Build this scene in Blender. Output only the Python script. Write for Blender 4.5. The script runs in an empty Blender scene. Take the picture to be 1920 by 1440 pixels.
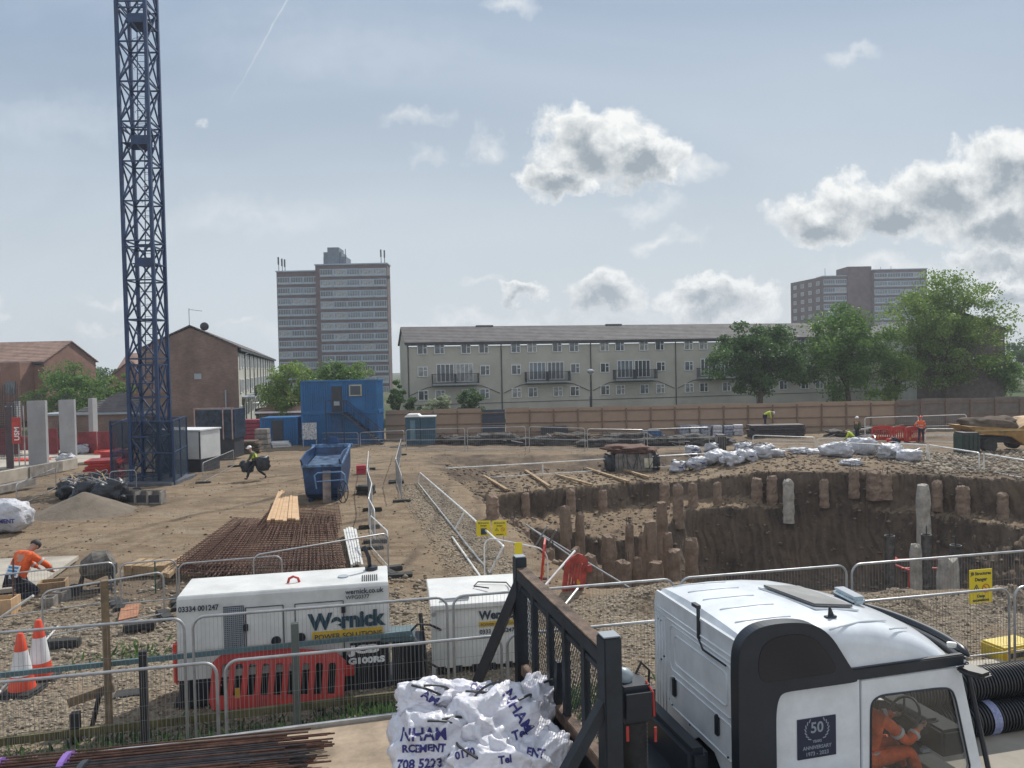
import bpy, bmesh, math, random
import numpy as np
from mathutils import Vector, Matrix, Euler
rnd = random.Random(7)
nprs = np.random.RandomState(11)
S = bpy.context.scene
COL = S.collection
PI = math.pi
HAZE = 0.0006
# ------------------------------------------------------------------ camera, world, sun, exposure
CAM_H = 5.3
cam_d = bpy.data.cameras.new('camera'); cam = bpy.data.objects.new('camera', cam_d); COL.objects.link(cam)
cam.location = (0, 0, CAM_H)
F_PX = 1442.0
cam_d.sensor_width = 36.0; cam_d.lens = 36.0 * F_PX / 1920.0
cam_d.clip_start = 0.1; cam_d.clip_end = 6000
cam.rotation_euler = (Matrix.Rotation(math.radians(90 - 1.39), 3, 'X') @ Matrix.Rotation(math.radians(-1.2), 3, 'Z')).to_euler()
S.camera = cam
CAM_R = cam.rotation_euler.to_matrix()
S.view_settings.view_transform = 'Standard'; S.view_settings.look = 'None'
S.view_settings.exposure = 0.0; S.view_settings.gamma = 1.0
S.render.resolution_x = 1024; S.render.resolution_y = 768
SUN_AZ, SUN_EL = math.radians(27), math.radians(47)      # azimuth to the right of +Y
sun_d = bpy.data.lights.new('sun', 'SUN'); sun_d.energy = 4.2; sun_d.angle = math.radians(0.6); sun_d.color = (1.0, 0.95, 0.87)
sun = bpy.data.objects.new('sun', sun_d); COL.objects.link(sun)
sdir = Vector((math.sin(SUN_AZ) * math.cos(SUN_EL), math.cos(SUN_AZ) * math.cos(SUN_EL), math.sin(SUN_EL)))
sun.rotation_euler = (-sdir).to_track_quat('-Z', 'Y').to_euler(); sun.location = (20, 20, 40)

W = bpy.data.worlds.new('World'); S.world = W; W.use_nodes = True
nt = W.node_tree; N = nt.nodes; L = nt.links; N.clear()
def wn(t, **k):
    n = N.new(t)
    for a, b in k.items(): setattr(n, a, b)
    return n
def wmath(op, a, b=None, c=None, clamp=False):
    n = wn('ShaderNodeMath', operation=op, use_clamp=clamp)
    for i, v in enumerate((a, b, c)):
        if v is None: continue
        if isinstance(v, (int, float)): n.inputs[i].default_value = v
        else: L.new(v, n.inputs[i])
    return n.outputs[0]
sky = wn('ShaderNodeTexSky', sky_type='NISHITA', sun_disc=False)
sky.sun_elevation = SUN_EL; sky.sun_rotation = SUN_AZ; sky.air_density = 1.2; sky.dust_density = 2.0; sky.ozone_density = 1.5
tc = wn('ShaderNodeTexCoord'); sep = wn('ShaderNodeSeparateXYZ'); L.new(tc.outputs['Generated'], sep.inputs[0])
X_, Y_, Z_ = sep.outputs
Yc = wmath('MAXIMUM', Y_, 0.05)
U = wmath('DIVIDE', X_, Yc); V = wmath('DIVIDE', Z_, Yc)
def wnoise(vec, scale, detail, rough=0.55, dist=0.0):
    n = wn('ShaderNodeTexNoise'); n.inputs['Scale'].default_value = scale; n.inputs['Detail'].default_value = detail
    n.inputs['Roughness'].default_value = rough; n.inputs['Distortion'].default_value = dist; L.new(vec, n.inputs['Vector'])
    return n.outputs['Fac']
def vec(a, b, c=0.0):
    n = wn('ShaderNodeCombineXYZ')
    for i, v in enumerate((a, b, c)):
        if isinstance(v, (int, float)): n.inputs[i].default_value = v
        else: L.new(v, n.inputs[i])
    return n.outputs[0]
def vmath(op, a, b=None, out=0):
    n = wn('ShaderNodeVectorMath', operation=op)
    for i, v in enumerate((a, b)):
        if v is None: continue
        if isinstance(v, tuple): n.inputs[i].default_value = v
        else: L.new(v, n.inputs[i])
    return n.outputs[out]
uv0 = vec(U, V)
wpn = wn('ShaderNodeTexNoise'); wpn.inputs['Scale'].default_value = 11; wpn.inputs['Detail'].default_value = 6; wpn.inputs['Roughness'].default_value = 0.62
L.new(uv0, wpn.inputs['Vector'])
warp = vmath('MULTIPLY', vmath('SUBTRACT', wpn.outputs['Color'], (.5, .5, .5)), (.16, .13, 0))
uvw = vmath('ADD', uv0, warp)
nA = wnoise(uv0, 17, 7, 0.66, 0.2)
nA2 = wnoise(vmath('ADD', uv0, (0.006, 0.012, 0)), 17, 5, 0.66, 0.2)
veil = wnoise(vec(wmath('MULTIPLY', U, 0.35), V, 4.2), 3.2, 5, 0.55, 0.6)
nW = wmath('MULTIPLY', wmath('SUBTRACT', nA, 0.5), 2.2)
# clouds of that day: azimuth and height over the horizon as tangents (u, v), radii, opacity
def C_(px, py, rx, ry, op):
    hor = 685 - 0.021 * (px - 960)
    return ((px - 960) / F_PX, (hor - py) / F_PX, rx / F_PX, ry / F_PX, op)
CL = [C_(1120, 262, 120, 75, 1.0), C_(1060, 330, 100, 42, 1.0), C_(1215, 300, 90, 55, .95), C_(1300, 322, 75, 38, .75), C_(1215, 385, 70, 25, .5),
      C_(915, 262, 48, 34, .55), C_(800, 215, 62, 24, .45), C_(820, 290, 36, 26, .35), C_(1255, 452, 62, 24, .6), C_(990, 552, 62, 26, .8),
      C_(1140, 552, 85, 46, .85), C_(1350, 565, 135, 42, .9), C_(1560, 390, 130, 62, 1.0), C_(1700, 385, 150, 65, 1.0), C_(1800, 345, 130, 75, 1.0),
      C_(1905, 320, 110, 80, 1.0), C_(1880, 420, 170, 55, 1.0), C_(1660, 500, 160, 32, .6), C_(1900, 545, 110, 40, .85), C_(1880, 480, 120, 34, .8),
      C_(205, 562, 60, 20, .6), C_(195, 615, 50, 14, .5), C_(965, 10, 70, 28, .55), C_(1605, 113, 60, 20, .4), C_(470, 400, 240, 45, .26),
      C_(120, 225, 200, 50, .18), C_(640, 90, 300, 60, .12), C_(900, 605, 500, 18, .45), C_(560, 620, 180, 30, .3), C_(0, 590, 20, 18, .5), C_(470, 600, 60, 14, .5),
      C_(905, 532, 50, 14, .4), C_(425, 212, 14, 14, .45)]
acc = None; accH = None
for (cu, cv, ru, rv, op) in CL:
    dd = vmath('MULTIPLY', vmath('SUBTRACT', uvw, (cu, cv, 0)), (1 / ru, 1 / rv, 0))
    r = vmath('LENGTH', dd, out=1)
    big = op >= .8
    m = wmath('SUBTRACT', 1.0, r)
    e = wmath('ADD', m, wmath('MULTIPLY', nW, 0.30 if big else 0.5))
    e = wmath('MULTIPLY', e, 3.6 if big else 1.0, clamp=True)
    if op < 1: e = wmath('MULTIPLY', e, op)
    acc = e if acc is None else wmath('MAXIMUM', acc, e)
    if big:
        dl = vmath('LENGTH', vmath('MULTIPLY', vmath('SUBTRACT', uvw, (cu - ru * .05, cv - rv * .22, 0)), (1 / ru, 1 / rv, 0)), out=1)
        core = wmath('MULTIPLY', wmath('SUBTRACT', 0.88, dl), 1.35, clamp=True)
        accH = core if accH is None else wmath('MAXIMUM', accH, core)
lum = wmath('MULTIPLY', wmath('SUBTRACT', nA, nA2), 3.2)            # billows lit from the sun's side
shade = wmath('SUBTRACT', wmath('MULTIPLY', accH, wmath('ADD', 1.0, wmath('MULTIPLY', wmath('SUBTRACT', nA, 0.5), 1.3))), wmath('MULTIPLY', lum, 0.55), clamp=True)
def mixc(f, a, b):
    n = wn('ShaderNodeMix', data_type='RGBA')
    if isinstance(f, (int, float)): n.inputs['Factor'].default_value = f
    else: L.new(f, n.inputs['Factor'])
    for i, v in ((6, a), (7, b)):
        if isinstance(v, tuple): n.inputs[i].default_value = (*v, 1)
        else: L.new(v, n.inputs[i])
    return n.outputs[2]
SK = 0.09
k = 1 / SK
cloud_c = mixc(shade, (1.46 * k, 1.48 * k, 1.46 * k), (0.50 * k, 0.585 * k, 0.655 * k))
veil_c = mixc(wmath('MULTIPLY', V, 2.2, clamp=True), (1.06 * k, 1.16 * k, 1.20 * k), (0.57 * k, 0.73 * k, 0.95 * k))
vf = wmath('ADD', 0.90, wmath('MULTIPLY', wmath('SUBTRACT', veil, 0.5), 0.9), clamp=True)
thin = wmath('MULTIPLY', wmath('SUBTRACT', veil, 0.45), 1.6, clamp=True)
skyc = mixc(vf, sky.outputs[0], veil_c)
skyc = mixc(wmath('MULTIPLY', thin, 0.75), skyc, (1.0 * k, 1.07 * k, 1.13 * k))
front = wmath('MULTIPLY', wmath('SUBTRACT', Y_, 0.06), 12, clamp=True)
fin = mixc(wmath('MULTIPLY', acc, front), skyc, cloud_c)
# brighter sky added behind the viewer as unseen fill for camera-facing surfaces
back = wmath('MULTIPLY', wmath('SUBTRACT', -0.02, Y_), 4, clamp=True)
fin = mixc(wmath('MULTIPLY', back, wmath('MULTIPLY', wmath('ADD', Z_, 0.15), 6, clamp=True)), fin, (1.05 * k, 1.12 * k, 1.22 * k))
# a thin aircraft trail
p0 = ((565 - 960) / F_PX, 693 / F_PX); p1 = ((432 - 960) / F_PX, 480 / F_PX); ln = math.hypot(p1[0] - p0[0], p1[1] - p0[1]); tx_, ty_ = (p1[0] - p0[0]) / ln, (p1[1] - p0[1]) / ln
uw = vmath('ADD', uv0, vmath('MULTIPLY', vmath('SUBTRACT', wpn.outputs['Color'], (.5, .5, .5)), (.012, .012, 0)))
rel = vmath('SUBTRACT', uw, (p0[0], p0[1], 0)); dist = wmath('ABSOLUTE', vmath('DOT_PRODUCT', rel, (-ty_, tx_, 0), 1)); alo = vmath('DOT_PRODUCT', rel, (tx_, ty_, 0), 1)
tm = wmath('MULTIPLY', wmath('MULTIPLY', wmath('SUBTRACT', 1, wmath('MULTIPLY', dist, 600)), 1, clamp=True), wmath('MULTIPLY', wmath('SUBTRACT', ln, alo), 8, clamp=True))
fin = mixc(wmath('MULTIPLY', wmath('MULTIPLY', tm, front), .32), fin, cloud_c)
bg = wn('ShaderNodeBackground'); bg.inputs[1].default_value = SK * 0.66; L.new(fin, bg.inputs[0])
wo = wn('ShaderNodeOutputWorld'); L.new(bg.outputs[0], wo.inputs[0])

# ------------------------------------------------------------------ measuring: picture point -> place on the site
def ray(px, py):
    v = Vector(((px - 960) / F_PX, -(py - 720) / F_PX, -1.0))
    return CAM_R @ v
def gslope(y):
    t = min(max((y - 32) / 28.0, 0), 1); return -0.7 * t * t * (3 - 2 * t)
def P(px, py, z=0.0):                 # point at height z
    r = ray(px, py); t = (z - CAM_H) / r.z
    return Vector((r.x * t, r.y * t, z))
def G(px, py, h=0.0):                 # point h above the gently falling site
    z = h
    for _ in range(12):
        p = P(px, py, z); z = gslope(p.y) + h
    return P(px, py, z)
def D(px, py, d):                     # point at distance d (depth)
    r = ray(px, py); t = d / r.y
    return Vector((r.x * t, d, CAM_H + r.z * t))
def hz(p, py):                        # height at plan point p seen at picture row py
    # bisection on row
    inv = CAM_R.transposed(); lo, hi = -20.0, 80.0
    for _ in range(40):
        m = (lo + hi) / 2; v = inv @ (Vector((p[0], p[1], m)) - cam.location)
        row = 720 - F_PX * v.y / (-v.z)
        if row > py: lo = m
        else: hi = m
    return (lo + hi) / 2

# ------------------------------------------------------------------ materials
MATS = {}
def mat(name, col, rough=0.7, metal=0.0, var=0.15, scale=3.0, bump=0.0, bscale=None, col2=None, spec=None, alpha=None, coat=0.0):
    if name in MATS: return MATS[name]
    m = bpy.data.materials.new(name); m.use_nodes = True; t = m.node_tree; n = t.nodes; l = t.links
    b = n['Principled BSDF']; b.inputs['Roughness'].default_value = rough; b.inputs['Metallic'].default_value = metal
    if spec is not None: b.inputs['Specular IOR Level'].default_value = spec
    if coat: b.inputs['Coat Weight'].default_value = coat
    tcn = n.new('ShaderNodeTexCoord')
    nz = n.new('ShaderNodeTexNoise'); nz.inputs['Scale'].default_value = scale; nz.inputs['Detail'].default_value = 7; nz.inputs['Roughness'].default_value = 0.65
    l.new(tcn.outputs['Object'], nz.inputs['Vector'])
    mx = n.new('ShaderNodeMix'); mx.data_type = 'RGBA'
    c2 = col2 if col2 else tuple(c * (1 - var * 2.2) for c in col)
    c1 = col if col2 else tuple(min(1, c * (1 + var)) for c in col)
    mx.inputs[6].default_value = (*c1, 1); mx.inputs[7].default_value = (*c2, 1)
    rp = n.new('ShaderNodeValToRGB'); rp.color_ramp.elements[0].position = 0.35; rp.color_ramp.elements[1].position = 0.68
    l.new(nz.outputs['Fac'], rp.inputs[0]); l.new(rp.outputs[0], mx.inputs['Factor']); l.new(mx.outputs[2], b.inputs['Base Color'])
    if bump:
        n2 = n.new('ShaderNodeTexNoise'); n2.inputs['Scale'].default_value = bscale or scale * 6; n2.inputs['Detail'].default_value = 6
        l.new(tcn.outputs['Object'], n2.inputs['Vector'])
        bp = n.new('ShaderNodeBump'); bp.inputs['Strength'].default_value = bump; bp.inputs['Distance'].default_value = 0.05
        l.new(n2.outputs['Fac'], bp.inputs['Height']); l.new(bp.outputs[0], b.inputs['Normal'])
    if alpha is not None: b.inputs['Alpha'].default_value = alpha
    MATS[name] = m
    return m
def brick_mat(name, c1, c2, mortar, bw=0.225, bh=0.075, rough=0.9):
    m = bpy.data.materials.new(name); m.use_nodes = True; t = m.node_tree; n = t.nodes; l = t.links
    b = n['Principled BSDF']; b.inputs['Roughness'].default_value = rough
    tcn = n.new('ShaderNodeTexCoord'); sp = n.new('ShaderNodeSeparateXYZ'); cb = n.new('ShaderNodeCombineXYZ')
    ad = n.new('ShaderNodeMath'); ad.operation = 'ADD'
    l.new(tcn.outputs['Object'], sp.inputs[0]); l.new(sp.outputs[0], ad.inputs[0]); l.new(sp.outputs[1], ad.inputs[1])
    l.new(ad.outputs[0], cb.inputs[0]); l.new(sp.outputs[2], cb.inputs[1])
    br = n.new('ShaderNodeTexBrick'); br.inputs['Scale'].default_value = 1.0
    br.inputs['Brick Width'].default_value = bw; br.inputs['Row Height'].default_value = bh; br.inputs['Mortar Size'].default_value = 0.006
    br.inputs['Color1'].default_value = (*c1, 1); br.inputs['Color2'].default_value = (*c2, 1); br.inputs['Mortar'].default_value = (*mortar, 1)
    l.new(cb.outputs[0], br.inputs['Vector'])
    nz = n.new('ShaderNodeTexNoise'); nz.inputs['Scale'].default_value = 0.6; nz.inputs['Detail'].default_value = 6; l.new(tcn.outputs['Object'], nz.inputs['Vector'])
    mx = n.new('ShaderNodeMix'); mx.data_type = 'RGBA'; mx.blend_type = 'MULTIPLY'
    rp = n.new('ShaderNodeValToRGB'); rp.color_ramp.elements[0].position = 0.3; rp.color_ramp.elements[0].color = (.66, .64, .62, 1); rp.color_ramp.elements[1].position = 0.7; rp.color_ramp.elements[1].color = (1.1, 1.08, 1.05, 1)
    l.new(nz.outputs['Fac'], rp.inputs[0]); mx.inputs['Factor'].default_value = 1
    l.new(br.outputs['Color'], mx.inputs[6]); l.new(rp.outputs[0], mx.inputs[7]); l.new(mx.outputs[2], b.inputs['Base Color'])
    MATS[name] = m
    return m

# ------------------------------------------------------------------ mesh building
class MB:
    def __init__(s): s.v = []; s.f = []
    def add(s, vs, fs):
        o = len(s.v); s.v += [tuple(v) for v in vs]; s.f += [tuple(i + o for i in f) for f in fs]; return s
    def box(s, c, d, rz=0, M=None):
        x, y, z = d[0] / 2, d[1] / 2, d[2] / 2
        vs = [Vector((a, b, e)) for a in (-x, x) for b in (-y, y) for e in (-z, z)]
        R = M if M is not None else Matrix.Rotation(rz, 3, 'Z')
        c = Vector(c)
        return s.add([c + R @ v for v in vs], [(0, 1, 3, 2), (4, 6, 7, 5), (0, 4, 5, 1), (2, 3, 7, 6), (0, 2, 6, 4), (1, 5, 7, 3)])
    def bar(s, p, q, w, h=None):
        p, q = Vector(p), Vector(q); h = h or w; d = q - p
        if d.length < 1e-6: return s
        M = d.to_track_quat('X', 'Z').to_matrix()
        return s.box((p + q) / 2, (d.length, w, h), M=M)
    def tube(s, p, q, r, n=6, r2=None, caps=True):
        p, q = Vector(p), Vector(q); r2 = r if r2 is None else r2; d = q - p
        if d.length < 1e-6: return s
        M = d.to_track_quat('Z', 'Y').to_matrix(); vs = []
        for (c, rr) in ((p, r), (q, r2)):
            for i in range(n):
                a = 2 * PI * i / n; vs.append(c + M @ Vector((math.cos(a) * rr, math.sin(a) * rr, 0)))
        fs = [(i, (i + 1) % n, n + (i + 1) % n, n + i) for i in range(n)]
        if caps: fs += [tuple(range(n - 1, -1, -1)), tuple(range(n, 2 * n))]
        return s.add(vs, fs)
    def path(s, pts, r, n=6, closed=False):
        pts = [Vector(p) for p in pts]; k = len(pts); vs = []; rs = r if isinstance(r, (list, tuple)) else [r] * k
        up = None
        for i, p in enumerate(pts):
            a = pts[(i - 1) % k] if (i > 0 or closed) else p; b = pts[(i + 1) % k] if (i < k - 1 or closed) else p
            d = (b - a).normalized()
            if up is None: up = Vector((0, 0, 1)) if abs(d.z) < .9 else Vector((1, 0, 0))
            x = up.cross(d)
            if x.length < 1e-4: x = Vector((1, 0, 0)).cross(d)
            x.normalize(); y = d.cross(x); up = y
            for j in range(n):
                t = 2 * PI * j / n; vs.append(p + x * (math.cos(t) * rs[i]) + y * (math.sin(t) * rs[i]))
        fs = []
        for i in range(k if closed else k - 1):
            for j in range(n):
                a0 = i * n; b0 = ((i + 1) % k) * n; fs.append((a0 + j, a0 + (j + 1) % n, b0 + (j + 1) % n, b0 + j))
        if not closed: fs += [tuple(range(n - 1, -1, -1)), tuple(range((k - 1) * n, k * n))]
        return s.add(vs, fs)
    def lathe(s, prof, c=(0, 0, 0), n=24, M=None):
        c = Vector(c); vs = []; M = M or Matrix.Identity(3)
        for (r, z) in prof:
            for i in range(n):
                a = 2 * PI * i / n; vs.append(c + M @ Vector((math.cos(a) * r, math.sin(a) * r, z)))
        fs = []
        for k in range(len(prof) - 1):
            for i in range(n): fs.append((k * n + i, k * n + (i + 1) % n, (k + 1) * n + (i + 1) % n, (k + 1) * n + i))
        fs += [tuple(range(n - 1, -1, -1)), tuple(range((len(prof) - 1) * n, len(prof) * n))]
        return s.add(vs, fs)
    def prism(s, poly, d):          # poly: 3-D points, d: extrusion vector
        n = len(poly); d = Vector(d); a = [Vector(p) for p in poly]
        return s.add(a + [p + d for p in a], [tuple(range(n - 1, -1, -1)), tuple(range(n, 2 * n))] + [(i, (i + 1) % n, n + (i + 1) % n, n + i) for i in range(n)])
    def plate(s, outer, holes, th, M, o):  # 2-D outline with holes, extruded along M's z by th
        bm = bmesh.new(); es = []
        for loop in [outer] + holes:
            vs = [bm.verts.new((x, y, 0)) for (x, y) in loop]
            es += [bm.edges.new((vs[i], vs[(i + 1) % len(vs)])) for i in range(len(vs))]
        bmesh.ops.triangle_fill(bm, use_beauty=True, edges=es)
        fs = list(bm.faces)
        if fs:
            r = bmesh.ops.extrude_face_region(bm, geom=fs)
            bmesh.ops.translate(bm, verts=[g for g in r['geom'] if isinstance(g, bmesh.types.BMVert)], vec=(0, 0, th))
        bmesh.ops.recalc_face_normals(bm, faces=bm.faces)
        bm.verts.index_update(); o = Vector(o)
        s.add([o + M @ v.co for v in bm.verts], [tuple(v.index for v in f.verts) for f in bm.faces]); bm.free()
        return s
    def build(s, name, m, parent=None, smooth=False, bevel=0.0, auto=False, local=True):
        me = bpy.data.meshes.new(name); me.from_pydata(s.v, [], s.f); me.materials.append(m)
        bm = bmesh.new(); bm.from_mesh(me); bmesh.ops.recalc_face_normals(bm, faces=bm.faces)
        if bevel:
            es = [e for e in bm.edges if len(e.link_faces) == 2 and e.calc_face_angle(0) > 0.6]
            bmesh.ops.bevel(bm, geom=es, offset=bevel, segments=2, affect='EDGES', clamp_overlap=True)
        bm.to_mesh(me); bm.free()
        o = bpy.data.objects.new(name, me); COL.objects.link(o)
        if smooth:
            for p in me.polygons: p.use_smooth = True
            if auto:
                md = o.modifiers.new('es', 'EDGE_SPLIT'); md.split_angle = math.radians(35)
        if parent is not None:
            o.parent = parent
        return o
def frame_xz(rz): # 2-D (x,y) -> local x and world z, thickness along local +y... columns: x axis, z axis, normal
    c, s_ = math.cos(rz), math.sin(rz)
    return Matrix(((c, 0, s_), (s_, 0, -c), (0, 1, 0)))   # (x,y,t) -> x*dir + y*up + t*(s,-c)
def thing(name, label, cat, loc=(0, 0, 0), rz=0, group=None):
    o = bpy.data.objects.new(name, None); COL.objects.link(o); o.location = loc; o.rotation_euler = (0, 0, rz); o.empty_display_size = .2
    o['label'] = label; o['category'] = cat
    if group: o['group'] = group
    return o
def tag(o, label, cat, group=None, kind=None):
    if kind: o['kind'] = kind
    if label: o['label'] = label
    if cat: o['category'] = cat
    if group: o['group'] = group
    return o
def copy_tree(o, loc=None, rz=None, label=None, parent=None):
    c = o.copy(); COL.objects.link(c); c.parent = parent
    if loc is not None: c.location = loc
    if rz is not None: c.rotation_euler = (0, 0, rz)
    if label: c['label'] = label
    for ch in list(o.children):
        if ch.parent == o: copy_tree(ch, parent=c)
    return c
def npmesh(name, v, f, m, parent=None, smooth=False):
    v = np.asarray(v, dtype=np.float32); f = np.asarray(f, dtype=np.int32); me = bpy.data.meshes.new(name)
    me.vertices.add(len(v)); me.vertices.foreach_set('co', v.ravel()); k = f.shape[1]
    me.loops.add(f.size); me.loops.foreach_set('vertex_index', f.ravel()); me.polygons.add(len(f))
    me.polygons.foreach_set('loop_start', np.arange(len(f), dtype=np.int32) * k); me.polygons.foreach_set('loop_total', np.full(len(f), k, dtype=np.int32))
    if smooth: me.polygons.foreach_set('use_smooth', np.ones(len(f), dtype=bool))
    me.update(); me.validate(); me.materials.append(m)
    o = bpy.data.objects.new(name, me); COL.objects.link(o)
    if parent is not None: o.parent = parent
    return o
FONT_CACHE = {}
def text(name, s, size, m, parent, M, o, bold=0.0, squash=1.0, align='LEFT', ext=0.002, shear=0.0):
    cu = bpy.data.curves.new('t', 'FONT'); cu.body = s; cu.size = size; cu.offset = bold; cu.extrude = ext; cu.align_x = align; cu.shear = shear; cu.resolution_u = 3
    to = bpy.data.objects.new('t', cu); COL.objects.link(to)
    dg = bpy.context.evaluated_depsgraph_get(); dg.update()
    me = bpy.data.meshes.new_from_object(to.evaluated_get(dg)); bpy.data.objects.remove(to)
    T = Matrix.Translation(o) @ M.to_4x4() @ Matrix.Diagonal((squash, 1, 1, 1))
    me.transform(T); me.materials.clear(); me.materials.append(m)
    ob = bpy.data.objects.new(name, me); COL.objects.link(ob); ob.parent = parent
    return ob
# ------------------------------------------------------------------ the ground with its excavation
_TAB = {}
def fbm(x, y, f, oct=4, seed=0, g=2.0):
    # value noise on a lattice
    out = np.zeros_like(x); amp = 1.0; tot = 0
    for o in range(oct):
        n = 256; T = _TAB.get((seed, o))
        if T is None: T = _TAB[(seed, o)] = np.random.RandomState(seed * 31 + o * 7 + 1).rand(n, n)
        xx = x * f + o * 17.3; yy = y * f + o * 9.1
        xi = np.floor(xx).astype(int); yi = np.floor(yy).astype(int); fx = xx - xi; fy = yy - yi
        fx = fx * fx * (3 - 2 * fx); fy = fy * fy * (3 - 2 * fy)
        a = T[xi % n, yi % n]; b = T[(xi + 1) % n, yi % n]; c = T[xi % n, (yi + 1) % n]; d = T[(xi + 1) % n, (yi + 1) % n]
        out += amp * ((a * (1 - fx) + b * fx) * (1 - fy) + (c * (1 - fx) + d * fx) * fy - 0.5); tot += amp; amp *= 0.5; f *= g
    return out / tot * 2
def sdf(x, y, poly):        # positive inside
    d = np.full(x.shape, 1e9); ins = np.zeros(x.shape, bool); n = len(poly)
    for i in range(n):
        ax, ay = poly[i][0], poly[i][1]; bx, by = poly[(i + 1) % n][0], poly[(i + 1) % n][1]
        ex, ey = bx - ax, by - ay; t = np.clip(((x - ax) * ex + (y - ay) * ey) / (ex * ex + ey * ey), 0, 1)
        d = np.minimum(d, np.hypot(x - ax - t * ex, y - ay - t * ey))
        c = ((ay > y) != (by > y)) & (x < (bx - ax) * (y - ay) / (by - ay + 1e-12) + ax); ins ^= c
    return np.where(ins, d, -d)
def lip(t): t = np.clip(t, 0, 1); return 1 - (1 - t) ** 2.2
def smooth(t): t = np.clip(t, 0, 1); return t * t * (3 - 2 * t)
def xy(p): return (p.x, p.y)
NEAR = [(1.55, 17.9), (5, 17.5), (9, 17.3), (14, 17.0), (36, 16.2)]
EA = [xy(G(783, 860)), xy(G(830, 851)), xy(G(1000, 853)), xy(G(1200, 850)), xy(G(1330, 846)), (16, 45), (38, 44), (42, 30)] + NEAR[::-1] + [(0.6, 21.0), (-.6, 26.5), (-2.1, 32.5)]
EB = [xy(P(848, 934, -1.1)), xy(P(1000, 922, -1.1)), xy(P(1200, 905, -1.1)), xy(P(1350, 894, -.7)), xy(P(1500, 888, -.35)), xy(P(1700, 892, -.35)), xy(P(1920, 905, -.35)), (30, 32), (38, 30)] + [(38, 17.3)] + [(a, b + .35) for a, b in NEAR[::-1][1:]] + [(1.2, 21.2), (0.1, 26.6), (-1.4, 32.5)]
EC = [xy(P(925, 972, -1.8)), xy(P(1050, 974, -1.8)), xy(P(1150, 990, -1.8)), xy(P(1240, 977, -1.8)), xy(P(1290, 949, -1.8)), xy(P(1500, 947, -1.8)), xy(P(1640, 952, -1.8)), xy(P(1760, 962, -1.8)), xy(P(1930, 985, -1.8)), (31, 28), (35, 20)] + [(a, b + .7) for a, b in NEAR[::-1][1:]] + [(1.7, 21.6), (1.0, 26.8), (-.2, 31.5)]
def height(x, y):
    t = np.clip((y - 32) / 28.0, 0, 1); z = -0.7 * t * t * (3 - 2 * t)
    w = fbm(x, y, 0.55, 4, 3)
    n1 = fbm(x, y, 0.25, 4, 1); n2 = fbm(x, y, 1.6, 4, 2); n3 = fbm(x, y, 7.0, 3, 5)
    near = smooth((y - 6) / 6) * smooth((900 - y) / 500)
    z = z + (0.10 * n1 + 0.05 * n2 + 0.022 * n3) * near
    # gravel spoil at the near right and at the far right
    z = z + 0.45 * smooth(1 - np.hypot((x - 3.4) / 2.2, (y - 16.6) / 1.1)) * near
    z = z + 0.30 * smooth(1 - np.abs(y - 16.2) / 1.4) * smooth((x - 5) / 2) * (0.7 + n2)
    z = z + (0.9 + .6 * n2) * smooth(1 - np.hypot((x - 27) / 7.5, (y - 40) / 4.0))
    dA = sdf(x, y, EA) + 0.35 * w + .08 * n3
    tA = -1.05 + 0.80 * smooth((x - 8) / 6)
    rough = 0.10 * n2 + 0.05 * n3
    wA = 1.5 + 2.6 * smooth((y - 38) / 5) * smooth((14 - x) / 4); fA = smooth(dA / wA); z = z * (1 - fA) + (tA + rough * .6) * fA + rough * 1.2 * np.sin(fA * PI)
    dB = sdf(x, y, EB) + 0.22 * w + .10 * n3
    zB = -1.85 - .4 * smooth((9 - x) / 3) + 0.16 * n2 + 0.1 * n3 + .2 * n1
    f = lip(dB / 0.8); z = z * (1 - f) + zB * f
    dC = sdf(x, y, EC) + 0.35 * w + .12 * n3
    wid = 1.9 + 3.2 * smooth((x - 15) / 6)
    zC = -5.0 + 1.2 * smooth((x - 16) / 8) + 0.25 * n1 + .1 * n2
    f = lip(dC / wid); z = z * (1 - f) + (zC) * f
    # teeth marks of the digger on the deep face
    face = smooth(dC / .3) * smooth((wid * .95 - dC) / .6)
    z = z + face * (0.30 * np.abs(np.sin((x + .2 * y) * PI / 0.55 + 5 * w)) * np.clip(.4 + 2 * n1, 0, 1.2) + .34 * n3 + .45 * n2 + .35 * w - .1)
    return z
def H(x, y):
    return float(height(np.array([float(x)]), np.array([float(y)]))[0])
def on(px, py, h=0.0, it=10):        # point of the real terrain seen at a picture point
    r = ray(px, py); lo = 6.0
    t = lo / r.y; p = cam.location + r * t
    step = 0.25; y = lo
    while y < 90:
        p = cam.location + r * (y / r.y)
        if p.z <= H(p.x, p.y): return p
        y += step if y > 14 else .1
    return G(px, py)
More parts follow.
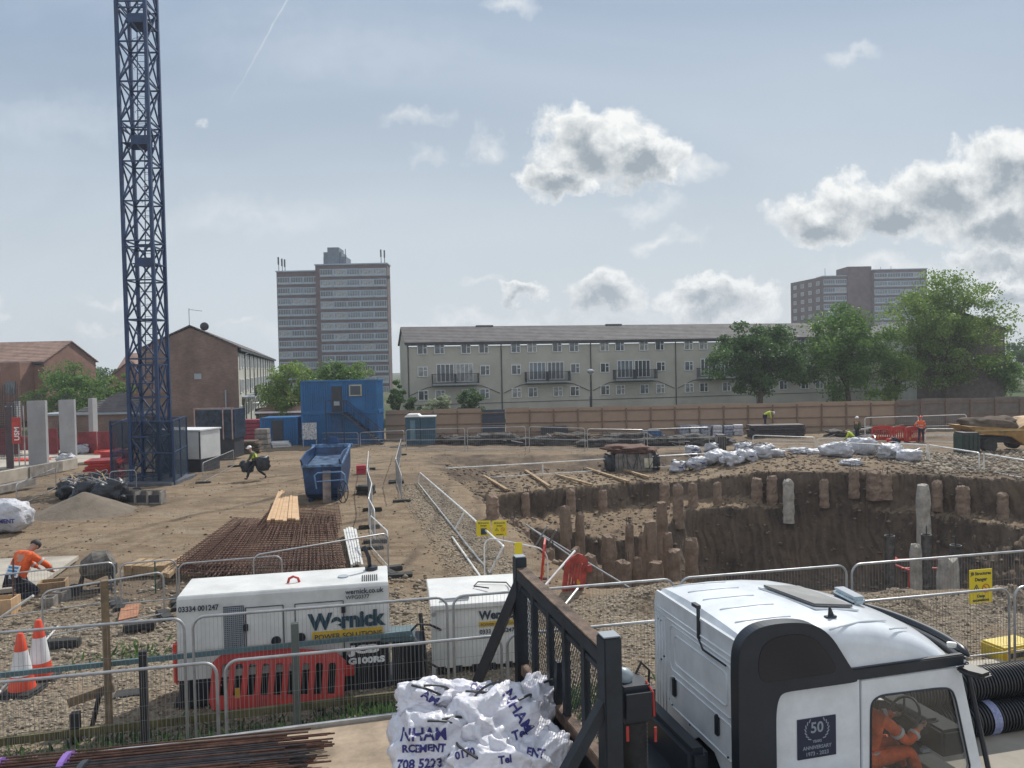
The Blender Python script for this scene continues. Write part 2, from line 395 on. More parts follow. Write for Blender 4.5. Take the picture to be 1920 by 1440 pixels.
# rows: fine where they show large
ys = [-12, -6, -2, 2, 5, 7, 8]; y = 8.6
while y < 72: ys.append(y); y *= 1.0046
while y < 900: ys.append(y); y *= 1.06
ys = np.array(ys); tt = np.concatenate([np.linspace(-1.2, -.58, 12)[:-1], np.linspace(-.58, .58, 860), np.linspace(.58, 1.2, 12)[1:]])
YY, TT = np.meshgrid(ys, tt, indexing='ij'); XX = TT * (YY + 26); ZZ = height(XX, YY)
nr, nc = YY.shape; idx = np.arange(nr * nc).reshape(nr, nc)
gm = bpy.data.materials.new('ground'); gm.use_nodes = True
def ground_mat(m):
    t = m.node_tree; n = t.nodes; l = t.links; b = n['Principled BSDF']; b.inputs['Roughness'].default_value = 0.95; b.inputs['Specular IOR Level'].default_value = .2
    geo = n.new('ShaderNodeNewGeometry'); pos = geo.outputs['Position']; nrm = n.new('ShaderNodeSeparateXYZ'); l.new(geo.outputs['True Normal'], nrm.inputs[0])
    ps = n.new('ShaderNodeSeparateXYZ'); l.new(pos, ps.inputs[0])
    def noise(s, d=6, r=.6, v=pos):
        k = n.new('ShaderNodeTexNoise'); k.inputs['Scale'].default_value = s; k.inputs['Detail'].default_value = d; k.inputs['Roughness'].default_value = r; l.new(v, k.inputs['Vector']); return k.outputs['Fac']
    def ramp(v, a, b_):
        k = n.new('ShaderNodeMapRange'); k.inputs[1].default_value = a; k.inputs[2].default_value = b_; l.new(v, k.inputs[0]); return k.outputs[0]
    def mix(f, a, b_, bt='MIX'):
        k = n.new('ShaderNodeMix'); k.data_type = 'RGBA'; k.blend_type = bt
        if isinstance(f, float): k.inputs[0].default_value = f
        else: l.new(f, k.inputs[0])
        for i, v in ((6, a), (7, b_)):
            if isinstance(v, tuple): k.inputs[i].default_value = (*v, 1)
            else: l.new(v, k.inputs[i])
        return k.outputs[2]
    def mth(o, a, b_=None, cl=False):
        k = n.new('ShaderNodeMath'); k.operation = o; k.use_clamp = cl
        for i, v in enumerate((a, b_)):
            if v is None: continue
            if isinstance(v, (int, float)): k.inputs[i].default_value = v
            else: l.new(v, k.inputs[i])
        return k.outputs[0]
    dry = mix(ramp(noise(.35), .4, .62), (.235, .172, .112), (.165, .118, .076))
    dry = mix(ramp(noise(1.7, 8, .7), .42, .66), dry, (.275, .215, .148))
    # wheel tracks, drawn out along x
    mp = n.new('ShaderNodeMapping'); mp.inputs['Scale'].default_value = (.12, .9, 1); mp.inputs['Rotation'].default_value = (0, 0, -.35); l.new(pos, mp.inputs[0])
    dry = mix(mth('MULTIPLY', ramp(noise(2.2, 6, .65, mp.outputs[0]), .47, .70), .75), dry, (.12, .087, .058))
    vor = n.new('ShaderNodeTexVoronoi'); vor.inputs['Scale'].default_value = 11; l.new(pos, vor.inputs['Vector'])
    vor2 = n.new('ShaderNodeTexVoronoi'); vor2.inputs['Scale'].default_value = 26; l.new(pos, vor2.inputs['Vector'])
    sv = n.new('ShaderNodeSeparateColor'); l.new(vor.outputs['Color'], sv.inputs[0])
    sv2 = n.new('ShaderNodeSeparateColor'); l.new(vor2.outputs['Color'], sv2.inputs[0])
    grav = mix(sv.outputs[0], (.12, .093, .066), (.35, .29, .215))
    grav2 = mix(sv2.outputs[0], (.13, .10, .07), (.40, .335, .25))
    grav = mix(.5, grav, grav2)
    # gravel: near strip, right near bank, strip beside the pit
    g1 = mth('MULTIPLY', ramp(ps.outputs[1], 18.6, 16.5), ramp(noise(.8, 5), .28, .50))
    g3 = mth('MULTIPLY', ramp(noise(.5, 5), .56, .66), .6)
    gx = mth('ADD', ps.outputs[0], mth('MULTIPLY', ps.outputs[1], .24)); g4 = mth('MULTIPLY', ramp(mth('ABSOLUTE', mth('SUBTRACT', gx, 4.1)), 1.1, .6), ramp(ps.outputs[1], 36, 33))
    g = mth('MAXIMUM', mth('MAXIMUM', g1, g3), mth('MULTIPLY', g4, .85))
    base = mix(g, dry, grav)
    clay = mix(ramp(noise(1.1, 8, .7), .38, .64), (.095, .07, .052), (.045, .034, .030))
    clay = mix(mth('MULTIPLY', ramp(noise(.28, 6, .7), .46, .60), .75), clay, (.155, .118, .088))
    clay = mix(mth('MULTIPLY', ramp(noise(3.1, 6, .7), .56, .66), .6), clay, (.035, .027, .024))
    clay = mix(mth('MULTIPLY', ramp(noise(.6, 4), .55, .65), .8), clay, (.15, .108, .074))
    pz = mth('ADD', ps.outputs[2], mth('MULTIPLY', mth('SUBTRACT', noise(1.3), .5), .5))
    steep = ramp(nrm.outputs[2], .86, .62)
    at_ = n.new('ShaderNodeAttribute'); at_.attribute_name = 'dark_soil'; dark_soil = at_.outputs['Fac']
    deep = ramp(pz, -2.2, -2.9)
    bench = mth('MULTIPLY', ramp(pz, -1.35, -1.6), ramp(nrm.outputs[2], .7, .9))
    base = mix(mth('MULTIPLY', mth('MAXIMUM', mth('MAXIMUM', steep, deep), dark_soil), .92), base, clay)
    base = mix(mth('MULTIPLY', mth('MULTIPLY', bench, mth('SUBTRACT', 1.0, deep)), .65), base, (.235, .17, .11))
    grass = mix(ramp(noise(.03, 4), .4, .6), (.05, .075, .025), (.10, .10, .06))
    base = mix(ramp(ps.outputs[1], 72, 78), base, grass)
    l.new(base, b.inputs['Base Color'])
    bp = n.new('ShaderNodeBump'); bp.inputs['Strength'].default_value = .9; bp.inputs['Distance'].default_value = .06
    wv = n.new('ShaderNodeTexWave'); wv.wave_type = 'BANDS'; wv.bands_direction = 'X'; wv.inputs['Scale'].default_value = .75; wv.inputs['Distortion'].default_value = 9; wv.inputs['Detail'].default_value = 3; wv.inputs['Detail Scale'].default_value = .6; l.new(pos, wv.inputs['Vector'])
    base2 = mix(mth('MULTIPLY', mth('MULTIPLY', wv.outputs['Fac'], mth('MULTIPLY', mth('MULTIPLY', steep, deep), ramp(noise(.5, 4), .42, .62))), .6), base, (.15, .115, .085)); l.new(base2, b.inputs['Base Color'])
    hh = mth('ADD', mth('ADD', noise(9, 7, .7), mth('MULTIPLY', wv.outputs['Fac'], mth('MULTIPLY', steep, 2.2))), mth('MULTIPLY', vor.outputs['Distance'], mth('MULTIPLY', g, -1.2)))
    l.new(hh, bp.inputs['Height']); l.new(bp.outputs[0], b.inputs['Normal'])
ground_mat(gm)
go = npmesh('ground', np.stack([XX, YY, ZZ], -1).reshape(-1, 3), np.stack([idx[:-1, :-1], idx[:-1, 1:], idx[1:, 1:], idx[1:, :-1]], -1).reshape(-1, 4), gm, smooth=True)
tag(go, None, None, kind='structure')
# darker soil tone on the bank, pit, digger ruts, random patches and far strip
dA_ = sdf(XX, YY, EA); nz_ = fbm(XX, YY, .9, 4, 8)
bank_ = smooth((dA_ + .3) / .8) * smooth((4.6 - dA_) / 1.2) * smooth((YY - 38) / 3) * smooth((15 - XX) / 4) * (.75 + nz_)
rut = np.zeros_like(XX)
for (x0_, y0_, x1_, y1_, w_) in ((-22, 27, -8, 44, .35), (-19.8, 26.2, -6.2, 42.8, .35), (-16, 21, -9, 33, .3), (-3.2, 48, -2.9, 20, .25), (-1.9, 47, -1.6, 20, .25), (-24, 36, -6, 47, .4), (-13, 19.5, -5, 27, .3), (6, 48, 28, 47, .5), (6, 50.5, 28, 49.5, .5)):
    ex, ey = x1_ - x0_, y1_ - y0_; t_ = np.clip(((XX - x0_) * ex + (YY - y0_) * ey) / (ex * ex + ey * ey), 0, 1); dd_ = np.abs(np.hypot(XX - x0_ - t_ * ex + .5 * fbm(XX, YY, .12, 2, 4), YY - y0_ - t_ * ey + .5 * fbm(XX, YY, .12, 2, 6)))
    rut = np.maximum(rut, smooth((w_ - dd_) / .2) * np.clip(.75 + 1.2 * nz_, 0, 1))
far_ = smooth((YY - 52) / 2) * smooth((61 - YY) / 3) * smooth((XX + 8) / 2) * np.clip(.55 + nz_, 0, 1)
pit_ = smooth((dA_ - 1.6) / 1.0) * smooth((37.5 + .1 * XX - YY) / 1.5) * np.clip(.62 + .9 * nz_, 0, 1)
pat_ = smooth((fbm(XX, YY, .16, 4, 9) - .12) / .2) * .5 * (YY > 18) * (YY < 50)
dark_soil_ = np.clip(np.maximum.reduce([bank_, rut * .95, far_ * .8, pit_, pat_]), 0, 1)
at = go.data.attributes.new('dark_soil', 'FLOAT', 'POINT'); at.data.foreach_set('value', dark_soil_.reshape(-1).astype(np.float32))
# loose stones: nobody could count them
def stones(name, region, n, s0, s1, m, label=None, seed=1):
    r = np.random.RandomState(seed); x, y = region(r, n); z = height(x, y)
    s = s0 + (s1 - s0) * r.rand(len(x)) ** 3
    base = np.array([(1, 0, 0), (-1, 0, 0), (0, 1, 0), (0, -1, 0), (0, 0, 1), (0, 0, -1)], float)
    fb = np.array([(0, 2, 4), (2, 1, 4), (1, 3, 4), (3, 0, 4), (2, 0, 5), (1, 2, 5), (3, 1, 5), (0, 3, 5)])
    v = base[None] * (0.55 + .6 * r.rand(len(x), 6, 1)) * s[:, None, None] * np.array([1, 1, .6])
    a = r.rand(len(x)) * 6.28; c, q = np.cos(a)[:, None], np.sin(a)[:, None]
    vx = v[..., 0] * c - v[..., 1] * q; vy = v[..., 0] * q + v[..., 1] * c
    v = np.stack([vx + x[:, None], vy + y[:, None], v[..., 2] + z[:, None] + .2 * s[:, None]], -1).reshape(-1, 3)
    f = (fb[None] + (np.arange(len(x)) * 6)[:, None, None]).reshape(-1, 3)
    o = npmesh(name, v, f, m); tag(o, label, name.replace('_', ' '), kind='stuff'); return o
def randcol(m, a, b_, rough=.9):
    t = m.node_tree; n = t.nodes; l = t.links; b = n['Principled BSDF']; b.inputs['Roughness'].default_value = rough
    g = n.new('ShaderNodeNewGeometry'); mx = n.new('ShaderNodeMix'); mx.data_type = 'RGBA'; mx.inputs[6].default_value = (*a, 1); mx.inputs[7].default_value = (*b_, 1)
    l.new(g.outputs['Random Per Island'], mx.inputs[0]); l.new(mx.outputs[2], b.inputs['Base Color'])
m_st = bpy.data.materials.new('stone'); m_st.use_nodes = True; randcol(m_st, (.13, .10, .072), (.42, .36, .275))
m_cl = bpy.data.materials.new('clod'); m_cl.use_nodes = True; randcol(m_cl, (.085, .064, .046), (.24, .18, .125))
def reg_near(r, n):
    y = 9.6 + 7.6 * r.rand(n) ** 1.2; x = (r.rand(n) - .5) * 1.5 * y; return x, y
def reg_strip(r, n):
    y = 17 + 18 * r.rand(n); x = 4.1 - .24 * y + (r.rand(n) - .5) * 2.0; return x - .2, y
def reg_any(r, n):
    y = 17 + 45 * r.rand(n) ** 1.4; x = (r.rand(n) - .5) * 1.5 * y; return x, y
def reg_pit(r, n):
    y = 19 + 27 * r.rand(n); x = -4 + 36 * r.rand(n); k = sdf(x, y, EA) > .2; return x[k], y[k]
def reg_mound(r, n):
    y = 36 + 8 * r.rand(n); x = 20 + 14 * r.rand(n); return x, y
def reg_mid(r, n):
    x = -15 + 13 * r.rand(n); y = 14.2 + 5 * r.rand(n); return x, y
stones('gravel', reg_near, 38000, .008, .05, m_st, 'loose pale gravel covering the near ground', 1)
stones('pathside_gravel', reg_strip, 6000, .015, .06, m_st, 'loose gravel strewn beside the pit fence', 2)
stones('soil_clods', reg_any, 9000, .015, .07, m_cl, 'small dry soil clods scattered over the site', 3)
stones('pit_rubble', reg_pit, 14000, .03, .16, m_cl, 'clods and rubble lying in the excavation', 4)
stones('rubble', reg_mound, 5000, .04, .22, m_st, 'broken stone rubble heaped at far right', 5)
stones('debris', reg_mid, 2500, .02, .11, m_st, 'mixed stony debris around the mixer area', 6)
# ------------------------------------------------------------------ buildings
m_cream = mat('cream_render', (.42, .415, .365), .9, var=.08, scale=.35, bump=.1, bscale=8)
m_roof = mat('roof_tiles', (.10, .10, .11), .85, var=.2, scale=1.2)
m_white = mat('white_frame', (.72, .73, .74), .5, var=.04)
m_glass = mat('window_glass', (.055, .075, .085), .12, var=.25, scale=.4, spec=.8)
m_dark = mat('dark_metal', (.03, .035, .045), .55, var=.2)
m_pipe = mat('downpipe', (.05, .05, .05), .6)
m_brick = brick_mat('brown_brick', (.24, .165, .13), (.17, .12, .10), (.21, .19, .17))
m_redbrick = brick_mat('red_brick', (.30, .14, .10), (.22, .11, .08), (.25, .2, .17))
m_panel = mat('grey_panel', (.30, .34, .38), .7, var=.12, scale=.5)
def tiles_mat(name, c, pitch=.3):
    m = mat(name, c, .85, var=.18, scale=.9); t = m.node_tree; b = t.nodes['Principled BSDF']
    w = t.nodes.new('ShaderNodeTexWave'); w.wave_type = 'BANDS'; w.bands_direction = 'Z'; w.inputs['Scale'].default_value = 1 / pitch * .5; w.inputs['Distortion'].default_value = .2
    g = t.nodes.new('ShaderNodeTexCoord'); t.links.new(g.outputs['Object'], w.inputs['Vector'])
    bp = t.nodes.new('ShaderNodeBump'); bp.inputs['Strength'].default_value = .9; bp.inputs['Distance'].default_value = .08
    t.links.new(w.outputs['Fac'], bp.inputs['Height']); t.links.new(bp.outputs[0], b.inputs['Normal']); return m
m_tiles = tiles_mat('brown_roof_tiles', (.105, .098, .10)); m_tiles2 = tiles_mat('red_roof_tiles', (.27, .17, .13))
PROTO = {}; m_tframe = mat('tower_window_frame', (.34, .40, .45), .5, var=.1); m_curt = mat('curtained_pane', (.30, .32, .32), .25, var=.3, scale=2); m_glass2 = mat('bright_pane', (.15, .19, .22), .1, var=.3, scale=.5)
def window(parent, x, z, w=1.05, h=1.05, y=0.0, split='T', ry=0):
    """white frame standing 3 cm proud of the wall, its pane a sub-part; x along the wall, z the middle"""
    key = (round(w, 2), round(h, 2), split)
    if key not in PROTO:
        f = MB(); t = .07; yy = -.02
        for s_ in (-1, 1): f.box((s_ * (w / 2 - t / 2), yy, 0), (t, .08, h)); f.box((0, yy, s_ * (h / 2 - t / 2)), (w - 2 * t, .08, t))
        if split == 'T':
            f.box((w * .08, yy, 0), (t, .076, h - 2 * t)); f.box((w * .29, yy, h * .12), (w * .42 - 2 * t, .072, t * .8))
        elif split == 'D':
            for i in range(1, 4): f.box((-w / 2 + w * i / 4, yy, 0), (t, .076, h - 2 * t))
        elif split == 'B':
            for i in range(1, 5): f.box((-w / 2 + w * i / 5, yy, 0), (t, .076, h - 2 * t))
            f.box((0, yy - .02, -h * .36), (w, .06, h * .2))
        g = MB().box((0, .0, 0), (w - t, .03, h - t))
        fo = f.build('window', m_tframe if split == 'B' else m_white, parent); go_ = g.build('pane', m_glass, fo); PROTO[key] = fo
    else:
        src = PROTO[key]; fo = src.copy(); COL.objects.link(fo); fo.parent = parent
        g = src.children[0].copy(); COL.objects.link(g); g.parent = fo; k_ = rnd.random()
        if k_ < .45: g.material_slots[0].link = 'OBJECT'; g.material_slots[0].material = m_curt if k_ < .22 else m_glass2
    fo.location = (x, y - .03, z); fo.rotation_euler = (0, 0, ry)
    return fo
def gable_block(name, label, loc, rz, L_, W_, eave, ridge, mw, mg, mr, x0=0):
    t = thing(name, label, 'building', loc, rz)
    w = MB()      # front wall faces local -y; ends are gables
    w.box((L_ / 2, W_ / 2, (eave - 1) / 2 - .5 + .25), (L_ - .02, W_ - .02, eave + .5 + .0))
    w.build('wall', mw, t)
    for x in (-0.0, L_): MB().prism([(x - .1, -.02, -1.2), (x - .1, W_ + .02, -1.2), (x - .1, W_ + .02, eave), (x - .1, W_ / 2, ridge - .12), (x - .1, -.02, eave)], (.2, 0, 0)).build('gable', mg, t)
    r = MB(); o = .35; sl = (ridge - eave) / (W_ / 2)
    for s_ in (0, 1):
        ye = -o if s_ == 0 else W_ + o; ze = eave - o * sl
        r.prism([(-.3, ye, ze), (-.3, W_ / 2, ridge), (-.3, W_ / 2, ridge + .12), (-.3, ye, ze + .12)], (L_ + .6, 0, 0))
    r.build('roof', mr, t)
    f = MB().box((L_ / 2, -o + .06, eave - o * sl - .08), (L_ + .5, .12, .2)); f.build('fascia', m_dark, t)
    return t
# cream flats across the site
A0 = (-11.4, 84.0); ang = math.radians(12.5)
t = gable_block('apartment_building', 'long cream three storey flats with grey tiled roof and balconies behind the fence', (A0[0], A0[1], 0), ang, 58, 9, 8.05, 9.85, m_cream, m_cream, m_tiles)
bay = 10.5
for b_ in range(6):
    o = b_ * bay
    MB().tube((o + (.12 if b_ == 0 else 0), -.08, 0), (o + (.12 if b_ == 0 else 0), -.08, 7.9), .06).build('drainpipe', m_pipe, t)
    if b_ == 5: break
    for x in (1.67, 3.55, 6.5, 8.5): window(t, o + x, 7.28, 1.1, 1.15); window(t, o + x, 2.2, 1.1, 1.1)
    for x in (1.67, 8.6): window(t, o + x, 4.8, 1.1, 1.1)
    for x in (4.15, 6.3): window(t, o + x, 4.6, 1.95, 2.0, split='D')
    bl = MB().box((o + 5.2, -.55, 3.35), (5.1, 1.1, .14)).build('balcony', m_panel, t)
    rl = MB()
    for i in range(43): rl.box((o + 2.65 + 5.1 * i / 42, -1.08, 3.95), (.025, .025, 1.1))
    for z in (3.5, 4.5): rl.box((o + 5.2, -1.08, z), (5.14, .06, .05))
    for x in (2.66, 7.74):
        rl.box((o + x, -.55, 4.5), (.05, 1.1, .05))
        for i in range(8): rl.box((o + x, -.1 - .12 * i, 3.95), (.03, .025, 1.1))
    rl.build('railing', m_dark, bl)
    MB().box((o + 5.22, -.5, 3.95), (.06, 1.0, 1.1)).build('divider', m_dark, bl)
    pts = []
    for i in range(25):
        u = i / 24; x = o + .2 + 10.1 * u; z = 3.1 - .35 * math.sin(u * PI) * 0 + (.0 if .2 < u < .8 else -(abs(u - .5) - .3) * 4.5); pts.append((x, -.06, z))
    MB().path(pts, .035, 4).build('cable', m_pipe, t)
MB().box((29, -.03, 1.15), (57.9, .04, .05)).build('wall_line', m_pipe, t)
for x in (8, 9, 24, 25, 41, 42): MB().box((x + 1, 4.5, 9.9), (1.0, .5, .35)).build('ridge_vent', m_roof, t)
# brick gabled terrace at left
t = gable_block('terraced_house', 'brown brick end gable with cream balconied side behind the crane', (-24.9, 70, 0), math.atan2(.966, -.26), 88, 7.9, 7.5, 9.4, m_cream, m_brick, m_tiles)
for k in range(12):
    x = 2.5 + k * 7
    for z in (6.2, 3.9, 1.4):
        window(t, x, z, 1.6, 1.3, split='D'); window(t, x + 3, z, 1.1, 1.2)
    if k < 8:
        bl = MB().box((x + 3.4, -.6, 2.75), (4.4, 1.2, .15)).build('balcony', m_panel, t)
        rl = MB()
        for i in range(30): rl.box((x + 1.25 + 4.3 * i / 29, -1.16, 3.3), (.025, .025, 1.0))
        rl.box((x + 3.4, -1.16, 3.8), (4.4, .06, .06)); rl.build('railing', m_dark, bl)
    MB().tube((x + 5.2, -.08, 0), (x + 5.2, -.08, 7.2), .06).build('drainpipe', m_pipe, t)
# fittings on the brick gable (the gable faces local -x)
MB().box((-.14, 4.6 - 1.2, 4.9), (.1, .6, .5)).build('vent_cover', m_panel, t)
c = MB().tube((0, 4.0, 9.3), (0, 4.0, 11.0), .025); c.bar((0, 4.0, 10.9), (0, 2.9, 10.75), .03)
for i in range(6): c.bar((-.3, 3.8 - .17 * i, 10.87 - .02 * i), (.3, 3.8 - .17 * i, 10.87 - .02 * i), .02)
c.build('aerial', m_dark, t)
MB().lathe([(.02, 0), (.28, .05), (.38, .16)], (-.1, 2.75, 9.35), 16, Matrix.Rotation(math.radians(80), 3, 'Y')).build('satellite_dish', m_dark, t)
for (py0, z1) in ((1.1, 3.6),): MB().tube((-.2, py0, -1), (-.2, py0, z1), .07).build('drainpipe', m_panel, t)
# tower block, middle left
m_tbrick = brick_mat('tower_brick', (.13, .085, .085), (.10, .07, .07), (.15, .13, .12), .45, .15)
m_tpanel = mat('tower_panel', (.30, .385, .48), .6, var=.15, scale=.3)
def tower_section(t, x0, x1, y, top, floors, fh, nb, depth=5, off=0.0, ins=1.1):
    MB().box(((x0 + x1) / 2, y + depth / 2, top / 2 - 1), (x1 - x0, depth, top + 2)).build('wall', m_tbrick, t)
    x0_, w = x0 + ins, (x1 - x0 - ins - .1) / nb
    for f_ in range(floors):
        z = top - 2.0 - fh * f_ - off
        MB().box(((x0 + x1) / 2 + ins / 2 - .05, y - .05, z), (x1 - x0 - ins - .2, .1, fh * .72)).build('spandrel_band', m_tpanel, t)
        for b_ in range(nb): window(t, x0_ + w * (b_ + .5), z, w - .25, fh * .62, y=y - .1, split='B')
    MB().box(((x0 + x1) / 2, y + depth / 2, top + .12), (x1 - x0 + .4, depth + .4, .3)).build('parapet', m_tpanel, t)
t = thing('tower_block', 'tall grey and red banded tower block of flats left of centre', 'tower block', (0, 195, 0), 0)
tower_section(t, -49.1, -31.0, 0, 31.6, 12, 2.72, 5)
tower_section(t, -59.6, -49.3, 2.2, 30.4, 11, 2.72, 3, off=.3, ins=.15)
p = MB().box((-44.8, 6, 32.9), (5.8, 6, 2.4)); p.box((-45.2, 5.4, 33.4), (4.6, 6, 3.6)); p.box((-44.9, 4.8, 33.9), (2.9, 6, 4.8)); p.build('plant_room', mat('plant_room_grey', (.13, .17, .21), .7), t)
a = MB()
for x, h0, h1 in ((-59.2, 31, 34.2), (-58.3, 31, 33.8), (-57.6, 31, 33.6), (-32.9, 32, 35.6), (-32.0, 32, 35.4), (-42, 34, 36)):
    a.tube((x, 3, h0 - .6), (x, 3, h1), .09)
    if x != -42: a.box((x, 2.8, h1 - .9), (.35, .3, 1.9))
a.build('antenna', m_dark, t)
MB().tube((-30.8, 1, 28.3), (-30.8, .4, 28.3), .45, 12).build('satellite_dish', m_dark, t)
# tower block at right, seen over the trees
t = thing('tower_block', 'brick and white tower block half hidden behind the big tree', 'tower block', (105.5, 260, 0), 0)
tower_section(t, 0, 8.1, 0, 33.0, 8, 2.75, 2, ins=.15)
tower_section(t, 16.2, 34, -2, 34.6, 8, 2.75, 4, ins=.15)
MB().box((12.15, 4, 17), (8.05, 9, 38.2)).build('stair_tower', m_tbrick, t)
for x, y_ in ((2, 3), (24, 2), (21, 3)):
    MB().tube((x, y_, 33), (x, y_, 36.2), .08).build('antenna', m_dark, t)
e = MB(); dv = Vector((-3.6, 20, 0)).normalized(); nv = Vector((-dv.y, dv.x, 0))
e.prism([(0, -.02, -1), (0, -.02, 33), tuple(dv * 20.3 + Vector((0, 0, 33))), tuple(dv * 20.3 + Vector((0, 0, -1)))], (4, 6, 0)); e.build('side_wall', m_tbrick, t)
for f_ in range(8):
    for k in range(4):
        c_ = dv * (2.8 + 4.8 * k); window(t, c_.x - .12, 31 - 2.75 * f_, 1.9, 1.3, y=c_.y, split='D', ry=math.atan2(-dv.y, -dv.x))
# red brick flats at far left and the gabled roofs behind
t = gable_block('brick_flats', 'red brick three storey flats with orange roof at the far left', (-68, 92, 0), math.radians(-4), 12.6, 10, 7.0, 9.4, m_redbrick, m_redbrick, m_tiles2)
for k in range(2):
    for z in (6.0, 3.4, .9): window(t, 2.2 + k * 3.5, z, 1.3, 1.5, split='D')
b2 = MB().box((10.2, -1.2, 3.4), (2.4, 2.3, 6.9)).build('bay', m_redbrick, t); MB().box((8.6, -1.0, 6.4), (5.4, 2.5, 1.0)).build('grey_cladding', m_panel, t)
for z in (1.4, 3.9):
    MB().box((10.2, -2.38, z), (1.2, .06, 1.5)).build('pane', m_glass, b2)
for (l_, x, y, w_, e_, r_, rz, lab) in ((12, -60, 118, 9, 6.2, 8.4, 10, 'brown roofed house behind the trees at left'), (10, -52, 112, 8, 4.6, 7.2, 75, 'small gabled house behind the left tree')):
    t = gable_block('house', lab, (x, y, 0), math.radians(rz), l_, w_, e_, r_, m_redbrick, m_redbrick, m_tiles2)
    for k in range(3): window(t, 2 + k * 3.4, 3.2, 1.2, 1.2)
# right-hand block: dark gable towards us, pale side beyond
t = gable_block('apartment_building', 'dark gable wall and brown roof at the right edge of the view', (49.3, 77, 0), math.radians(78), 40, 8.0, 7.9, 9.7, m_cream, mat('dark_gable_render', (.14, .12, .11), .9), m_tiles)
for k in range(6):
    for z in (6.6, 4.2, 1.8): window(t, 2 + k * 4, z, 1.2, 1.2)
t = gable_block('house', 'small red brick house seen between the tree trunks at right', (60, 118, 0), math.radians(5), 12, 8, 4.6, 6.8, m_redbrick, m_redbrick, m_tiles2)
window(t, 6.5, 3.6, 1.3, 1.3); window(t, 2.5, 3.6, 1.3, 1.3); window(t, 6.5, 1.2, 1.3, 1.3)
# garages with a tiled hip roof beside the cabins
t = thing('garage', 'low brick garage with brown pyramid roof behind the blue cabin', 'garage', (-20.6, 70, 0), 0)
MB().box((0, 2, .3), (4.6, 4, 2.6)).build('wall', m_brick, t)
MB().add([(-2.8, -.3, 1.55), (2.8, -.3, 1.55), (2.8, 4.3, 1.55), (-2.8, 4.3, 1.55), (.0, 2, 3.0)], [(0, 1, 4), (1, 2, 4), (2, 3, 4), (3, 0, 4), (3, 2, 1, 0)]).build('roof', m_tiles2, t)
MB().box((0, -.36, 1.5), (5.7, .06, .16)).build('gutter', m_white, t)
t = thing('garage', 'flat roofed brick garage row behind the concrete columns', 'garage', (-36, 66, 0), 0)
MB().box((0, 2, .5), (9, 4, 2.6)).build('wall', m_brick, t); MB().box((0, 1.9, 1.9), (9.5, 4.4, .16)).build('roof', m_panel, t)
MB().add([(-1.9, 0, 1.99), (4.6, 0, 1.99), (4.6, 4, 1.99), (-1.9, 4, 1.99), (1.4, 2, 3.7)], [(0, 1, 4), (1, 2, 4), (2, 3, 4), (3, 0, 4)]).build('hip_roof', m_tiles, t)
t = thing('shed', 'dark lean-to shed beside the brown brick terrace', 'shed', (-23.8, 73, 0), 0)
MB().box((1.5, 1.5, .6), (4.2, 3, 2.2)).build('wall', m_dark, t); MB().prism([(-.8, -.2, 2.2), (3.8, -.2, 1.75), (3.8, -.2, 1.85), (-.8, -.2, 2.3)], (0, 3.4, 0)).build('roof', m_white, t)

# ------------------------------------------------------------------ plywood hoarding round the site
m_ply = mat('plywood', (.36, .26, .185), .85, var=.16, scale=.6, col2=(.28, .205, .15)); m_ply2 = mat('weathered_boards', (.17, .145, .13), .9, var=.2, scale=.7)
m_timber = mat('timber', (.36, .25, .14), .8, var=.2, scale=3, bump=.1); m_rail = mat('hoarding_rail', (.20, .13, .09), .85)
def hoarding(name, label, x0, x1, ya, yb, z0, z1, m, pw=2.0, skip=()):
    t = thing(name, label, 'fence', (x0, ya, 0)); n = int((x1 - x0) / pw); sl = (yb - ya) / (x1 - x0)
    pr = None; po = None
    for i in range(n):
        if i in skip: continue
        x = pw * (i + .5); dz = rnd.uniform(-.03, .05)
        o = MB().box((0, 0, (z0 + z1) / 2), (pw - .03, .03, z1 - z0)).build('board', m, t) if pr is None else pr.copy()
        if pr is None: pr = o
        else: COL.objects.link(o)
        o.location = (x, sl * x, dz); o.rotation_euler = (0, 0, math.atan(sl))
        q = MB().box((0, -.09, (z0 + z1) / 2 - .1), (.1, .1, z1 - z0 - .1)).build('post', m_rail, t) if po is None else po.copy()
        if po is None: po = q
        else: COL.objects.link(q)
        q.location = (x + pw / 2, sl * (x + pw / 2), 0)
    r = MB()
    for z in (z1 - .35, (z0 + z1) / 2, z0 + .5): r.bar((0, -.05, z), ((x1 - x0), yb - ya - .05, z), .05, .09)
    r.build('rail', m_rail, t)
hoarding('hoarding', 'tan plywood hoarding of upright sheets along the far side of the site', -10.6, 32.6, 64, 63, -.75, 1.75, m_ply, skip=(4,))
hoarding('hoarding', 'dark weathered timber hoarding at the far right of the site', 31.5, 60, 63.1, 62.4, -.75, 1.85, m_ply2)
t = thing('site_gate', 'dark blue steel gate panel set in the plywood hoarding', 'gate', (-1.6, 64, 0)); MB().box((0, 0, .45), (1.9, .06, 2.4)).build('gate_leaf', mat('navy_paint', (.035, .05, .08), .5), t); MB().box((0, -.05, .3), (1.9, .04, .06)).build('bar', m_panel, t)
# lamp post in front of the flats
b = D(1107, 700, 80); t = thing('street_lamp', 'black street lamp post standing behind the plywood hoarding', 'street lamp', (b.x, 80, 0))
MB().tube((0, 0, 0), (0, 0, 4.2), .06, 8).build('post', m_dark, t); MB().tube((0, 0, 0), (0, 0, 1.9), .13, 8).build('base', m_dark, t)
MB().lathe([(.05, 4.1), (.14, 4.25), (.42, 4.5), (.36, 4.62), (.1, 4.75)], n=16).build('lamp_head', m_panel, t)

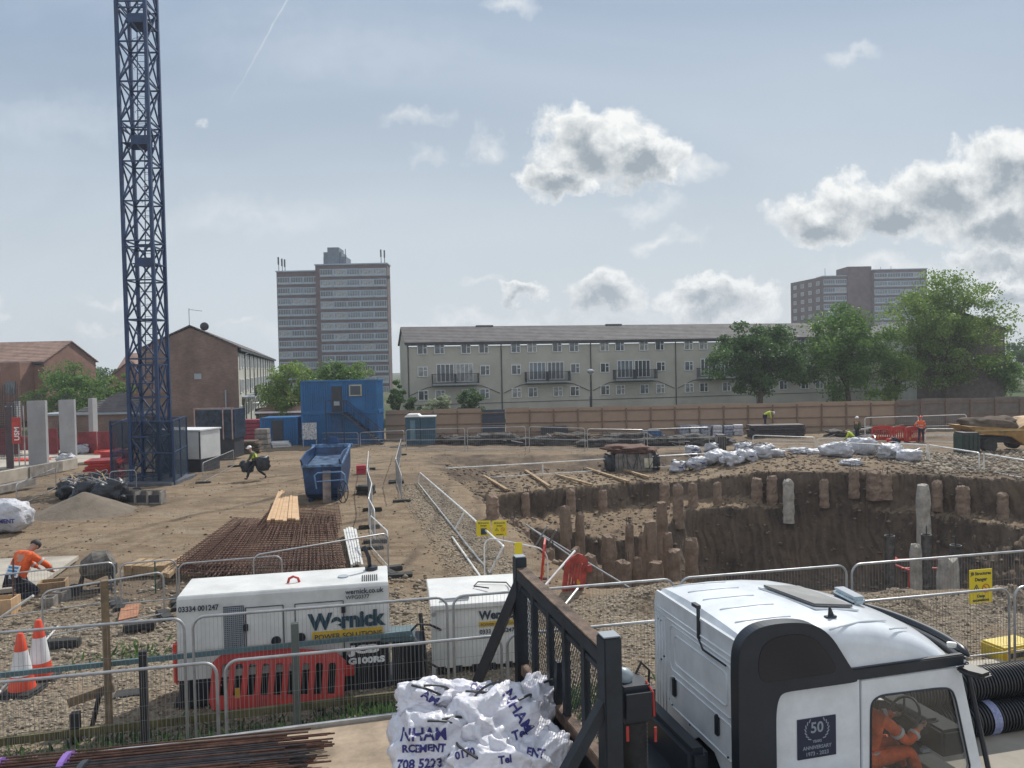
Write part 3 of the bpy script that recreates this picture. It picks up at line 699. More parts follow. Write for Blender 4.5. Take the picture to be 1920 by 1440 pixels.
# ------------------------------------------------------------------ trees
def leaf_mat(name, a, b_):
    m = bpy.data.materials.new(name); m.use_nodes = True; t = m.node_tree; n = t.nodes; l = t.links; b = n['Principled BSDF']; b.inputs['Roughness'].default_value = .55
    g = n.new('ShaderNodeNewGeometry'); mx = n.new('ShaderNodeMix'); mx.data_type = 'RGBA'; mx.inputs[6].default_value = (*a, 1); mx.inputs[7].default_value = (*b_, 1)
    l.new(g.outputs['Random Per Island'], mx.inputs[0]); l.new(mx.outputs[2], b.inputs['Base Color'])
    tr = n.new('ShaderNodeBsdfTranslucent'); l.new(mx.outputs[2], tr.inputs[0]); ms = n.new('ShaderNodeMixShader'); ms.inputs[0].default_value = .5
    l.new(b.outputs[0], ms.inputs[1]); l.new(tr.outputs[0], ms.inputs[2]); l.new(ms.outputs[0], n['Material Output'].inputs[0]); return m
lf1 = leaf_mat('leaves_mid', (.055, .13, .03), (.17, .29, .06)); lf2 = leaf_mat('leaves_light', (.09, .17, .035), (.25, .35, .08)); lf3 = leaf_mat('leaves_dark', (.035, .085, .03), (.11, .20, .055))
m_bark = mat('bark', (.10, .08, .06), .95, var=.3, scale=4, bump=.4)
def tree(name, label, x, y, base, top, rx, crown0, m, n=11000, leaf=.26, clumps=60, trunk_r=.22, seed=1, ry=None, cat='tree', group=None, cl=.26):
    r = np.random.RandomState(seed); t = thing(name, label, cat, (x, y, base), 0, group); ry = ry or rx; h = top - base; c0 = crown0 - base; cz = (c0 + h) / 2; rz = (h - c0) / 2
    # clump centres near the outside of the crown, uneven
    cs = []
    while len(cs) < clumps:
        d = r.randn(3); d /= np.linalg.norm(d); rad = .30 + .62 * r.rand() ** .7
        p = d * rad * np.array([rx, ry, rz]) * (1 + .16 * r.randn()); p[2] += cz
        if p[2] < c0 * .8: continue
        f = 1 - .25 * max(0, (p[2] - cz) / rz); p[0] *= f; p[1] *= f; cs.append(p)
    cs = np.array(cs); k = r.randint(0, clumps, n); w = (.6 + .8 * r.rand(clumps)) * min(rx, rz) * cl
    d = r.randn(n, 3); d /= np.linalg.norm(d, axis=1)[:, None]; rr = r.rand(n) ** .45
    p = cs[k] + d * (rr * w[k])[:, None] * np.array([1.15, 1.15, .75])
    a = r.randn(n, 3); a /= np.linalg.norm(a, axis=1)[:, None]; b = np.cross(a, r.randn(n, 3)); b /= np.linalg.norm(b, axis=1)[:, None]
    s = leaf * (.5 + .7 * r.rand(n))[:, None]
    v = np.stack([p - a * s * .5, p + b * s * .32, p + a * s * .5, p - b * s * .32], 1).reshape(-1, 3)
    npmesh('crown', v, np.arange(n * 4).reshape(-1, 4), m, t)
    # trunk and limbs
    tb = MB(); top_t = c0 + (h - c0) * .45
    pts = [Vector((0, 0, -.3))]
    for i in range(1, 7): pts.append(Vector((r.randn() * .05 * i * .5, r.randn() * .05 * i * .5, top_t * i / 6)))
    tb.path(pts, [trunk_r * (1.25 - .14 * i) for i in range(7)], 8)
    for j in range(min(14, clumps // 3)):
        st = pts[3 + j % 4]; en = Vector(cs[r.randint(clumps)]); md = st.lerp(en, .5) + Vector((0, 0, -.08 * (en - st).length))
        tb.path([st, md, en], [trunk_r * .5, trunk_r * .3, trunk_r * .08], 5)
        for q in range(3):
            e2 = Vector(cs[np.argsort(np.linalg.norm(cs - np.array(md), axis=1))[q + 1]]); tb.path([md, md.lerp(e2, .6), e2], [trunk_r * .22, trunk_r * .12, trunk_r * .04], 4)
    tb.build('trunk', m_bark, t, smooth=True)
    return t
def tpx(pxc, y): return D(pxc, 700, y).x
tree('tree', 'broad dark green tree with low crown standing before the cream flats', tpx(1425, 73), 73, -.5, 8.9, 4.7, 1.9, lf3, 26000, .28, 110, .26, 1)
tree('tree', 'second green tree, taller, between the low tree and the big airy one', tpx(1590, 74), 74, -.5, 11.1, 4.9, 1.2, lf1, 24000, .27, 130, .25, 2, cl=.21)
tree('tree', 'big airy light green tree, tallest of the row at right', tpx(1772, 76), 76, -.5, 14.4, 6.4, 1.8, lf2, 30000, .26, 190, .36, 3, cl=.165)
tree('tree', 'small yellow green tree squeezed between the two taller trees at right', tpx(1680, 73), 73, -.5, 6.6, 2.6, .3, lf2, 6000, .25, 40, .15, 4)
tree('tree', 'low bushy tree under the dark gable at right', tpx(1880, 78), 78, -.5, 6.8, 2.7, .6, lf1, 6000, .25, 36, .15, 14)
tree('tree', 'bright leafy tree behind the left side of the blue cabins', tpx(545, 72), 72, -.5, 6.3, 2.9, -.4, lf2, 14000, .25, 80, .15, 5)
tree('tree', 'round green tree behind the top of the blue cabins', tpx(620, 76), 76, -.5, 6.4, 3.4, .2, lf1, 15000, .26, 80, .2, 6)
tree('tree', 'yellowish tree top showing over the right of the blue cabins', tpx(672, 80), 80, -.5, 5.9, 2.3, 1, lf2, 4500, .24, 36, .15, 7)
tree('tree', 'dark conifer like tree between cabins and cream flats', tpx(742, 74), 74, -.5, 4.4, 1.2, -.4, lf3, 4500, .22, 30, .12, 8)
tree('tree', 'tall grey green tree rising over the orange roof at far left', tpx(72, 98), 98, -.5, 9.2, 6.0, 2, lf1, 13000, .30, 90, .25, 9)
tree('tree', 'wide leafy tree behind the concrete columns at left', tpx(135, 84), 84, -.5, 6.6, 5.0, -.5, lf1, 14000, .27, 90, .25, 10)
tree('tree', 'small green tree left of the crane mast', tpx(215, 88), 88, -.5, 5.2, 2.2, 0, lf2, 4000, .27, 30, .15, 11)
tree('shrub', 'pale flowering shrub in front of the cream flats', tpx(822, 76), 76, -.5, 2.7, 1.8, -.3, leaf_mat('leaves_pale', (.16, .22, .10), (.42, .46, .34)), 4500, .2, 30, .08, 12, cat='shrub')
tree('shrub', 'dark round shrub below the first balcony of the cream flats', tpx(878, 78), 78, -.5, 3.9, 1.6, -.3, lf3, 4000, .22, 28, .08, 13, cat='shrub')
tree('shrub', 'low dark bush at the left corner of the cream flats', tpx(775, 78), 78, -.5, 2.2, 1.5, -.3, lf3, 3000, .22, 20, .08, 15, cat='shrub')
for i, (px_, yy_, tp_) in enumerate(((20, 150, 9), (190, 160, 8), (235, 150, 7.5), (1650, 150, 9), (1900, 130, 9))):
    tree('tree', ['far tree beyond the orange roofed flats', 'far tree beyond the brown roofed house', 'distant tree just left of the crane', 'distant tree behind the red brick house', 'distant tree at the far right edge'][i], tpx(px_, yy_), yy_, -.5, tp_, 6, 0, lf3, 4000, .5, 36, .25, 20 + i)
# ------------------------------------------------------------------ fence panels
m_galv = mat('galvanised', (.42, .43, .44), .42, metal=.55, var=.12, scale=5); m_wire = mat('fence_wire', (.30, .31, .32), .5, metal=.5)
m_rubber = mat('rubber_block', (.035, .035, .035), .85, var=.3, bump=.2)
m_whiterail = mat('pale_rail', (.78, .78, .75), .35, metal=.15)  # sun glints on backlit rails put into this paler colour
def fence(label, b0, b1, t0, t1, pitch=.06, r=.019, rad=.16, mid=None, feet=True, m=None, group=None, cat='fence panel', hw=3, wires=True, wr=.0022, name='mesh_fence_panel'):
    b0, b1, t0, t1 = map(Vector, (b0, b1, t0, t1)); o = b0.copy(); t = thing(name, label, cat, o, 0, group)
    b0, b1, t0, t1 = b0 - o, b1 - o, t0 - o, t1 - o; pts = [b0]
    for (c, pa, pb) in ((t0, b0, t1), (t1, t0, b1)):
        da = (pa - c).normalized(); db = (pb - c).normalized(); R = min(rad, (pa - c).length * .4, (pb - c).length * .4)
        for k in range(6):
            a = k / 5 * PI / 2; pts.append(c + da * R * (1 - math.sin(a)) + db * R * (1 - math.cos(a)))
    pts.append(b1)
    f = MB().path(pts, r, 8); e0 = b0.lerp(t0, .06); e1 = b1.lerp(t1, .06); f.tube(e0, e1, r * .8, 6)
    if mid: f.tube(b0.lerp(t0, mid), b1.lerp(t1, mid), r * .6, 6)
    f.build('frame', m or m_galv, t, smooth=True, auto=True)
    if wires:
        w = MB(); n = max(4, int((b1 - b0).length / pitch))
        for i in range(1, n): u = i / n; w.tube(b0.lerp(b1, u).lerp(t0.lerp(t1, u), .06), b0.lerp(b1, u).lerp(t0.lerp(t1, u), .99), wr, 3, caps=False)
        for j in range(hw): v = .06 + .93 * (j + 1) / (hw + 1); w.tube(b0.lerp(t0, v), b1.lerp(t1, v), wr * 1.2, 3, caps=False)
        w.build('mesh', m_wire, t)
    if feet:
        d = (b1 - b0).normalized(); nrm = Vector((-d.y, d.x, 0))
        for b in (b0, b1): MB().box(b + Vector((0, 0, -.0)), (.7, .24, .13), rz=math.atan2(nrm.y, nrm.x)).build('foot', m_rubber, t, bevel=.02)
    return t
def fence_on(label, p0, p1, h, zb=None, **k):
    """p0, p1: plan points; h height; bottoms on the terrain unless zb"""
    z0 = H(p0[0], p0[1]) if zb is None else zb; z1 = H(p1[0], p1[1]) if zb is None else zb
    return fence(label, (p0[0], p0[1], z0 + .03), (p1[0], p1[1], z1 + .03), (p0[0], p0[1], z0 + h), (p1[0], p1[1], z1 + h), **k)
g1 = 'tall mesh fence panels around the generators'; g2 = 'second row of mesh fence panels beside the truck'
def row(x, a, b_): return a + b_ * x
R1 = lambda x: (x, 11.62 + .2 * x); R2 = lambda x: (x, 10.45 + .207 * x)
for (xa, xb, lab) in ((-8.25, -4.66, 'tall mesh fence panel at far left behind the traffic cones'), (-4.55, -1.04, 'tall mesh fence panel standing in front of the large white generator'),
                      (-.95, 2.5, 'tall mesh fence panel in front of the smaller white generator'), (2.6, 5.5, 'tall mesh fence panel just behind the white truck cab roof'), (5.6, 9.15, 'tall mesh fence panel at right before the pit with a grey pile behind')):
    p, q = R1(xa), R1(xb); fence(lab, (*p, -.1), (*q, -.1), (*p, 1.86), (*q, 1.86), pitch=.055, group=g1, r=.02)
for (xa, xb, lab) in ((-7.35, -3.82, 'nearer mesh fence panel at lower left in front of the cones'), (-3.72, -.22, 'nearer mesh fence panel leaning line before the red plastic barrier'),
                      (-.14, 3.9, 'nearer mesh fence panel behind the black headboard'), (4.0, 7.78, 'nearer mesh fence panel carrying no sign right of the truck'), (7.88, 11.3, 'last nearer mesh fence panel cut by the right edge')):
    p, q = R2(xa), R2(xb); fence(lab, (*p, -.3), (*q, -.3), (*p, 1.62), (*q, 1.62), pitch=.055, group=g2, r=.02, mid=.47 if xa > 3 else None)
def tpp(a, h): p = G(a[0], a[1], h); return (p.x, p.y)
g3 = 'low mesh barriers between the mixer area and the yard'
for (a, b_, h, lab) in (((-60, 1086), (214, 1050), 1.0, 'low mesh barrier beside the kneeling orange worker'), ((225, 1056), (330, 1046), 1.0, 'short low mesh barrier before the timber stack'),
                        ((78, 1108), (306, 1070), 1.0, 'low mesh barrier standing behind the timber post'), ((335, 1054), (528, 1042), 1.0, 'low mesh barrier behind the generator roof, left half'),
                        ((475, 1042), (727, 1002), 1.05, 'low mesh barrier crossing in front of the rusty rebar mats')):
    fence_on(lab, tpp(a, h), tpp(b_, h), h, group=g3, pitch=.06)
g4 = 'zigzag run of low mesh barriers beside the walkway'
Z = [(691, 846), (688, 880), (697, 908), (691, 933), (702, 958)]
for i, w in enumerate(('farthest', 'second farthest', 'third', 'fourth')):
    fence_on('%s low mesh barrier of the zigzag run right of the blue skip' % w, tpp(Z[i], 1.0), tpp(Z[i + 1], 1.0), 1.0, group=g4, m=m_whiterail, pitch=.08)
fence_on('nearest barrier of the zigzag run, ending at the rebar mats', tpp((694, 968), 1.0), tpp((727, 1001), 1.0), 1.0, group=g4, m=m_whiterail, pitch=.07)
fence_on('far barrier on the right side of the walkway entrance', tpp((752, 823), 1.1), tpp((742, 860), 1.1), 1.1, group=g4, pitch=.09)
fence_on('near barrier on the right side of the walkway entrance', tpp((742, 862), 1.1), tpp((752, 888), 1.1), 1.1, group=g4, pitch=.09)
fence_on('low barrier with a bent rail between crane and walking worker', tpp((380, 866), 1.0), tpp((438, 843), 1.0), 1.0, group=g4, pitch=.08)
g5 = 'row of mesh barriers across the far yard'
for i, (x0, x1, yt0, yt1, yb0, yb1, lab) in enumerate(((556, 600, 813, 812, 832, 832, 'in front of the low blue cabin'), (604, 672, 812, 811, 834, 835, 'below the white notice board'), (676, 758, 811, 807, 838, 841, 'below the staircase of the blue cabins'),
        (762, 872, 806, 803, 846, 846, 'in front of the dark portable toilet'), (877, 986, 803, 800, 846, 846, 'before the navy gate in the hoarding'), (993, 1097, 800, 803, 846, 846, 'at the head of the bank, right of the gate'),
        (1102, 1208, 804, 806, 844, 842, 'behind the tarpaulin covered stack'), (1214, 1330, 805, 801, 840, 838, 'behind the heap of white bags'), (447, 500, 815, 814, 832, 832, 'beside the crimson stillage left of the low cabin'))):
    p = G(x0, yb0); q = G(x1, yb1); z0 = H(p.x, p.y); z1 = H(q.x, q.y)
    fence('mesh barrier ' + lab, (p.x, p.y, z0), (q.x, q.y, z1), (p.x, p.y, hz(p, yt0)), (q.x, q.y, hz(q, yt1)), group=g5, pitch=.14, r=.028, mid=.5, feet=False, wr=.004)
# rails on the bench above the piles
g6 = 'pale two-rail barriers along the excavation'
bp = [(787, 905), (1018, 890), (1150, 882), (1308, 872), (1500, 862)]; tp = [(787, 881), (1018, 868), (1150, 860), (1308, 851), (1500, 841)]
for i, w in enumerate(('over the left end of the bench', 'in front of the tarpaulin covered stack', 'in front of the left bag heap', 'in front of the right bag heap')):
    zb = -1.0 if i < 3 else -.8; zc = -1.0 if i < 2 else -.75
    a = P(*bp[i], -1.0 if i < 3 else -.75); b_ = P(*bp[i + 1], -1.0 if i < 2 else -.75)
    fence('pale two-rail barrier ' + w, a, b_, (a.x, a.y, hz(a, tp[i][1])), (b_.x, b_.y, hz(b_, tp[i + 1][1])), group=g6, m=m_whiterail, r=.036, rad=.03, feet=False, pitch=.25, wr=.003, hw=1, cat='barrier', name='rail_barrier')
a = G(784, 907); b_ = G(852, 995); c_ = G(917, 1078)
fence('far half of the pale barrier running down the left side of the pit', a, b_, (a.x + .1, a.y, .48), (b_.x + .35, b_.y, .62), group=g6, m=m_whiterail, r=.032, rad=.05, feet=False, pitch=.1, cat='barrier', name='rail_barrier')
fence('near half of the pale barrier running down the left side of the pit', b_, c_, (b_.x + .35, b_.y, .62), (c_.x + .38, c_.y, .72), group=g6, m=m_whiterail, r=.032, rad=.05, feet=False, pitch=.1, cat='barrier', name='rail_barrier')
for (x0, y0, x1, y1, h, lab) in ((1688, 862, 1738, 866, .9, 'right of the white sheeted bags'), (1742, 866, 1836, 884, .9, 'with a square end before the dark tank'), (1845, 884, 1960, 906, .85, 'running out of view at the right'), (1560, 853, 1680, 861, .75, 'between the two lots of white sheeted bags')):
    a = P(x0, y0, -.3); b_ = P(x1, y1, -.3)
    fence('pale two-rail barrier ' + lab, a, b_, (a.x, a.y, -.3 + h), (b_.x, b_.y, -.3 + h), group=g6, m=m_whiterail, r=.038, rad=.1, feet=False, pitch=.12, wr=.003, cat='barrier', name='rail_barrier')
for (x0, x1, yt0, yt1, yb0, yb1, lab) in ((1622, 1722, 783, 780, 820, 820, 'far mesh barrier behind the red barriers at right'), (1728, 1812, 780, 777, 818, 818, 'far mesh barrier under the dark hoarding at right'), (1735, 1815, 804, 804, 829, 830, 'far mesh barrier right of the standing orange worker'),
                                          (1412, 1528, 816, 820, 833, 835, 'far mesh barrier before the steel cage stack'), (1533, 1640, 822, 822, 838, 838, 'far mesh barrier behind the bending green worker')):
    p = G(x0, yb0); q = G(x1, yb1)
    fence(lab, (p.x, p.y, H(p.x, p.y)), (q.x, q.y, H(q.x, q.y)), (p.x, p.y, hz(p, yt0)), (q.x, q.y, hz(q, yt1)), group=g5, pitch=.14, r=.03, mid=.5, feet=False, wr=.004, m=m_whiterail)
p = P(909, 1088, .1); q = P(1028, 1102, 0); fence('toppled mesh panel with round corners below the yellow warning signs', p, q, (p.x, p.y + .2, hz(p, 1010)), (q.x, q.y + .2, hz(q, 1034)), pitch=.09, m=m_whiterail, feet=False, rad=.25)

# ------------------------------------------------------------------ concrete piles in the pit
m_pile = mat('pile_concrete', (.29, .215, .16), .95, var=.22, scale=2.2, bump=1.0, bscale=7, col2=(.15, .10, .072)); m_pilegrey = mat('new_pile_concrete', (.42, .39, .34), .9, var=.2, scale=3, bump=.4)
m_steel = mat('casing_steel', (.17, .17, .17), .4, metal=.7, var=.3, scale=4); m_dirt = mat('dirt', (.12, .09, .065), 1, bump=.8)
def pile(px, top, w, label, D_=.55, kind=0, dd=None, yb=None):
    d = dd or min(38.5, max(19.6, F_PX * D_ / w)); p = D(px, top, d); zt = p.z; zb = min(-5.4 if d < 35 else -2.6, zt - 1)
    if yb: zb = max(zb, D(px, yb, d).z - .3) if yb < 1000 else zb
    t = thing('concrete_pile' if kind < 2 else 'steel_casing', label, 'pile', (p.x, p.y, zb), rnd.uniform(0, 6), 'concrete piles standing in the excavation')
    h = zt - zb; n = 14; r = D_ / 2; rs = random.Random(px * 7 + top); rows = 12; vs = []; fs = []
    for j in range(rows + 1):
        z = h * j / rows
        for i in range(n):
            a = 2 * PI * i / n; rr = r * (1 + rs.uniform(-.09, .09) + .05 * math.sin(j * 1.7 + px)) * (1.06 - .1 * j / rows)
            zz = z + (rs.uniform(-.10, .05) if j == rows else 0)
            if j == rows: rr *= .86
            vs.append((math.cos(a) * rr, math.sin(a) * rr, zz))
    for j in range(rows):
        for i in range(n): fs.append((j * n + i, j * n + (i + 1) % n, (j + 1) * n + (i + 1) % n, (j + 1) * n + i))
    vs.append((rs.uniform(-.05, .05), rs.uniform(-.05, .05), h + .06)); fs += [(rows * n + i, rows * n + (i + 1) % n, len(vs) - 1) for i in range(n)]
    if kind < 2:
        MB().add(vs, fs).build('shaft', m_pile if kind == 0 else m_pilegrey, t)
        if rs.random() < .4:
            b = MB()
            for i in range(3): a = rs.uniform(0, 6); b.tube((math.cos(a) * r * .6, math.sin(a) * r * .6, h - .2), (math.cos(a) * r * .6 + rs.uniform(-.1, .1), math.sin(a) * r * .6, h + .3), .012, 4)
            b.build('starter_bar', m_dark, t)
    else:
        MB().lathe([(r, 0), (r, h), (r - .02, h), (r - .02, h - .3)], n=24).build('casing', m_steel, t, smooth=True, auto=True)
        MB().tube((0, 0, h - .1), (0, 0, h + .35), .02).build('starter_bar', m_dark, t)
    return t
near = [(964, 975, 18, 'slim pile beside the two yellow signs'), (985, 994, 18, 'short pile right of the yellow signs'), (1060, 950, 21, 'tall reddish pile left of the pair above the red barrier'), (1087, 962, 17, 'pile just right of the tall reddish one'),
        (1031, 1031, 19, 'stub pile behind the toppled fence panel'), (1079, 1027, 20, 'pile behind the red plastic barrier'), (1107, 1040, 24, 'thick pile right of the red barrier'), (1141, 1004, 27, 'widest tall pile in the middle of the cluster'),
        (1168, 1051, 30, 'broad broken pile at the front of the cluster'), (1194, 1046, 18, 'dark pile in the gap of the cluster'), (1219, 977, 22, 'tall pile left of the two narrow ones'), (1241, 942, 20, 'tallest narrow pile of the cluster'),
        (1229, 1054, 29, 'low wide pile near the truck'), (1263, 1031, 25, 'low pile with a ragged head near the truck'), (1296, 1010, 23, 'pale topped pile above the truck roof'), (1205, 1000, 15, 'thin dark pile just left of the tall one'), (1121, 1062, 18, 'short stub between red barrier and broad pile'), (1252, 1000, 17, 'thin pile behind the low ragged one'), (1050, 1052, 16, 'small stub hidden behind the toppled panel'), (1180, 985, 16, 'slim pile behind the broad broken one')]
for (x, y, w, l) in near:
    d_ = 31.5 if y < 965 else (29.5 if y < 1012 else 26.8)
    if x < 1000: d_ = 27.5
    if 1000 < x < 1100: d_ -= 1.5
    pile(x, y, w, l, D_=w * d_ / F_PX * 1.08, dd=d_)
far_ = [(923, 929, 22, 'first pile in the upper face, at its left end', 968), (1070, 917, 16, 'slender pile in the upper face left of centre', 955), (1246, 905, 17, 'pile in the upper face over the tall cluster', 950), (1271, 909, 18, 'long pile hanging below the bench, pale', 990), (1299, 907, 16, 'pile right beside the long pale one', 946),
        (1419, 897, 18, 'left of three piles in the middle of the upper face', 940), (1447, 893, 18, 'centre of three piles in the middle of the upper face', 940), (1478, 900, 18, 'whitish pile with its foot showing above the deep face', 982), (1601, 881, 17, 'grey pile in the shadowed notch', 922),
        (1640, 883, 28, 'bulky rounded pile head at the notch', 925), (1660, 886, 20, 'pile leaning on the bulky one', 924), (1731, 909, 22, 'tall grey pile over the steel casings', 1000), (1757, 902, 17, 'thin pile right of the tall grey one', 946), (1805, 912, 22, 'square looking pile at the right slope', 962), (985, 925, 14, 'dark stub in the upper face above the yellow signs', 960), (1130, 920, 15, 'short stub in the upper face over the widest pile', 958), (1345, 905, 14, 'dark stub on the upper face left of the three piles', 945), (1545, 900, 15, 'dim stub between whitish pile and notch', 940), (1880, 925, 18, 'last stub at the right edge of the slope', 960)]
for (x, y, w, l, yb) in far_:
    d_ = on(x, yb).y - .25; pile(x, y, w, l, D_=w * d_ / F_PX * 1.1, kind=1 if x in (1478, 1731) else 0, dd=d_, yb=yb)
for (x, y, w, l, d) in ((1668, 1004, 18, 'bare steel casing left of the red frame', 30), (1737, 1002, 17, 'dark steel casing behind the red frame', 30), (1792, 1022, 22, 'steel casing beside the thick concrete pile', 27)):
    pile(x, y, w, l, D_=.38, kind=2, dd=d)
pile(1717, 1022, 20, 'concrete filled casing in the middle of the red frame', D_=.4, kind=1, dd=28); pile(1777, 1046, 38, 'thickest pale concrete pile in front of the casings', D_=.68, kind=1, dd=25)
m_red = mat('red_plastic', (.46, .035, .028), .45, var=.15, scale=2); m_redpaint = mat('red_paint', (.5, .05, .04), .5)
# red edge rails round the casings
t = thing('pile_guard', 'red tubular guard frame around the steel casings in the pit', 'guard rail', tuple(P(1700, 1075, -3.4)))
c = P(1700, 1075, -3.4); b = MB()
for (x0, y0, x1, y1) in ((1680, 1050, 1762, 1048), (1674, 1058, 1706, 1070), (1690, 1066, 1762, 1066), (1680, 1046, 1674, 1060)):
    b.tube(P(x0, y0, -3.2) - c, P(x1, y1, -3.2) - c, .05, 8)
for x, y in ((1676, 1056), (1760, 1048), (1704, 1068)): b.tube(P(x, y, -3.2) - c, P(x, y, -3.2) - c + Vector((0, 0, -2)), .04, 8)
b.build('rail', m_redpaint, t)
# scaffold tubes thrown across the pit corner
def pole(label, a, b_, r=.03, m=None, name='scaffold_tube', cat='pole', group='loose scaffold tubes at the pit corner'):
    a, b_ = Vector(a), Vector(b_); o = MB().tube((0, 0, 0), b_ - a, r, 8).build(name, m or m_galv, smooth=True, auto=True); o.location = a; return tag(o, label, cat, group)
for (x0, y0, z0, x1, y1, z1, l) in ((985, 983, -1.2, 1097, 1062, -1.0, 'longest scaffold tube slanting down right beside the yellow signs'), (977, 1010, -.8, 1050, 1078, -.6, 'scaffold tube slanting below the longest one'), (1022, 1098, .15, 1078, 1033, .7, 'white tube standing slanted at the end of the toppled panel'),
                                    (1002, 1027, -1.2, 1027, 985, -.4, 'short tube crossing the longest one, left'), (1024, 1027, -1.2, 1043, 994, -.4, 'short tube crossing the longest one, right'), (1057, 1137, .2, 1083, 1104, .3, 'grey tube leaning on the gravel heap'), (848, 1007, .05, 908, 1092, .08, 'pale tube lying beside the walkway'),
                                    (992, 988, -1.25, 1180, 1102, -.9, 'tube lying parallel to the longest one')):
    pole(l, P(x0, y0, z0), P(x1, y1, z1), .03, m_whiterail if 'white' in l or 'pale' in l else None)
# planks on the bench
for i, (x0, y0, x1, y1) in enumerate(((825, 897, 846, 918), (907, 892, 950, 918), (985, 882, 1030, 912), (1043, 890, 1110, 909), (1100, 878, 1178, 903), (1160, 878, 1217, 895))):
    a = P(x0, y0, -.93); b_ = P(x1, y1, -.93)
    o = MB().bar((0, 0, 0), b_ - a, .16, .1).build('timber_bearer', m_timber); o.location = a
    tag(o, '%s timber bearer from the left lying across the pale rails on the bench' % ('first', 'second', 'third', 'fourth', 'fifth', 'sixth')[i], 'timber', 'timber bearers on the bench')
# ------------------------------------------------------------------ tower crane mast
m_blue = mat('crane_blue', (.013, .042, .115), .5, var=.2, scale=2); m_bluebox = mat('cabin_blue', (.010, .125, .32), .5, var=.12, scale=.7)
cx, cy = -18.55, 37.2; s_ = 1.36
t = thing('tower_crane', 'blue lattice mast of a tower crane rising out of the picture', 'crane', (cx, cy, -.1), math.radians(2))
TOP = 31.0
for (x, y) in ((0, 0), (s_, 0), (0, s_), (s_, s_)): MB().box((x, y, TOP / 2), (.15, .15, TOP)).build('leg', m_blue, t)
def face(p, q, flip):
    b = MB(); p, q = Vector(p), Vector(q); z = .4; k = 0; up = Vector((0, 0, 1))
    while z < TOP - 1.9:
        a, c = (p, q) if (k % 2 == 0) ^ flip else (q, p)
        b.bar(a + up * z, c + up * (z + 1.9), .065); b.bar(c + up * z, a + up * (z + 1.9), .065)
        b.bar(p + up * z, q + up * z, .07)
        if k % 3 == 0: b.bar(p + up * (z - .3), q + up * (z - .3), .07)
        z += 1.9; k += 1
    return b.build('bracing', m_blue, t)
face((0, 0, 0), (s_, 0, 0), False); face((0, s_, 0), (s_, s_, 0), True); face((0, 0, 0), (0, s_, 0), True); face((s_, 0, 0), (s_, s_, 0), False)
for i in range(5):
    z = 4.9 + 5.8 * i
    MB().box((s_ / 2 + (.2 if i % 2 else -.1), s_ / 2, z), (s_ * .78, s_ * .9, .05)).build('platform', m_blue, t)
    b = MB(); x0 = .6 if i % 2 else .78
    for dx in (-.18, .18): b.bar((x0 + dx, .95, z - 5.6), (x0 + dx + .15, .95, z + .9), .035)
    for k in range(20): b.bar((x0 - .18 + .007 * k, .95, z - 5.5 + .3 * k), (x0 + .18 + .007 * k, .95, z - 5.5 + .3 * k), .02)
    for k in range(8):  # safety hoops
        zz = z - 4.8 + .7 * k; pts = [(x0 + .08 + .34 * math.cos(a), 1.0 - .3 * math.sin(a) * 1.4, zz) for a in [PI * j / 6 for j in range(7)]]; b.path(pts, .012, 4)
    b.build('ladder', m_blue, t)
for z in (10.75, 16.6, 22.4): MB().box((s_ / 2 + .25, -.03, z), (s_ * .62, .04, .42)).build('panel', m_blue, t)
MB().box((s_ / 2, s_ / 2, -.1), (3.2, 3.2, .5)).build('base', mat('crane_base', (.10, .11, .13), .7), t)
# blue net screens round the mast foot
m_net = mat('blue_netting', (.010, .030, .06), .8, alpha=.38)
corners = [G(210, 905), G(327, 908), G(352, 893), G(250, 880)]
for i, l in enumerate(('front blue netted screen before the crane foot', 'right blue netted screen beside the white unit', 'back blue netted screen behind the crane foot', 'left blue netted screen of the crane enclosure')):
    a = corners[i]; b_ = corners[(i + 1) % 4]; h = 3.05; t = thing('netted_screen', l, 'screen', (a.x, a.y, a.z), math.atan2(b_.y - a.y, b_.x - a.x), 'blue netted screens around the crane foot'); ln = (b_ - a).length
    f = MB()
    for x in (0, ln / 2, ln): f.box((x, 0, h / 2), (.07, .07, h))
    for z in (.1, h / 2, h): f.box((ln / 2, 0, z), (ln, .05, .06))
    f.build('frame', m_blue, t)
    MB().box((ln / 2, .05 if i == 0 else 0, h / 2), (ln - .05, .012, h - .1)).build('net', m_net, t)
# white plant unit with black base
p = G(352, 884); m_unit = mat('unit_white', (.62, .63, .62), .5, var=.08, scale=1)
t = thing('control_unit', 'white steel unit on a black base right of the crane foot', 'plant unit', (p.x - 1.6, p.y, p.z), math.radians(-14))
MB().box((1.2, .9, 1.5), (3.0, 1.8, 1.55)).build('body', m_unit, t, bevel=.03); MB().box((1.2, .9, .36), (2.9, 1.7, .72)).build('base', m_dark, t); MB().box((1.2, .9, 2.32), (3.1, 1.9, .07)).build('lid', m_white, t)
MB().box((2.66, -.02, 1.5), (.05, .05, 1.5)).build('seam', m_dark, t); MB().box((1.1, -.03, .95), (.12, .05, .12)).build('lock', m_dark, t)
p = G(330, 872); t = thing('glazed_cabin', 'dark glazed cabin with pink frame showing above the white unit', 'cabin', (p.x, p.y + 3, p.z), 0)
MB().box((1.3, 1, 2.25), (2.6, 2, 1.9)).build('body', mat('cabin_dark', (.03, .045, .07), .3, var=.4), t); f = MB()
for x in (0, 1.85, 2.45): f.box((x, -.03, 2.3), (.07, .07, 2.1))
f.box((1.25, -.03, 3.3), (2.6, .07, .07)); f.build('frame', mat('pinkish_frame', (.42, .30, .28), .6), t); MB().box((1.3, 1, .65), (2.4, 1.8, 1.3)).build('base', m_dark, t)
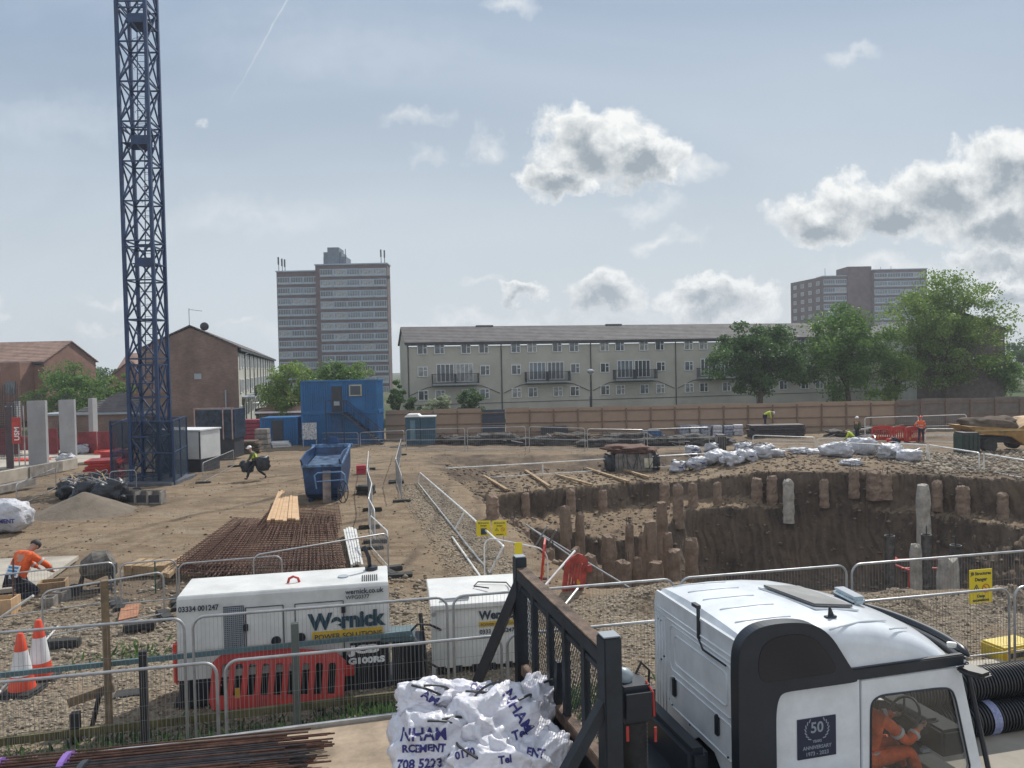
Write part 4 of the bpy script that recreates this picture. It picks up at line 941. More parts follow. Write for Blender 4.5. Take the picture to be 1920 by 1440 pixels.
# ------------------------------------------------------------------ blue site cabins
def container(t, name, x, y, z, w, d, h, m, open_=None):
    b = MB().box((x + w / 2, y + d / 2, z + h / 2), (w - .06, d - .06, h - .06))
    n = int(w / .18)
    for i in range(n):
        xx = x + .15 + (w - .3) * i / n
        if open_ and any(a < xx < c for a, c in open_): continue
        b.box((xx, y - .0, z + h / 2), (.09, .06, h - .3))
    for i in range(int(d / .18)): b.box((x + w, y + .1 + .18 * i, z + h / 2), (.06, .09, h - .3))
    for xx in (x + .06, x + w - .06):
        for yy in (y + .03, y + d - .06): b.box((xx, yy, z + h / 2), (.15, .15, h))
    for zz in (z + .06, z + h - .06): b.box((x + w / 2, y - .01, zz), (w, .13, .12)); b.box((x + w + .01, y + d / 2, zz), (.12, d, .12))
    return b.build(name, m, t)
p = G(582, 829); x0 = p.x; y0 = 61.0; zb = gslope(61) - .02
t = thing('site_cabins', 'two stacked bright blue steel site cabins with an outside staircase', 'cabin', (x0, y0, zb))
for k in range(2): container(t, 'cabin_body', 0, 0, 2.58 * k, 6.1, 2.5, 2.56, m_bluebox, open_=((2.4, 3.3), (3.9, 4.9)))
d_ = MB().box((2.85, -.06, 3.65), (.8, .06, 2.0)).build('door', m_dark, t); MB().box((2.85, -.1, 3.3), (.45, .03, .35)).build('notice', m_panel, d_)
MB().box((2.85, -.06, 1.05), (.8, .06, 2.0)).build('door', mat('door_blue', (.02, .09, .24), .5), t)
f = MB().box((4.35, -.06, 4.3), (1.0, .06, .9)).build('window', mat('cream_frame', (.42, .40, .30), .6), t); MB().box((4.35, -.1, 4.3), (.8, .03, .7)).build('pane', m_glass, f)
st = MB(); L0 = Vector((2.3, -1.1, 2.6))
st.box((2.9, -.62, 2.55), (1.5, 1.1, .08))
for i in range(12): st.box((3.75 + .25 * i, -.62, 2.45 - .21 * i), (.26, .95, .04))
for y in (-.15, -1.1):
    st.bar((3.65, y, 2.5), (6.5, y, .05), .05, .18); st.bar((3.65, y, 3.5), (6.5, y, 1.05), .04); st.bar((2.2, y, 3.55), (3.65, y, 3.5), .04)
    for i in range(6): st.bar((3.65 + .55 * i, y, 2.5 - .46 * i), (3.65 + .55 * i, y, 3.5 - .46 * i), .035)
for x in (2.2, 3.6): st.bar((x, -1.1, 0), (x, -1.1, 3.55), .06)
st.build('staircase', mat('stair_steel', (.02, .035, .07), .5), t)
p = G(512, 828); t = thing('site_cabin', 'single low blue cabin with an open doorway left of the stacked ones', 'cabin', (p.x, 61.5, zb))
container(t, 'cabin_body', 0, 0, 0, 3.0, 2.4, 2.25, m_bluebox, open_=((.9, 1.9),)); MB().box((1.4, -.05, 1.05), (.85, .06, 1.9)).build('doorway', m_dark, t)
p = G(582, 832); t = thing('notice_board', 'white notice board standing before the blue cabins', 'sign', (p.x + .1, 59.5, zb)); MB().box((.55, 0, 1.25), (1.1, .05, 1.3)).build('board', mat('notice_white', (.5, .52, .55), .6, var=.35, scale=9), t)
for x in (.05, 1.05): MB().box((x, .04, .6), (.05, .05, 1.3)).build('leg', m_galv, t)
p = G(795, 826); m_loo = mat('loo_teal', (.02, .075, .12), .5, var=.2)
t = thing('portable_toilet', 'dark teal portable toilet with pale roof in front of the hoarding', 'portable toilet', (p.x - 1.0, 59, zb))
MB().box((.6, .6, 1.1), (1.15, 1.15, 2.15)).build('cabin', m_loo, t, bevel=.03); MB().box((1.75, .6, 1.1), (1.1, 1.15, 2.15)).build('cabin', m_loo, t, bevel=.03)
MB().prism([(-.05, -.05, 2.2), (1.25, -.05, 2.2), (1.0, -.05, 2.42), (.2, -.05, 2.42)], (0, 1.3, 0)).build('roof', m_white, t); MB().box((.6, -.03, 1.2), (.4, .05, 1.5)).build('door', mat('loo_door', (.10, .20, .26), .5), t)
MB().box((1.75, .6, 2.22), (1.2, 1.25, .08)).build('roof', m_white, t)
# ------------------------------------------------------------------ new concrete walls and the slab at left
m_conc = mat('smooth_concrete', (.33, .34, .35), .85, var=.08, scale=.8); m_slab = mat('slab_concrete', (.42, .38, .32), .9, var=.15, scale=.8)
sl = MB().prism([G(-400, 880), G(-100, 893), G(195, 868), G(205, 845), G(60, 838), G(-300, 840)], (0, 0, .14)).build('slab', m_slab); sl['kind'] = 'structure'; sl.location.z = .02
for i, (xl, xr, tb, yb, th, l) in enumerate(((30, 43, 752, 846, .3, 'narrow grey concrete wall at the far left behind the widest one'), (54, 88, 752, 877, .32, 'widest grey concrete wall pier, nearest of four'), (113, 143, 750, 862, .3, 'second grey concrete wall pier from the front'), (168, 184, 747, 850, .85, 'slim concrete column with a bright sunlit side'))):
    p = G(xl, yb); q = G(xr - (6 if i < 3 else 9), yb); w = q.x - p.x
    t = thing('concrete_wall', l, 'concrete wall', (p.x, p.y, p.z), math.radians(6), 'cast concrete wall piers on the new slab'); h = hz(p, tb) - p.z
    MB().box((w / 2, th / 2, h / 2), (w, th, h)).build('shaft', m_conc, t, bevel=.01)
    b = MB()
    for k in range(int(w / .16)): b.tube((.08 + .16 * k, th * .3, h - .1), (.08 + .16 * k, th * .3, h + .35 + rnd.uniform(0, .2)), .012, 4); b.tube((.08 + .16 * k, th * .75, h - .1), (.08 + .16 * k, th * .75, h + .4), .012, 4)
    b.build('starter_bar', m_dark, t)
# rebar cages of the next wall
m_rust = mat('rusty_rebar', (.13, .065, .045), .85, var=.3, scale=6); m_rebar = mat('dark_rebar', (.05, .045, .05), .7, var=.3, scale=6)
for (x0, x1, yb, h, l) in ((-30, 27, 868, 5.4, 'tall dark rebar cage standing at the left edge'), (100, 112, 850, 2.6, 'low rebar cage between two concrete walls')):
    p = G(x0, yb); q = G(x1, yb); t = thing('rebar_cage', l, 'rebar cage', (p.x, p.y, p.z)); w = q.x - p.x; b = MB()
    for yy in (0, .3):
        for k in range(int(w / .12) + 1): b.tube((.12 * k, yy, 0), (.12 * k + rnd.uniform(-.03, .03), yy, h - rnd.uniform(0, .5)), .014, 4)
        for k in range(int(h * .8 / .15)): b.tube((0, yy, .15 * k + .1), (w, yy, .15 * k + .1), .012, 4)
    b.build('bars', m_rebar, t)
p = G(-40, 850); t = thing('formwork_panel', 'dark red shutter panels standing behind the concrete walls', 'formwork', (-40.5, 55.5, -.6))
for k in range(8): MB().box((1.2 + 1.42 * k, 0, 1.0 if k < 5 else .9), (1.35, .08, (2.3, .9, 2.3, 1.0, 2.1, .8, 1.7, 1.7)[k])).build('panel', mat('crimson_shutter', (.24, .035, .045), .6, var=.25, scale=1.5), t)
for k in range(4): MB().box((2.4 + 1.7 * k, .1, .8), (.08, .1, 2.0)).build('strut', m_dark, t)
p = G(212, 850); t = thing('banner_post', 'red upright sign board with white letters left of the crane', 'sign', (p.x, 45.5, p.z))
MB().box((.25, 0, 2.15), (.42, .06, 4.0)).build('post', mat('dark_post', (.08, .06, .07), .7), t); bd = MB().box((.72, -.05, 2.75), (.5, .05, 1.55)).build('board', m_redpaint, t)
for k in range(4): MB().box((.35 * k, .15, 2.4), (.05, .05, 3.6)).build('bar', m_galv, t)
TXT = Matrix(((1, 0, 0), (0, 0, -1), (0, 1, 0)))
m_wht = mat('lettering_white', (.75, .75, .75), .6, var=.0); m_ink = mat('lettering_dark', (.03, .045, .07), .6, var=0); m_ink2 = mat('lettering_blue', (.03, .04, .20), .6, var=0)
text('lettering', 'USM', .42, m_wht, t, Matrix(((0, -1, 0), (0, 0, -1), (1, 0, 0))), (.90, -.085, 2.15), bold=.012)

# ------------------------------------------------------------------ bags, heaps and stacks
m_scrap = mat('dark_scrap', (.07, .065, .06), .9, var=.5, scale=3, bump=.8, bscale=5)
m_bag = mat('white_bag', (.50, .51, .55), .5, var=.12, scale=4, bump=.25, bscale=7); m_bag2 = mat('dark_bag', (.02, .025, .035), .4, var=.3, bump=.6, bscale=9)
def cloth(seed, sx, sy, sz, amp=.35, n=22, fold=1.0):
    """crumpled sack: a squashed sphere pushed in and out by ridged noise"""
    r = np.random.RandomState(seed); th = np.linspace(0, 2 * PI, n * 2, endpoint=False); ph = np.linspace(0.0, PI, n + 2)
    TH, PH = np.meshgrid(th, ph); x = np.cos(TH) * np.sin(PH); y = np.sin(TH) * np.sin(PH); z = np.cos(PH)
    e = .62; x = np.sign(x) * np.abs(x) ** e; y = np.sign(y) * np.abs(y) ** e; z = np.sign(z) * np.abs(z) ** .75
    q = 1.3; off = seed * 3.7
    n1 = fbm(x * 1.0 + z * 1.3 + off + 50, y * 1.0 - z * .7 + off + 50, q, 3, seed % 5); n2 = 1 - 2.6 * np.abs(fbm(x * 1.3 - z + off + 80, y * 1.3 + z + off + 80, 1.25, 2, (seed + 1) % 5)); n3 = 1 - 2.6 * np.abs(fbm(x * 2.2 + z * 1.5 + off + 30, y * 2.2 - z * 1.2 + off + 30, 1.6, 1, (seed + 2) % 5))
    k = 1 + amp * (n1 * .8 + .42 * (n2 - .6) + .16 * (n3 - .6)) * fold
    X = x * k * sx; Y = y * k * sy; Zz = z * k * sz; Zz = np.maximum(Zz, -sz * .95) + sz
    v = np.stack([X, Y, Zz], -1).reshape(-1, 3); m_ = n * 2; rows = n + 2; idx = np.arange(rows * m_).reshape(rows, m_)
    f = np.stack([idx[:-1], idx[1:], np.roll(idx[1:], -1, 1), np.roll(idx[:-1], -1, 1)], -1).reshape(-1, 4)
    return v, f
def bag(label, p, s, seed, m=None, marks=True, group=None, amp=.35, cat='bag', rz=None, straps=True, name='bulk_bag', n=22):
    t = thing(name, label, cat, tuple(p), rnd.uniform(0, 3) if rz is None else rz, group); v, f = cloth(seed, s[0] / 2, s[1] / 2, s[2] / 2, amp, n)
    npmesh('sack', v, f, m or m_bag, t, smooth=True)
    rs = random.Random(seed)
    if straps:
        for k in range(2):
            a = rs.uniform(0, 6); pts = []
            for j in range(7): u = j / 6; pts.append((math.cos(a + u * 2.2) * s[0] * .42, math.sin(a + u * 2.2) * s[1] * .42, s[2] * (.9 + .22 * math.sin(u * PI))))
            MB().path(pts, .018 if s[0] > .8 else .012, 5).build('strap', m_dark if m is None else m_galv, t)
    if marks:
        b = MB()
        for k in range(5):
            a = rs.uniform(3.4, 6.0); z = s[2] * rs.uniform(.25, .7); rr = .55
            b.box((math.cos(a) * s[0] * .5, math.sin(a) * s[1] * .5, z), (.03, .22 * s[0], .07), rz=a)
        b.build('print', m_ink2, t)
    return t
gA = 'white bulk bags heaped on the bench'
for i, (px, py, s, l) in enumerate(((1272, 886, 1.1, 'leftmost white bulk bag of the heap on the bench'), (1300, 868, 1.0, 'white bag on top of the left heap'), (1306, 887, 1.2, 'front white bag in the middle of the left heap'), (1342, 884, 1.25, 'wide white bag in the left heap beside the dark strap'), (1334, 866, 1.0, 'crumpled white bag at the back of the left heap'),
                                    (1372, 885, 1.2, 'front bag with blue print in the right heap'), (1400, 883, 1.2, 'front bag right of the blue printed one'), (1392, 866, 1.1, 'brightest bag at the back of the right heap'), (1428, 878, 1.2, 'flat bag in the right heap beside a post'), (1436, 862, 1.0, 'upper bag at the right end of the heap'), (1458, 876, .8, 'small bag end lying right of the heap'), (1402, 848, .8, 'tied white bag rising behind the right heap'))):
    p = P(px, py, -1.0 if px < 1350 else -.85); bag(l, (p.x, p.y, H(p.x, p.y) - .05), (s * .98, s * .9, s * .62), 30 + i, group=gA, amp=.5, n=16)
gB = 'white sheeted bags in the far yard'
for i, (px, py, sx, sz, l) in enumerate(((1568, 856, 1.8, .85, 'wide white sheeted bag left of the bending worker'), (1615, 852, 2.0, 1.05, 'largest white sheeted bag beside the green worker'), (1672, 858, 1.6, .8, 'grey white bag in front of the crouching navy worker'), (1706, 862, 1.2, .7, 'white bag at the right end before the pale barrier'), (1596, 868, 1.0, .35, 'small white bag lying on the bench edge'), (1532, 852, 1.6, .4, 'flat white sheeting beside the sheeted bags'), (1500, 850, 1.5, .4, 'flat crumpled sheeting left of the sheeted bags'),
                                         (1524, 799, 1.15, 1.25, 'upright full white bag before the hoarding'), (1550, 803, .9, .6, 'small bag right of the upright full bag'), (1575, 803, 1.5, .5, 'low white wrapped stack right of the upright bag'), (1484, 800, 2.0, .6, 'folded grey sheet left of the upright full bag'))):
    p = G(px, py); bag(l, (p.x, p.y, H(p.x, p.y) - .05), (sx, 1.1, sz), 60 + i, m=m_bag, marks=i in (7,), group=gB, amp=.4, n=16)
p = G(124, 876); bag('white bag slumped at the edge of the slab', (p.x, p.y, p.z + .1), (1.0, .7, .75), 81, marks=False, n=16); p = G(153, 857); bag('white bag under the slim sunlit column', (p.x, p.y, p.z + .1), (1.0, .8, .8), 82, marks=False, n=16)
for i, (px, py, s, l) in enumerate(((135, 935, 1.0, 'black rubble sack at the left end of the dark pile'), (168, 945, 1.1, 'black rubble sack in the middle of the dark pile'), (205, 948, 1.25, 'largest black rubble sack beside the concrete blocks'), (180, 922, 1.0, 'black rubble sack at the back of the dark pile'), (148, 922, .9, 'black rubble sack behind the sand heap'))):
    p = G(px, py); bag(l, (p.x, p.y, H(p.x, p.y)), (s * 1.15, s, s * .85), 90 + i, m=m_bag2, marks=False, group='black rubble sacks behind the sand heap', amp=.45, name='rubble_sack', n=18)
    j = MB()
    for k in range(4): j.bar((rnd.uniform(-.4, .4), rnd.uniform(-.3, .3), s * .7), (rnd.uniform(-.6, .6), rnd.uniform(-.3, .3), s * rnd.uniform(.8, 1.05)), .05, .02)
    j.build('offcut', m_timber, bpy.data.objects['rubble_sack' if i == 0 else 'rubble_sack.%03d' % i])
# white bag with red print at the left edge
p = G(14, 997); t = bag('leaning white bulk bag with dark red print at the left edge', (p.x, p.y, p.z), (1.55, 1.1, 1.1), 7, marks=False, straps=False, amp=.18, rz=0)
m_dred = mat('lettering_red', (.22, .02, .03), .6, var=0)
for (s, z, m_) in (('NHAM', .62, m_dred), ('FORCEMENT', .40, m_ink2)): text('print', s, .2, m_, t, TXT, (-.52, -.585, z), bold=.006)
# sand heap
p = G(118, 972); n_ = 46; vs = []; fs = []
xx, yy = np.meshgrid(np.linspace(-2.4, 2.4, n_), np.linspace(-2.0, 2.0, n_)); rr = np.hypot(xx / 1.15, yy) / 1.75
zz = 0.84 * np.maximum(0, 1 - rr) ** 1.05 + .05 * fbm(xx + 9, yy + 9, 1.5, 4, 2) * (rr < 1.05) - .06; id_ = np.arange(n_ * n_).reshape(n_, n_)
m_sand = mat('sand', (.17, .14, .108), 1, var=.1, bump=.5, bscale=14)
o = npmesh('sand_heap', np.stack([xx, yy, zz], -1).reshape(-1, 3), np.stack([id_[:-1, :-1], id_[:-1, 1:], id_[1:, 1:], id_[1:, :-1]], -1).reshape(-1, 4), m_sand, smooth=True); o.location = (p.x, p.y + 1.4, p.z + .0)
tag(o, 'cone shaped heap of grey brown sand at left', 'sand heap')
# concrete block boxes by the crane
m_block = mat('concrete_block', (.24, .22, .20), .95, bump=.4, var=.2)
for i, (px, l) in enumerate(((236, 'left hollow concrete box beside the black sacks'), (264, 'middle hollow concrete box below the crane'), (288, 'right hollow concrete box below the crane'))):
    p = G(px, 946); t = thing('concrete_box', l, 'concrete block', (p.x, p.y, p.z), math.radians(rnd.uniform(-8, 8)), 'hollow concrete boxes near the crane'); w = .75 if i == 0 else .52
    b = MB()
    for x in (-w / 2, w / 2): b.box((x, .25, .26), (.06, .5, .52))
    b.box((0, .5, .26), (w - .06, .06, .5)); b.box((0, .25, .03), (w - .06, .44, .06)); b.build('shell', m_block, t); MB().box((0, .1, .2), (w - .08, .05, .34)).build('lining', m_dark, t)
# kerb units and low concrete upstand at left
for i, (x0, y0, x1, y1, l) in enumerate(((-40, 915, 48, 897, 'long pale precast kerb at the left edge'), (50, 897, 112, 884, 'grey precast kerb left of the sacks'), (112, 884, 140, 878, 'short pale block at the slab corner'), (-40, 940, 60, 915, 'lower kerb beam lying left of the sand heap'))):
    a = G(x0, y0); b_ = G(x1, y1); o = MB().bar((0, 0, .3), b_ - a + Vector((0, 0, .3)), .35, .6 if i != 3 else .3).build('precast_beam', m_slab if i % 2 == 0 else m_block); o.location = a; tag(o, l, 'concrete beam', 'precast beams beside the slab')
fence_on('small pale mesh barrier leaning left of the sand heap', tpp((30, 908), 1.0), tpp((104, 878), 1.0), 1.0, pitch=.1, group=g5)
fence_on('mesh barrier standing in front of the netted crane screen', tpp((205, 884), .9), tpp((255, 880), .9), .9, pitch=.1, group=g5)
# plastic chapter-8 barriers
m_redfade = mat('faded_red_plastic', (.42, .07, .06), .6, var=.3, scale=3)
def plastic_barrier(label, p, rz, tilt=0.0, L_=2.0, hgt=1.0, group=None, m=None, slots=9, roll=0.0):
    t = thing('plastic_barrier', label, 'barrier', tuple(p), rz, group); k = .16
    outer = [(0, .12), (.06, .0), (L_ - .06, 0), (L_, .12), (L_ + .0, hgt - k), (L_ - k, hgt - .02), (L_ * .5, hgt + .05), (k, hgt - .02), (0, hgt - k)]
    holes = []; w = (L_ - .2) / slots
    for i in range(slots):
        x = .1 + w * i + w * .22; ww = w * .56; holes.append([(x, .24 * hgt), (x + ww, .24 * hgt), (x + ww, .74 * hgt), (x + ww * .8, .78 * hgt), (x + ww * .2, .78 * hgt), (x, .74 * hgt)])
    M = (Matrix.Rotation(tilt, 3, 'X') @ Matrix.Rotation(roll, 3, 'Y')).to_3x3() @ frame_xz(0); o = MB().plate(outer, holes, .045, M, (0, 0, .08)).build('board', m or m_red, t)
    for x in (.25, L_ - .35): MB().box((x, -.0, .03), (.12, .5, .06)).build('foot', m_rubber, t)
    MB().box(M @ Vector((.42, .22, .05)) + Vector((0, 0, .08)), (.07, .02, .2)).build('reflector', mat('amber', (.6, .32, .03), .4, var=0), t)
    MB().box(M @ Vector((L_ + .07, .55, .02)) + Vector((0, 0, .08)), (.14, .05, .16)).build('hook', m or m_red, t)
    return t
p = P(392, 1338, 0.0); plastic_barrier('red plastic barrier leaning against the large white generator', (p.x, p.y - .0, -.02), math.radians(7), math.radians(-16), L_=2.05, hgt=.86, roll=math.radians(3))
gR = 'red plastic barriers stored in the far yard'
for i, (px, py, l) in enumerate(((1634, 828, 'left red plastic barrier in the far yard beside the workers'), (1668, 829, 'middle red plastic barrier behind the crouching worker'), (1695, 829, 'right red plastic barrier next to the standing orange worker'))):
    p = G(px, py); plastic_barrier(l, (p.x, p.y, H(p.x, p.y)), math.radians(-12 + 10 * i), 0, L_=1.5, group=gR)
p = P(1052, 1120, -.1); plastic_barrier('faded red plastic barrier tipped into the pit corner', (p.x, p.y, -.1), math.radians(28), math.radians(14), L_=.62, hgt=.95, group=gR, slots=5, m=m_redfade)
p = P(1020, 1102, 0); plastic_barrier('narrow red plastic barrier seen edge on at the toppled panel', (p.x - .1, p.y, 0), math.radians(85), math.radians(6), L_=1.0, hgt=.95, group=gR, slots=4)
m_red2 = mat('bright_red_plastic', (.72, .08, .05), .5, var=.1)
def stack(name, label, cat, px, py, w, d, h, n, m, rz=0, jit=.04, z=None):
    p = G(px, py); t = thing(name, label, cat, (p.x, p.y, H(p.x, p.y) if z is None else z), rz)
    for i in range(n): MB().box((w / 2 + rnd.uniform(-jit, jit), d / 2 + rnd.uniform(-jit, jit), h * (i + .5) / n), (w * rnd.uniform(.93, 1), d, h / n * .86)).build('layer', m, t)
    return t
stack('barrier_stack', 'stack of bright red barriers lying right of the white unit', 'barrier stack', 398, 838, 2.3, 1.2, 1.0, 5, m_red2, .1)
stack('barrier_stack', 'second bright red stack nearer the crimson stillage', 'barrier stack', 430, 832, 1.4, 1.2, 1.1, 4, m_red2, -.1)
stack('barrier_stack', 'red slatted barriers stacked behind the black sacks', 'barrier stack', 160, 902, 1.5, 1.5, 1.0, 7, m_red, .3, .12)
stack('barrier_stack', 'bright red stack under the slim column', 'barrier stack', 176, 858, 1.6, 1.2, .5, 3, m_red2)
stack('barrier_stack', 'flat red pieces lying left of the widest wall', 'barrier stack', 22, 872, 2.0, 1.0, .35, 3, m_red2)
stack('barrier_stack', 'long low red stack behind the second concrete wall', 'barrier stack', 128, 852, 2.6, 1.0, .55, 3, m_red2)
stack('barrier_stack', 'leaning red barriers piled left of the crane screens', 'barrier stack', 190, 872, 1.2, 1.4, .9, 6, m_red, -.3, .15)
stack('stillage', 'crimson steel stillage behind the walking worker', 'stillage', 452, 836, 1.9, 1.2, 2.1, 7, mat('crimson', (.25, .03, .06), .6, var=.2), 0)
t = stack('rubble_cage', 'grey mesh cage filled with rubble behind the walking worker', 'cage', 478, 842, 1.0, .8, 1.6, 4, m_block, 0)
stack('spoil_stack', 'dark tangled scrap heap beneath the red stacks', 'scrap', 402, 852, 3.0, 1.4, .9, 5, m_dirt, .1, .2)
stack('pipe_stack', 'white pipes lying before the low blue cabin', 'pipes', 508, 838, 1.4, .8, .45, 4, m_white, .2, .15)
stack('steel_stack', 'long dark stack of steel cages in the far yard', 'steel stack', 1410, 822, 4.2, 1.4, 1.0, 5, m_rebar, 0, .08)
stack('reel', 'small red can beside the zigzag fence', 'can', 668, 891, .5, .4, .45, 2, mat('dull_red', (.42, .03, .05), .5), .2, .01)
stack('weight_block', 'grey black rubber block beside the zigzag fence', 'block', 667, 928, .75, .5, .35, 2, m_rubber, 0, .01)
for i, px in enumerate((1283, 1304, 1326, 1346, 1366, 1384)):
    stack('wrapped_pallet', '%s shrink wrapped pallet from the left in the far row' % ('first', 'second', 'third', 'fourth', 'fifth', 'sixth')[i], 'pallet', px - 8, 817, .75, 1, .85, 3, m_bag if i % 2 else mat('blue_white_wrap', (.30, .33, .42), .5, var=.4, scale=5), rnd.uniform(-.2, .2))['group'] = 'shrink wrapped pallets in the far yard'
# steel bundles and clutter along the far row
t = thing('rebar_bundle', 'long heap of dark bars lying along the far fence row', 'rebar', tuple(G(880, 836))); c = G(880, 836)
b = MB()
for k in range(70):
    a = G(rnd.uniform(870, 1240), rnd.uniform(826, 838)) - c; l_ = rnd.uniform(2, 5); z = rnd.uniform(.05, .6); b.bar(a + Vector((0, 0, z)), a + Vector((l_, rnd.uniform(-.4, .4), z + rnd.uniform(-.1, .1))), .035)
b.build('bars', m_rebar, t)
for i, (px, py, w, h, m_, l) in enumerate(((1040, 822, 2.2, .9, m_dark, 'dark skip shape in front of the hoarding'), (856, 822, 1.6, .8, m_dark, 'dark crate at the foot of the tan hoarding'), (1225, 826, 1.4, .7, m_bluebox, 'blue grey crate near the lamp post'), (1636, 792, 1.5, 1.0, m_dark, 'dark box before the hoarding right of centre'), (1822, 852, 1.0, 1.2, mat('dark_green', (.03, .06, .05), .6), 'dark green tank beside the dumper'), (1354, 848, .55, .95, m_block, 'square grey stub standing behind the bag heap'), (905, 826, .9, .5, m_white, 'small white crate near the navy gate'), (1640, 850, 3.5, .25, m_rust, 'low stack of rusty bars under the sheeted bags'))):
    p = G(px, py); t = thing('crate' if 'crate' in l or 'box' in l else 'site_clutter', l, 'crate' if 'crate' in l else 'site equipment', (p.x, p.y, H(p.x, p.y)), rnd.uniform(-.15, .15))
    MB().box((0, .5, h / 2), (w, 1.0, h)).build('body', m_, t, bevel=.05); b = MB()
    for k in range(4): b.box((-w / 2 + w * (k + .5) / 4, -.03, h / 2), (.06, .05, h * .9))
    b.box((0, .5, h + .03), (w * .9, .9, .05)); b.build('ribs', m_rebar, t)
for i, (px, py, w, h) in enumerate(((880, 834, 3.0, .7), (935, 832, 3.4, .9), (1000, 834, 3.2, .7), (1065, 832, 3.6, .95), (1120, 836, 2.8, .7), (1175, 832, 3.6, .9), (1235, 836, 3.2, .8), (1290, 832, 3.0, .8), (1340, 834, 2.8, .7), (840, 832, 2.2, .8), (1580, 818, 2.6, .6), (1640, 812, 3.0, .7))):
    p = G(px, py); t = thing('scrap_heap', '%s dark heap of bars and offcuts from the left along the far fence row' % ('second', 'third', 'fourth', 'fifth', 'sixth', 'seventh', 'eighth', 'ninth', 'tenth', 'first', 'eleventh', 'twelfth')[i], 'scrap heap', (p.x, p.y, H(p.x, p.y) - .1), rnd.uniform(-.2, .2), 'dark heaps along the far fence row')
    v, f = cloth(100 + i, w / 2, .8, h / 2, .55, 14); npmesh('heap', v, f, m_scrap, t); b = MB()
    for k in range(16): a = Vector((rnd.uniform(-w / 2, w / 2), rnd.uniform(-.8, .3), rnd.uniform(.1, h))); b.bar(a, a + Vector((rnd.uniform(-1.4, 1.4), rnd.uniform(-.3, .3), rnd.uniform(-.35, .35))), rnd.uniform(.03, .09), .04)
    b.build('bars', [m_rebar, m_rust, m_galv, m_timber][i % 4], t)
# tarpaulin covered stack on the bench
p = P(1142, 884, -1.0); t = thing('covered_stack', 'grey sheeted stack with brown tangled ropes on its top', 'covered stack', (p.x, p.y, -1.1), .05)
MB().box((1.5, .8, .55), (2.2, 1.5, 1.1)).build('body', m_block, t, bevel=.06)
v, f = cloth(5, 1.45, .9, .28, .5, 14); npmesh('cover', v + np.array([1.4, .8, .95]), f, m_rust, t, smooth=True)
b = MB()
for k in range(16): x = rnd.uniform(.1, 2.9); b.path([(x, -.05, 1.3), (x + rnd.uniform(-.2, .2), -.15, .8), (x + rnd.uniform(-.3, .3), -.12, .2)], .018, 4)
b.build('rope', m_dark, t)
for x in (.15, 2.75): v, f = cloth(int(x) + 3, .35, .6, .55, .4, 10); npmesh('bundle', v + np.array([x, .6, 0]), f, m_bag2, t, smooth=True)
MB().box((2.32, -.06, .55), (.5, .05, .55)).build('cream_board', mat('cream_board', (.55, .52, .40), .8), t)
# tracked dumper at right
p = G(1815, 850); m_yel = mat('plant_yellow', (.36, .20, .06), .6, var=.25, scale=1.5)
t = thing('dumper', 'muddy yellow dumper skip full of spoil at the right edge', 'dumper', (p.x - .1, p.y, p.z))
MB().prism([(0, 0, 1.55), (3.0, 0, 1.35), (4.0, 0, 1.9), (5.2, 0, 2.0), (5.2, 0, .7), (3.4, 0, .35), (2.6, 0, .9), (.6, 0, 1.1)], (0, 2.0, 0)).build('skip_body', m_yel, t, bevel=.04)
MB().box((2.6, -.03, 1.28), (4.2, .05, .1)).build('rim', mat('dull_yellow', (.45, .33, .15), .6), t)
v, f = cloth(8, 1.6, .95, .5, .35, 14); npmesh('spoil', v + np.array([1.9, 1.0, 1.0]), f, m_dirt, t)
for x in (1.3, 3.9): MB().tube((x, -.15, .42), (x, .25, .42), .42, 20).build('wheel', m_rubber, t, bevel=.04); MB().tube((x, 1.75, .42), (x, 2.15, .42), .42, 20).build('wheel', m_rubber, t)
MB().box((2.6, 1, .7), (3.2, 1.2, .35)).build('chassis', m_dark, t)
# rubble skip: timber stack, rebar mats, boards
m_newply = mat('new_plywood', (.55, .36, .20), .7, var=.1, scale=2); 
def quadstack(label, px_quad, z0, n, th, m, name, cat, gap=.0):
    q = [P(x, y, z0) for x, y in px_quad]; c = q[0].copy(); q = [v - c for v in q]; t = thing(name, label, cat, tuple(c))
    for i in range(n):
        u0 = i / n + gap; u1 = (i + 1) / n - gap; dz = rnd.uniform(-.02, .03); sh = (q[3] - q[0]) * rnd.uniform(-.04, .04)
        a = q[0].lerp(q[1], u0) + sh; b_ = q[0].lerp(q[1], u1) + sh; c2 = q[3].lerp(q[2], u1) + sh; d = q[3].lerp(q[2], u0) + sh
        MB().prism([v + Vector((0, 0, dz - th)) for v in (a, b_, c2, d)], (0, 0, th)).build('plank', m, t)
    return t
quadstack('pile of fresh orange tan boards with stepped ends beside the rebar mats', ((500, 974), (562, 972), (558, 922), (522, 920)), .42, 8, .4, m_newply, 'board_stack', 'timber stack', .004)
quadstack('grey white scaffold boards lying along the right of the rebar mats', ((657, 1056), (681, 1056), (668, 990), (643, 990)), .25, 5, .08, m_whiterail, 'scaffold_boards', 'boards', .02)
quadstack('yellow planks at the left foot of the rebar mats', ((300, 1074), (318, 1078), (356, 1042), (338, 1040)), .3, 3, .1, m_timber, 'plank_stack', 'timber stack', .01)
quadstack('low stack of pale planks left of the rebar mats', ((232, 1062), (308, 1060), (340, 1046), (262, 1048)), .3, 5, .25, m_timber, 'plank_stack', 'timber stack', .01)
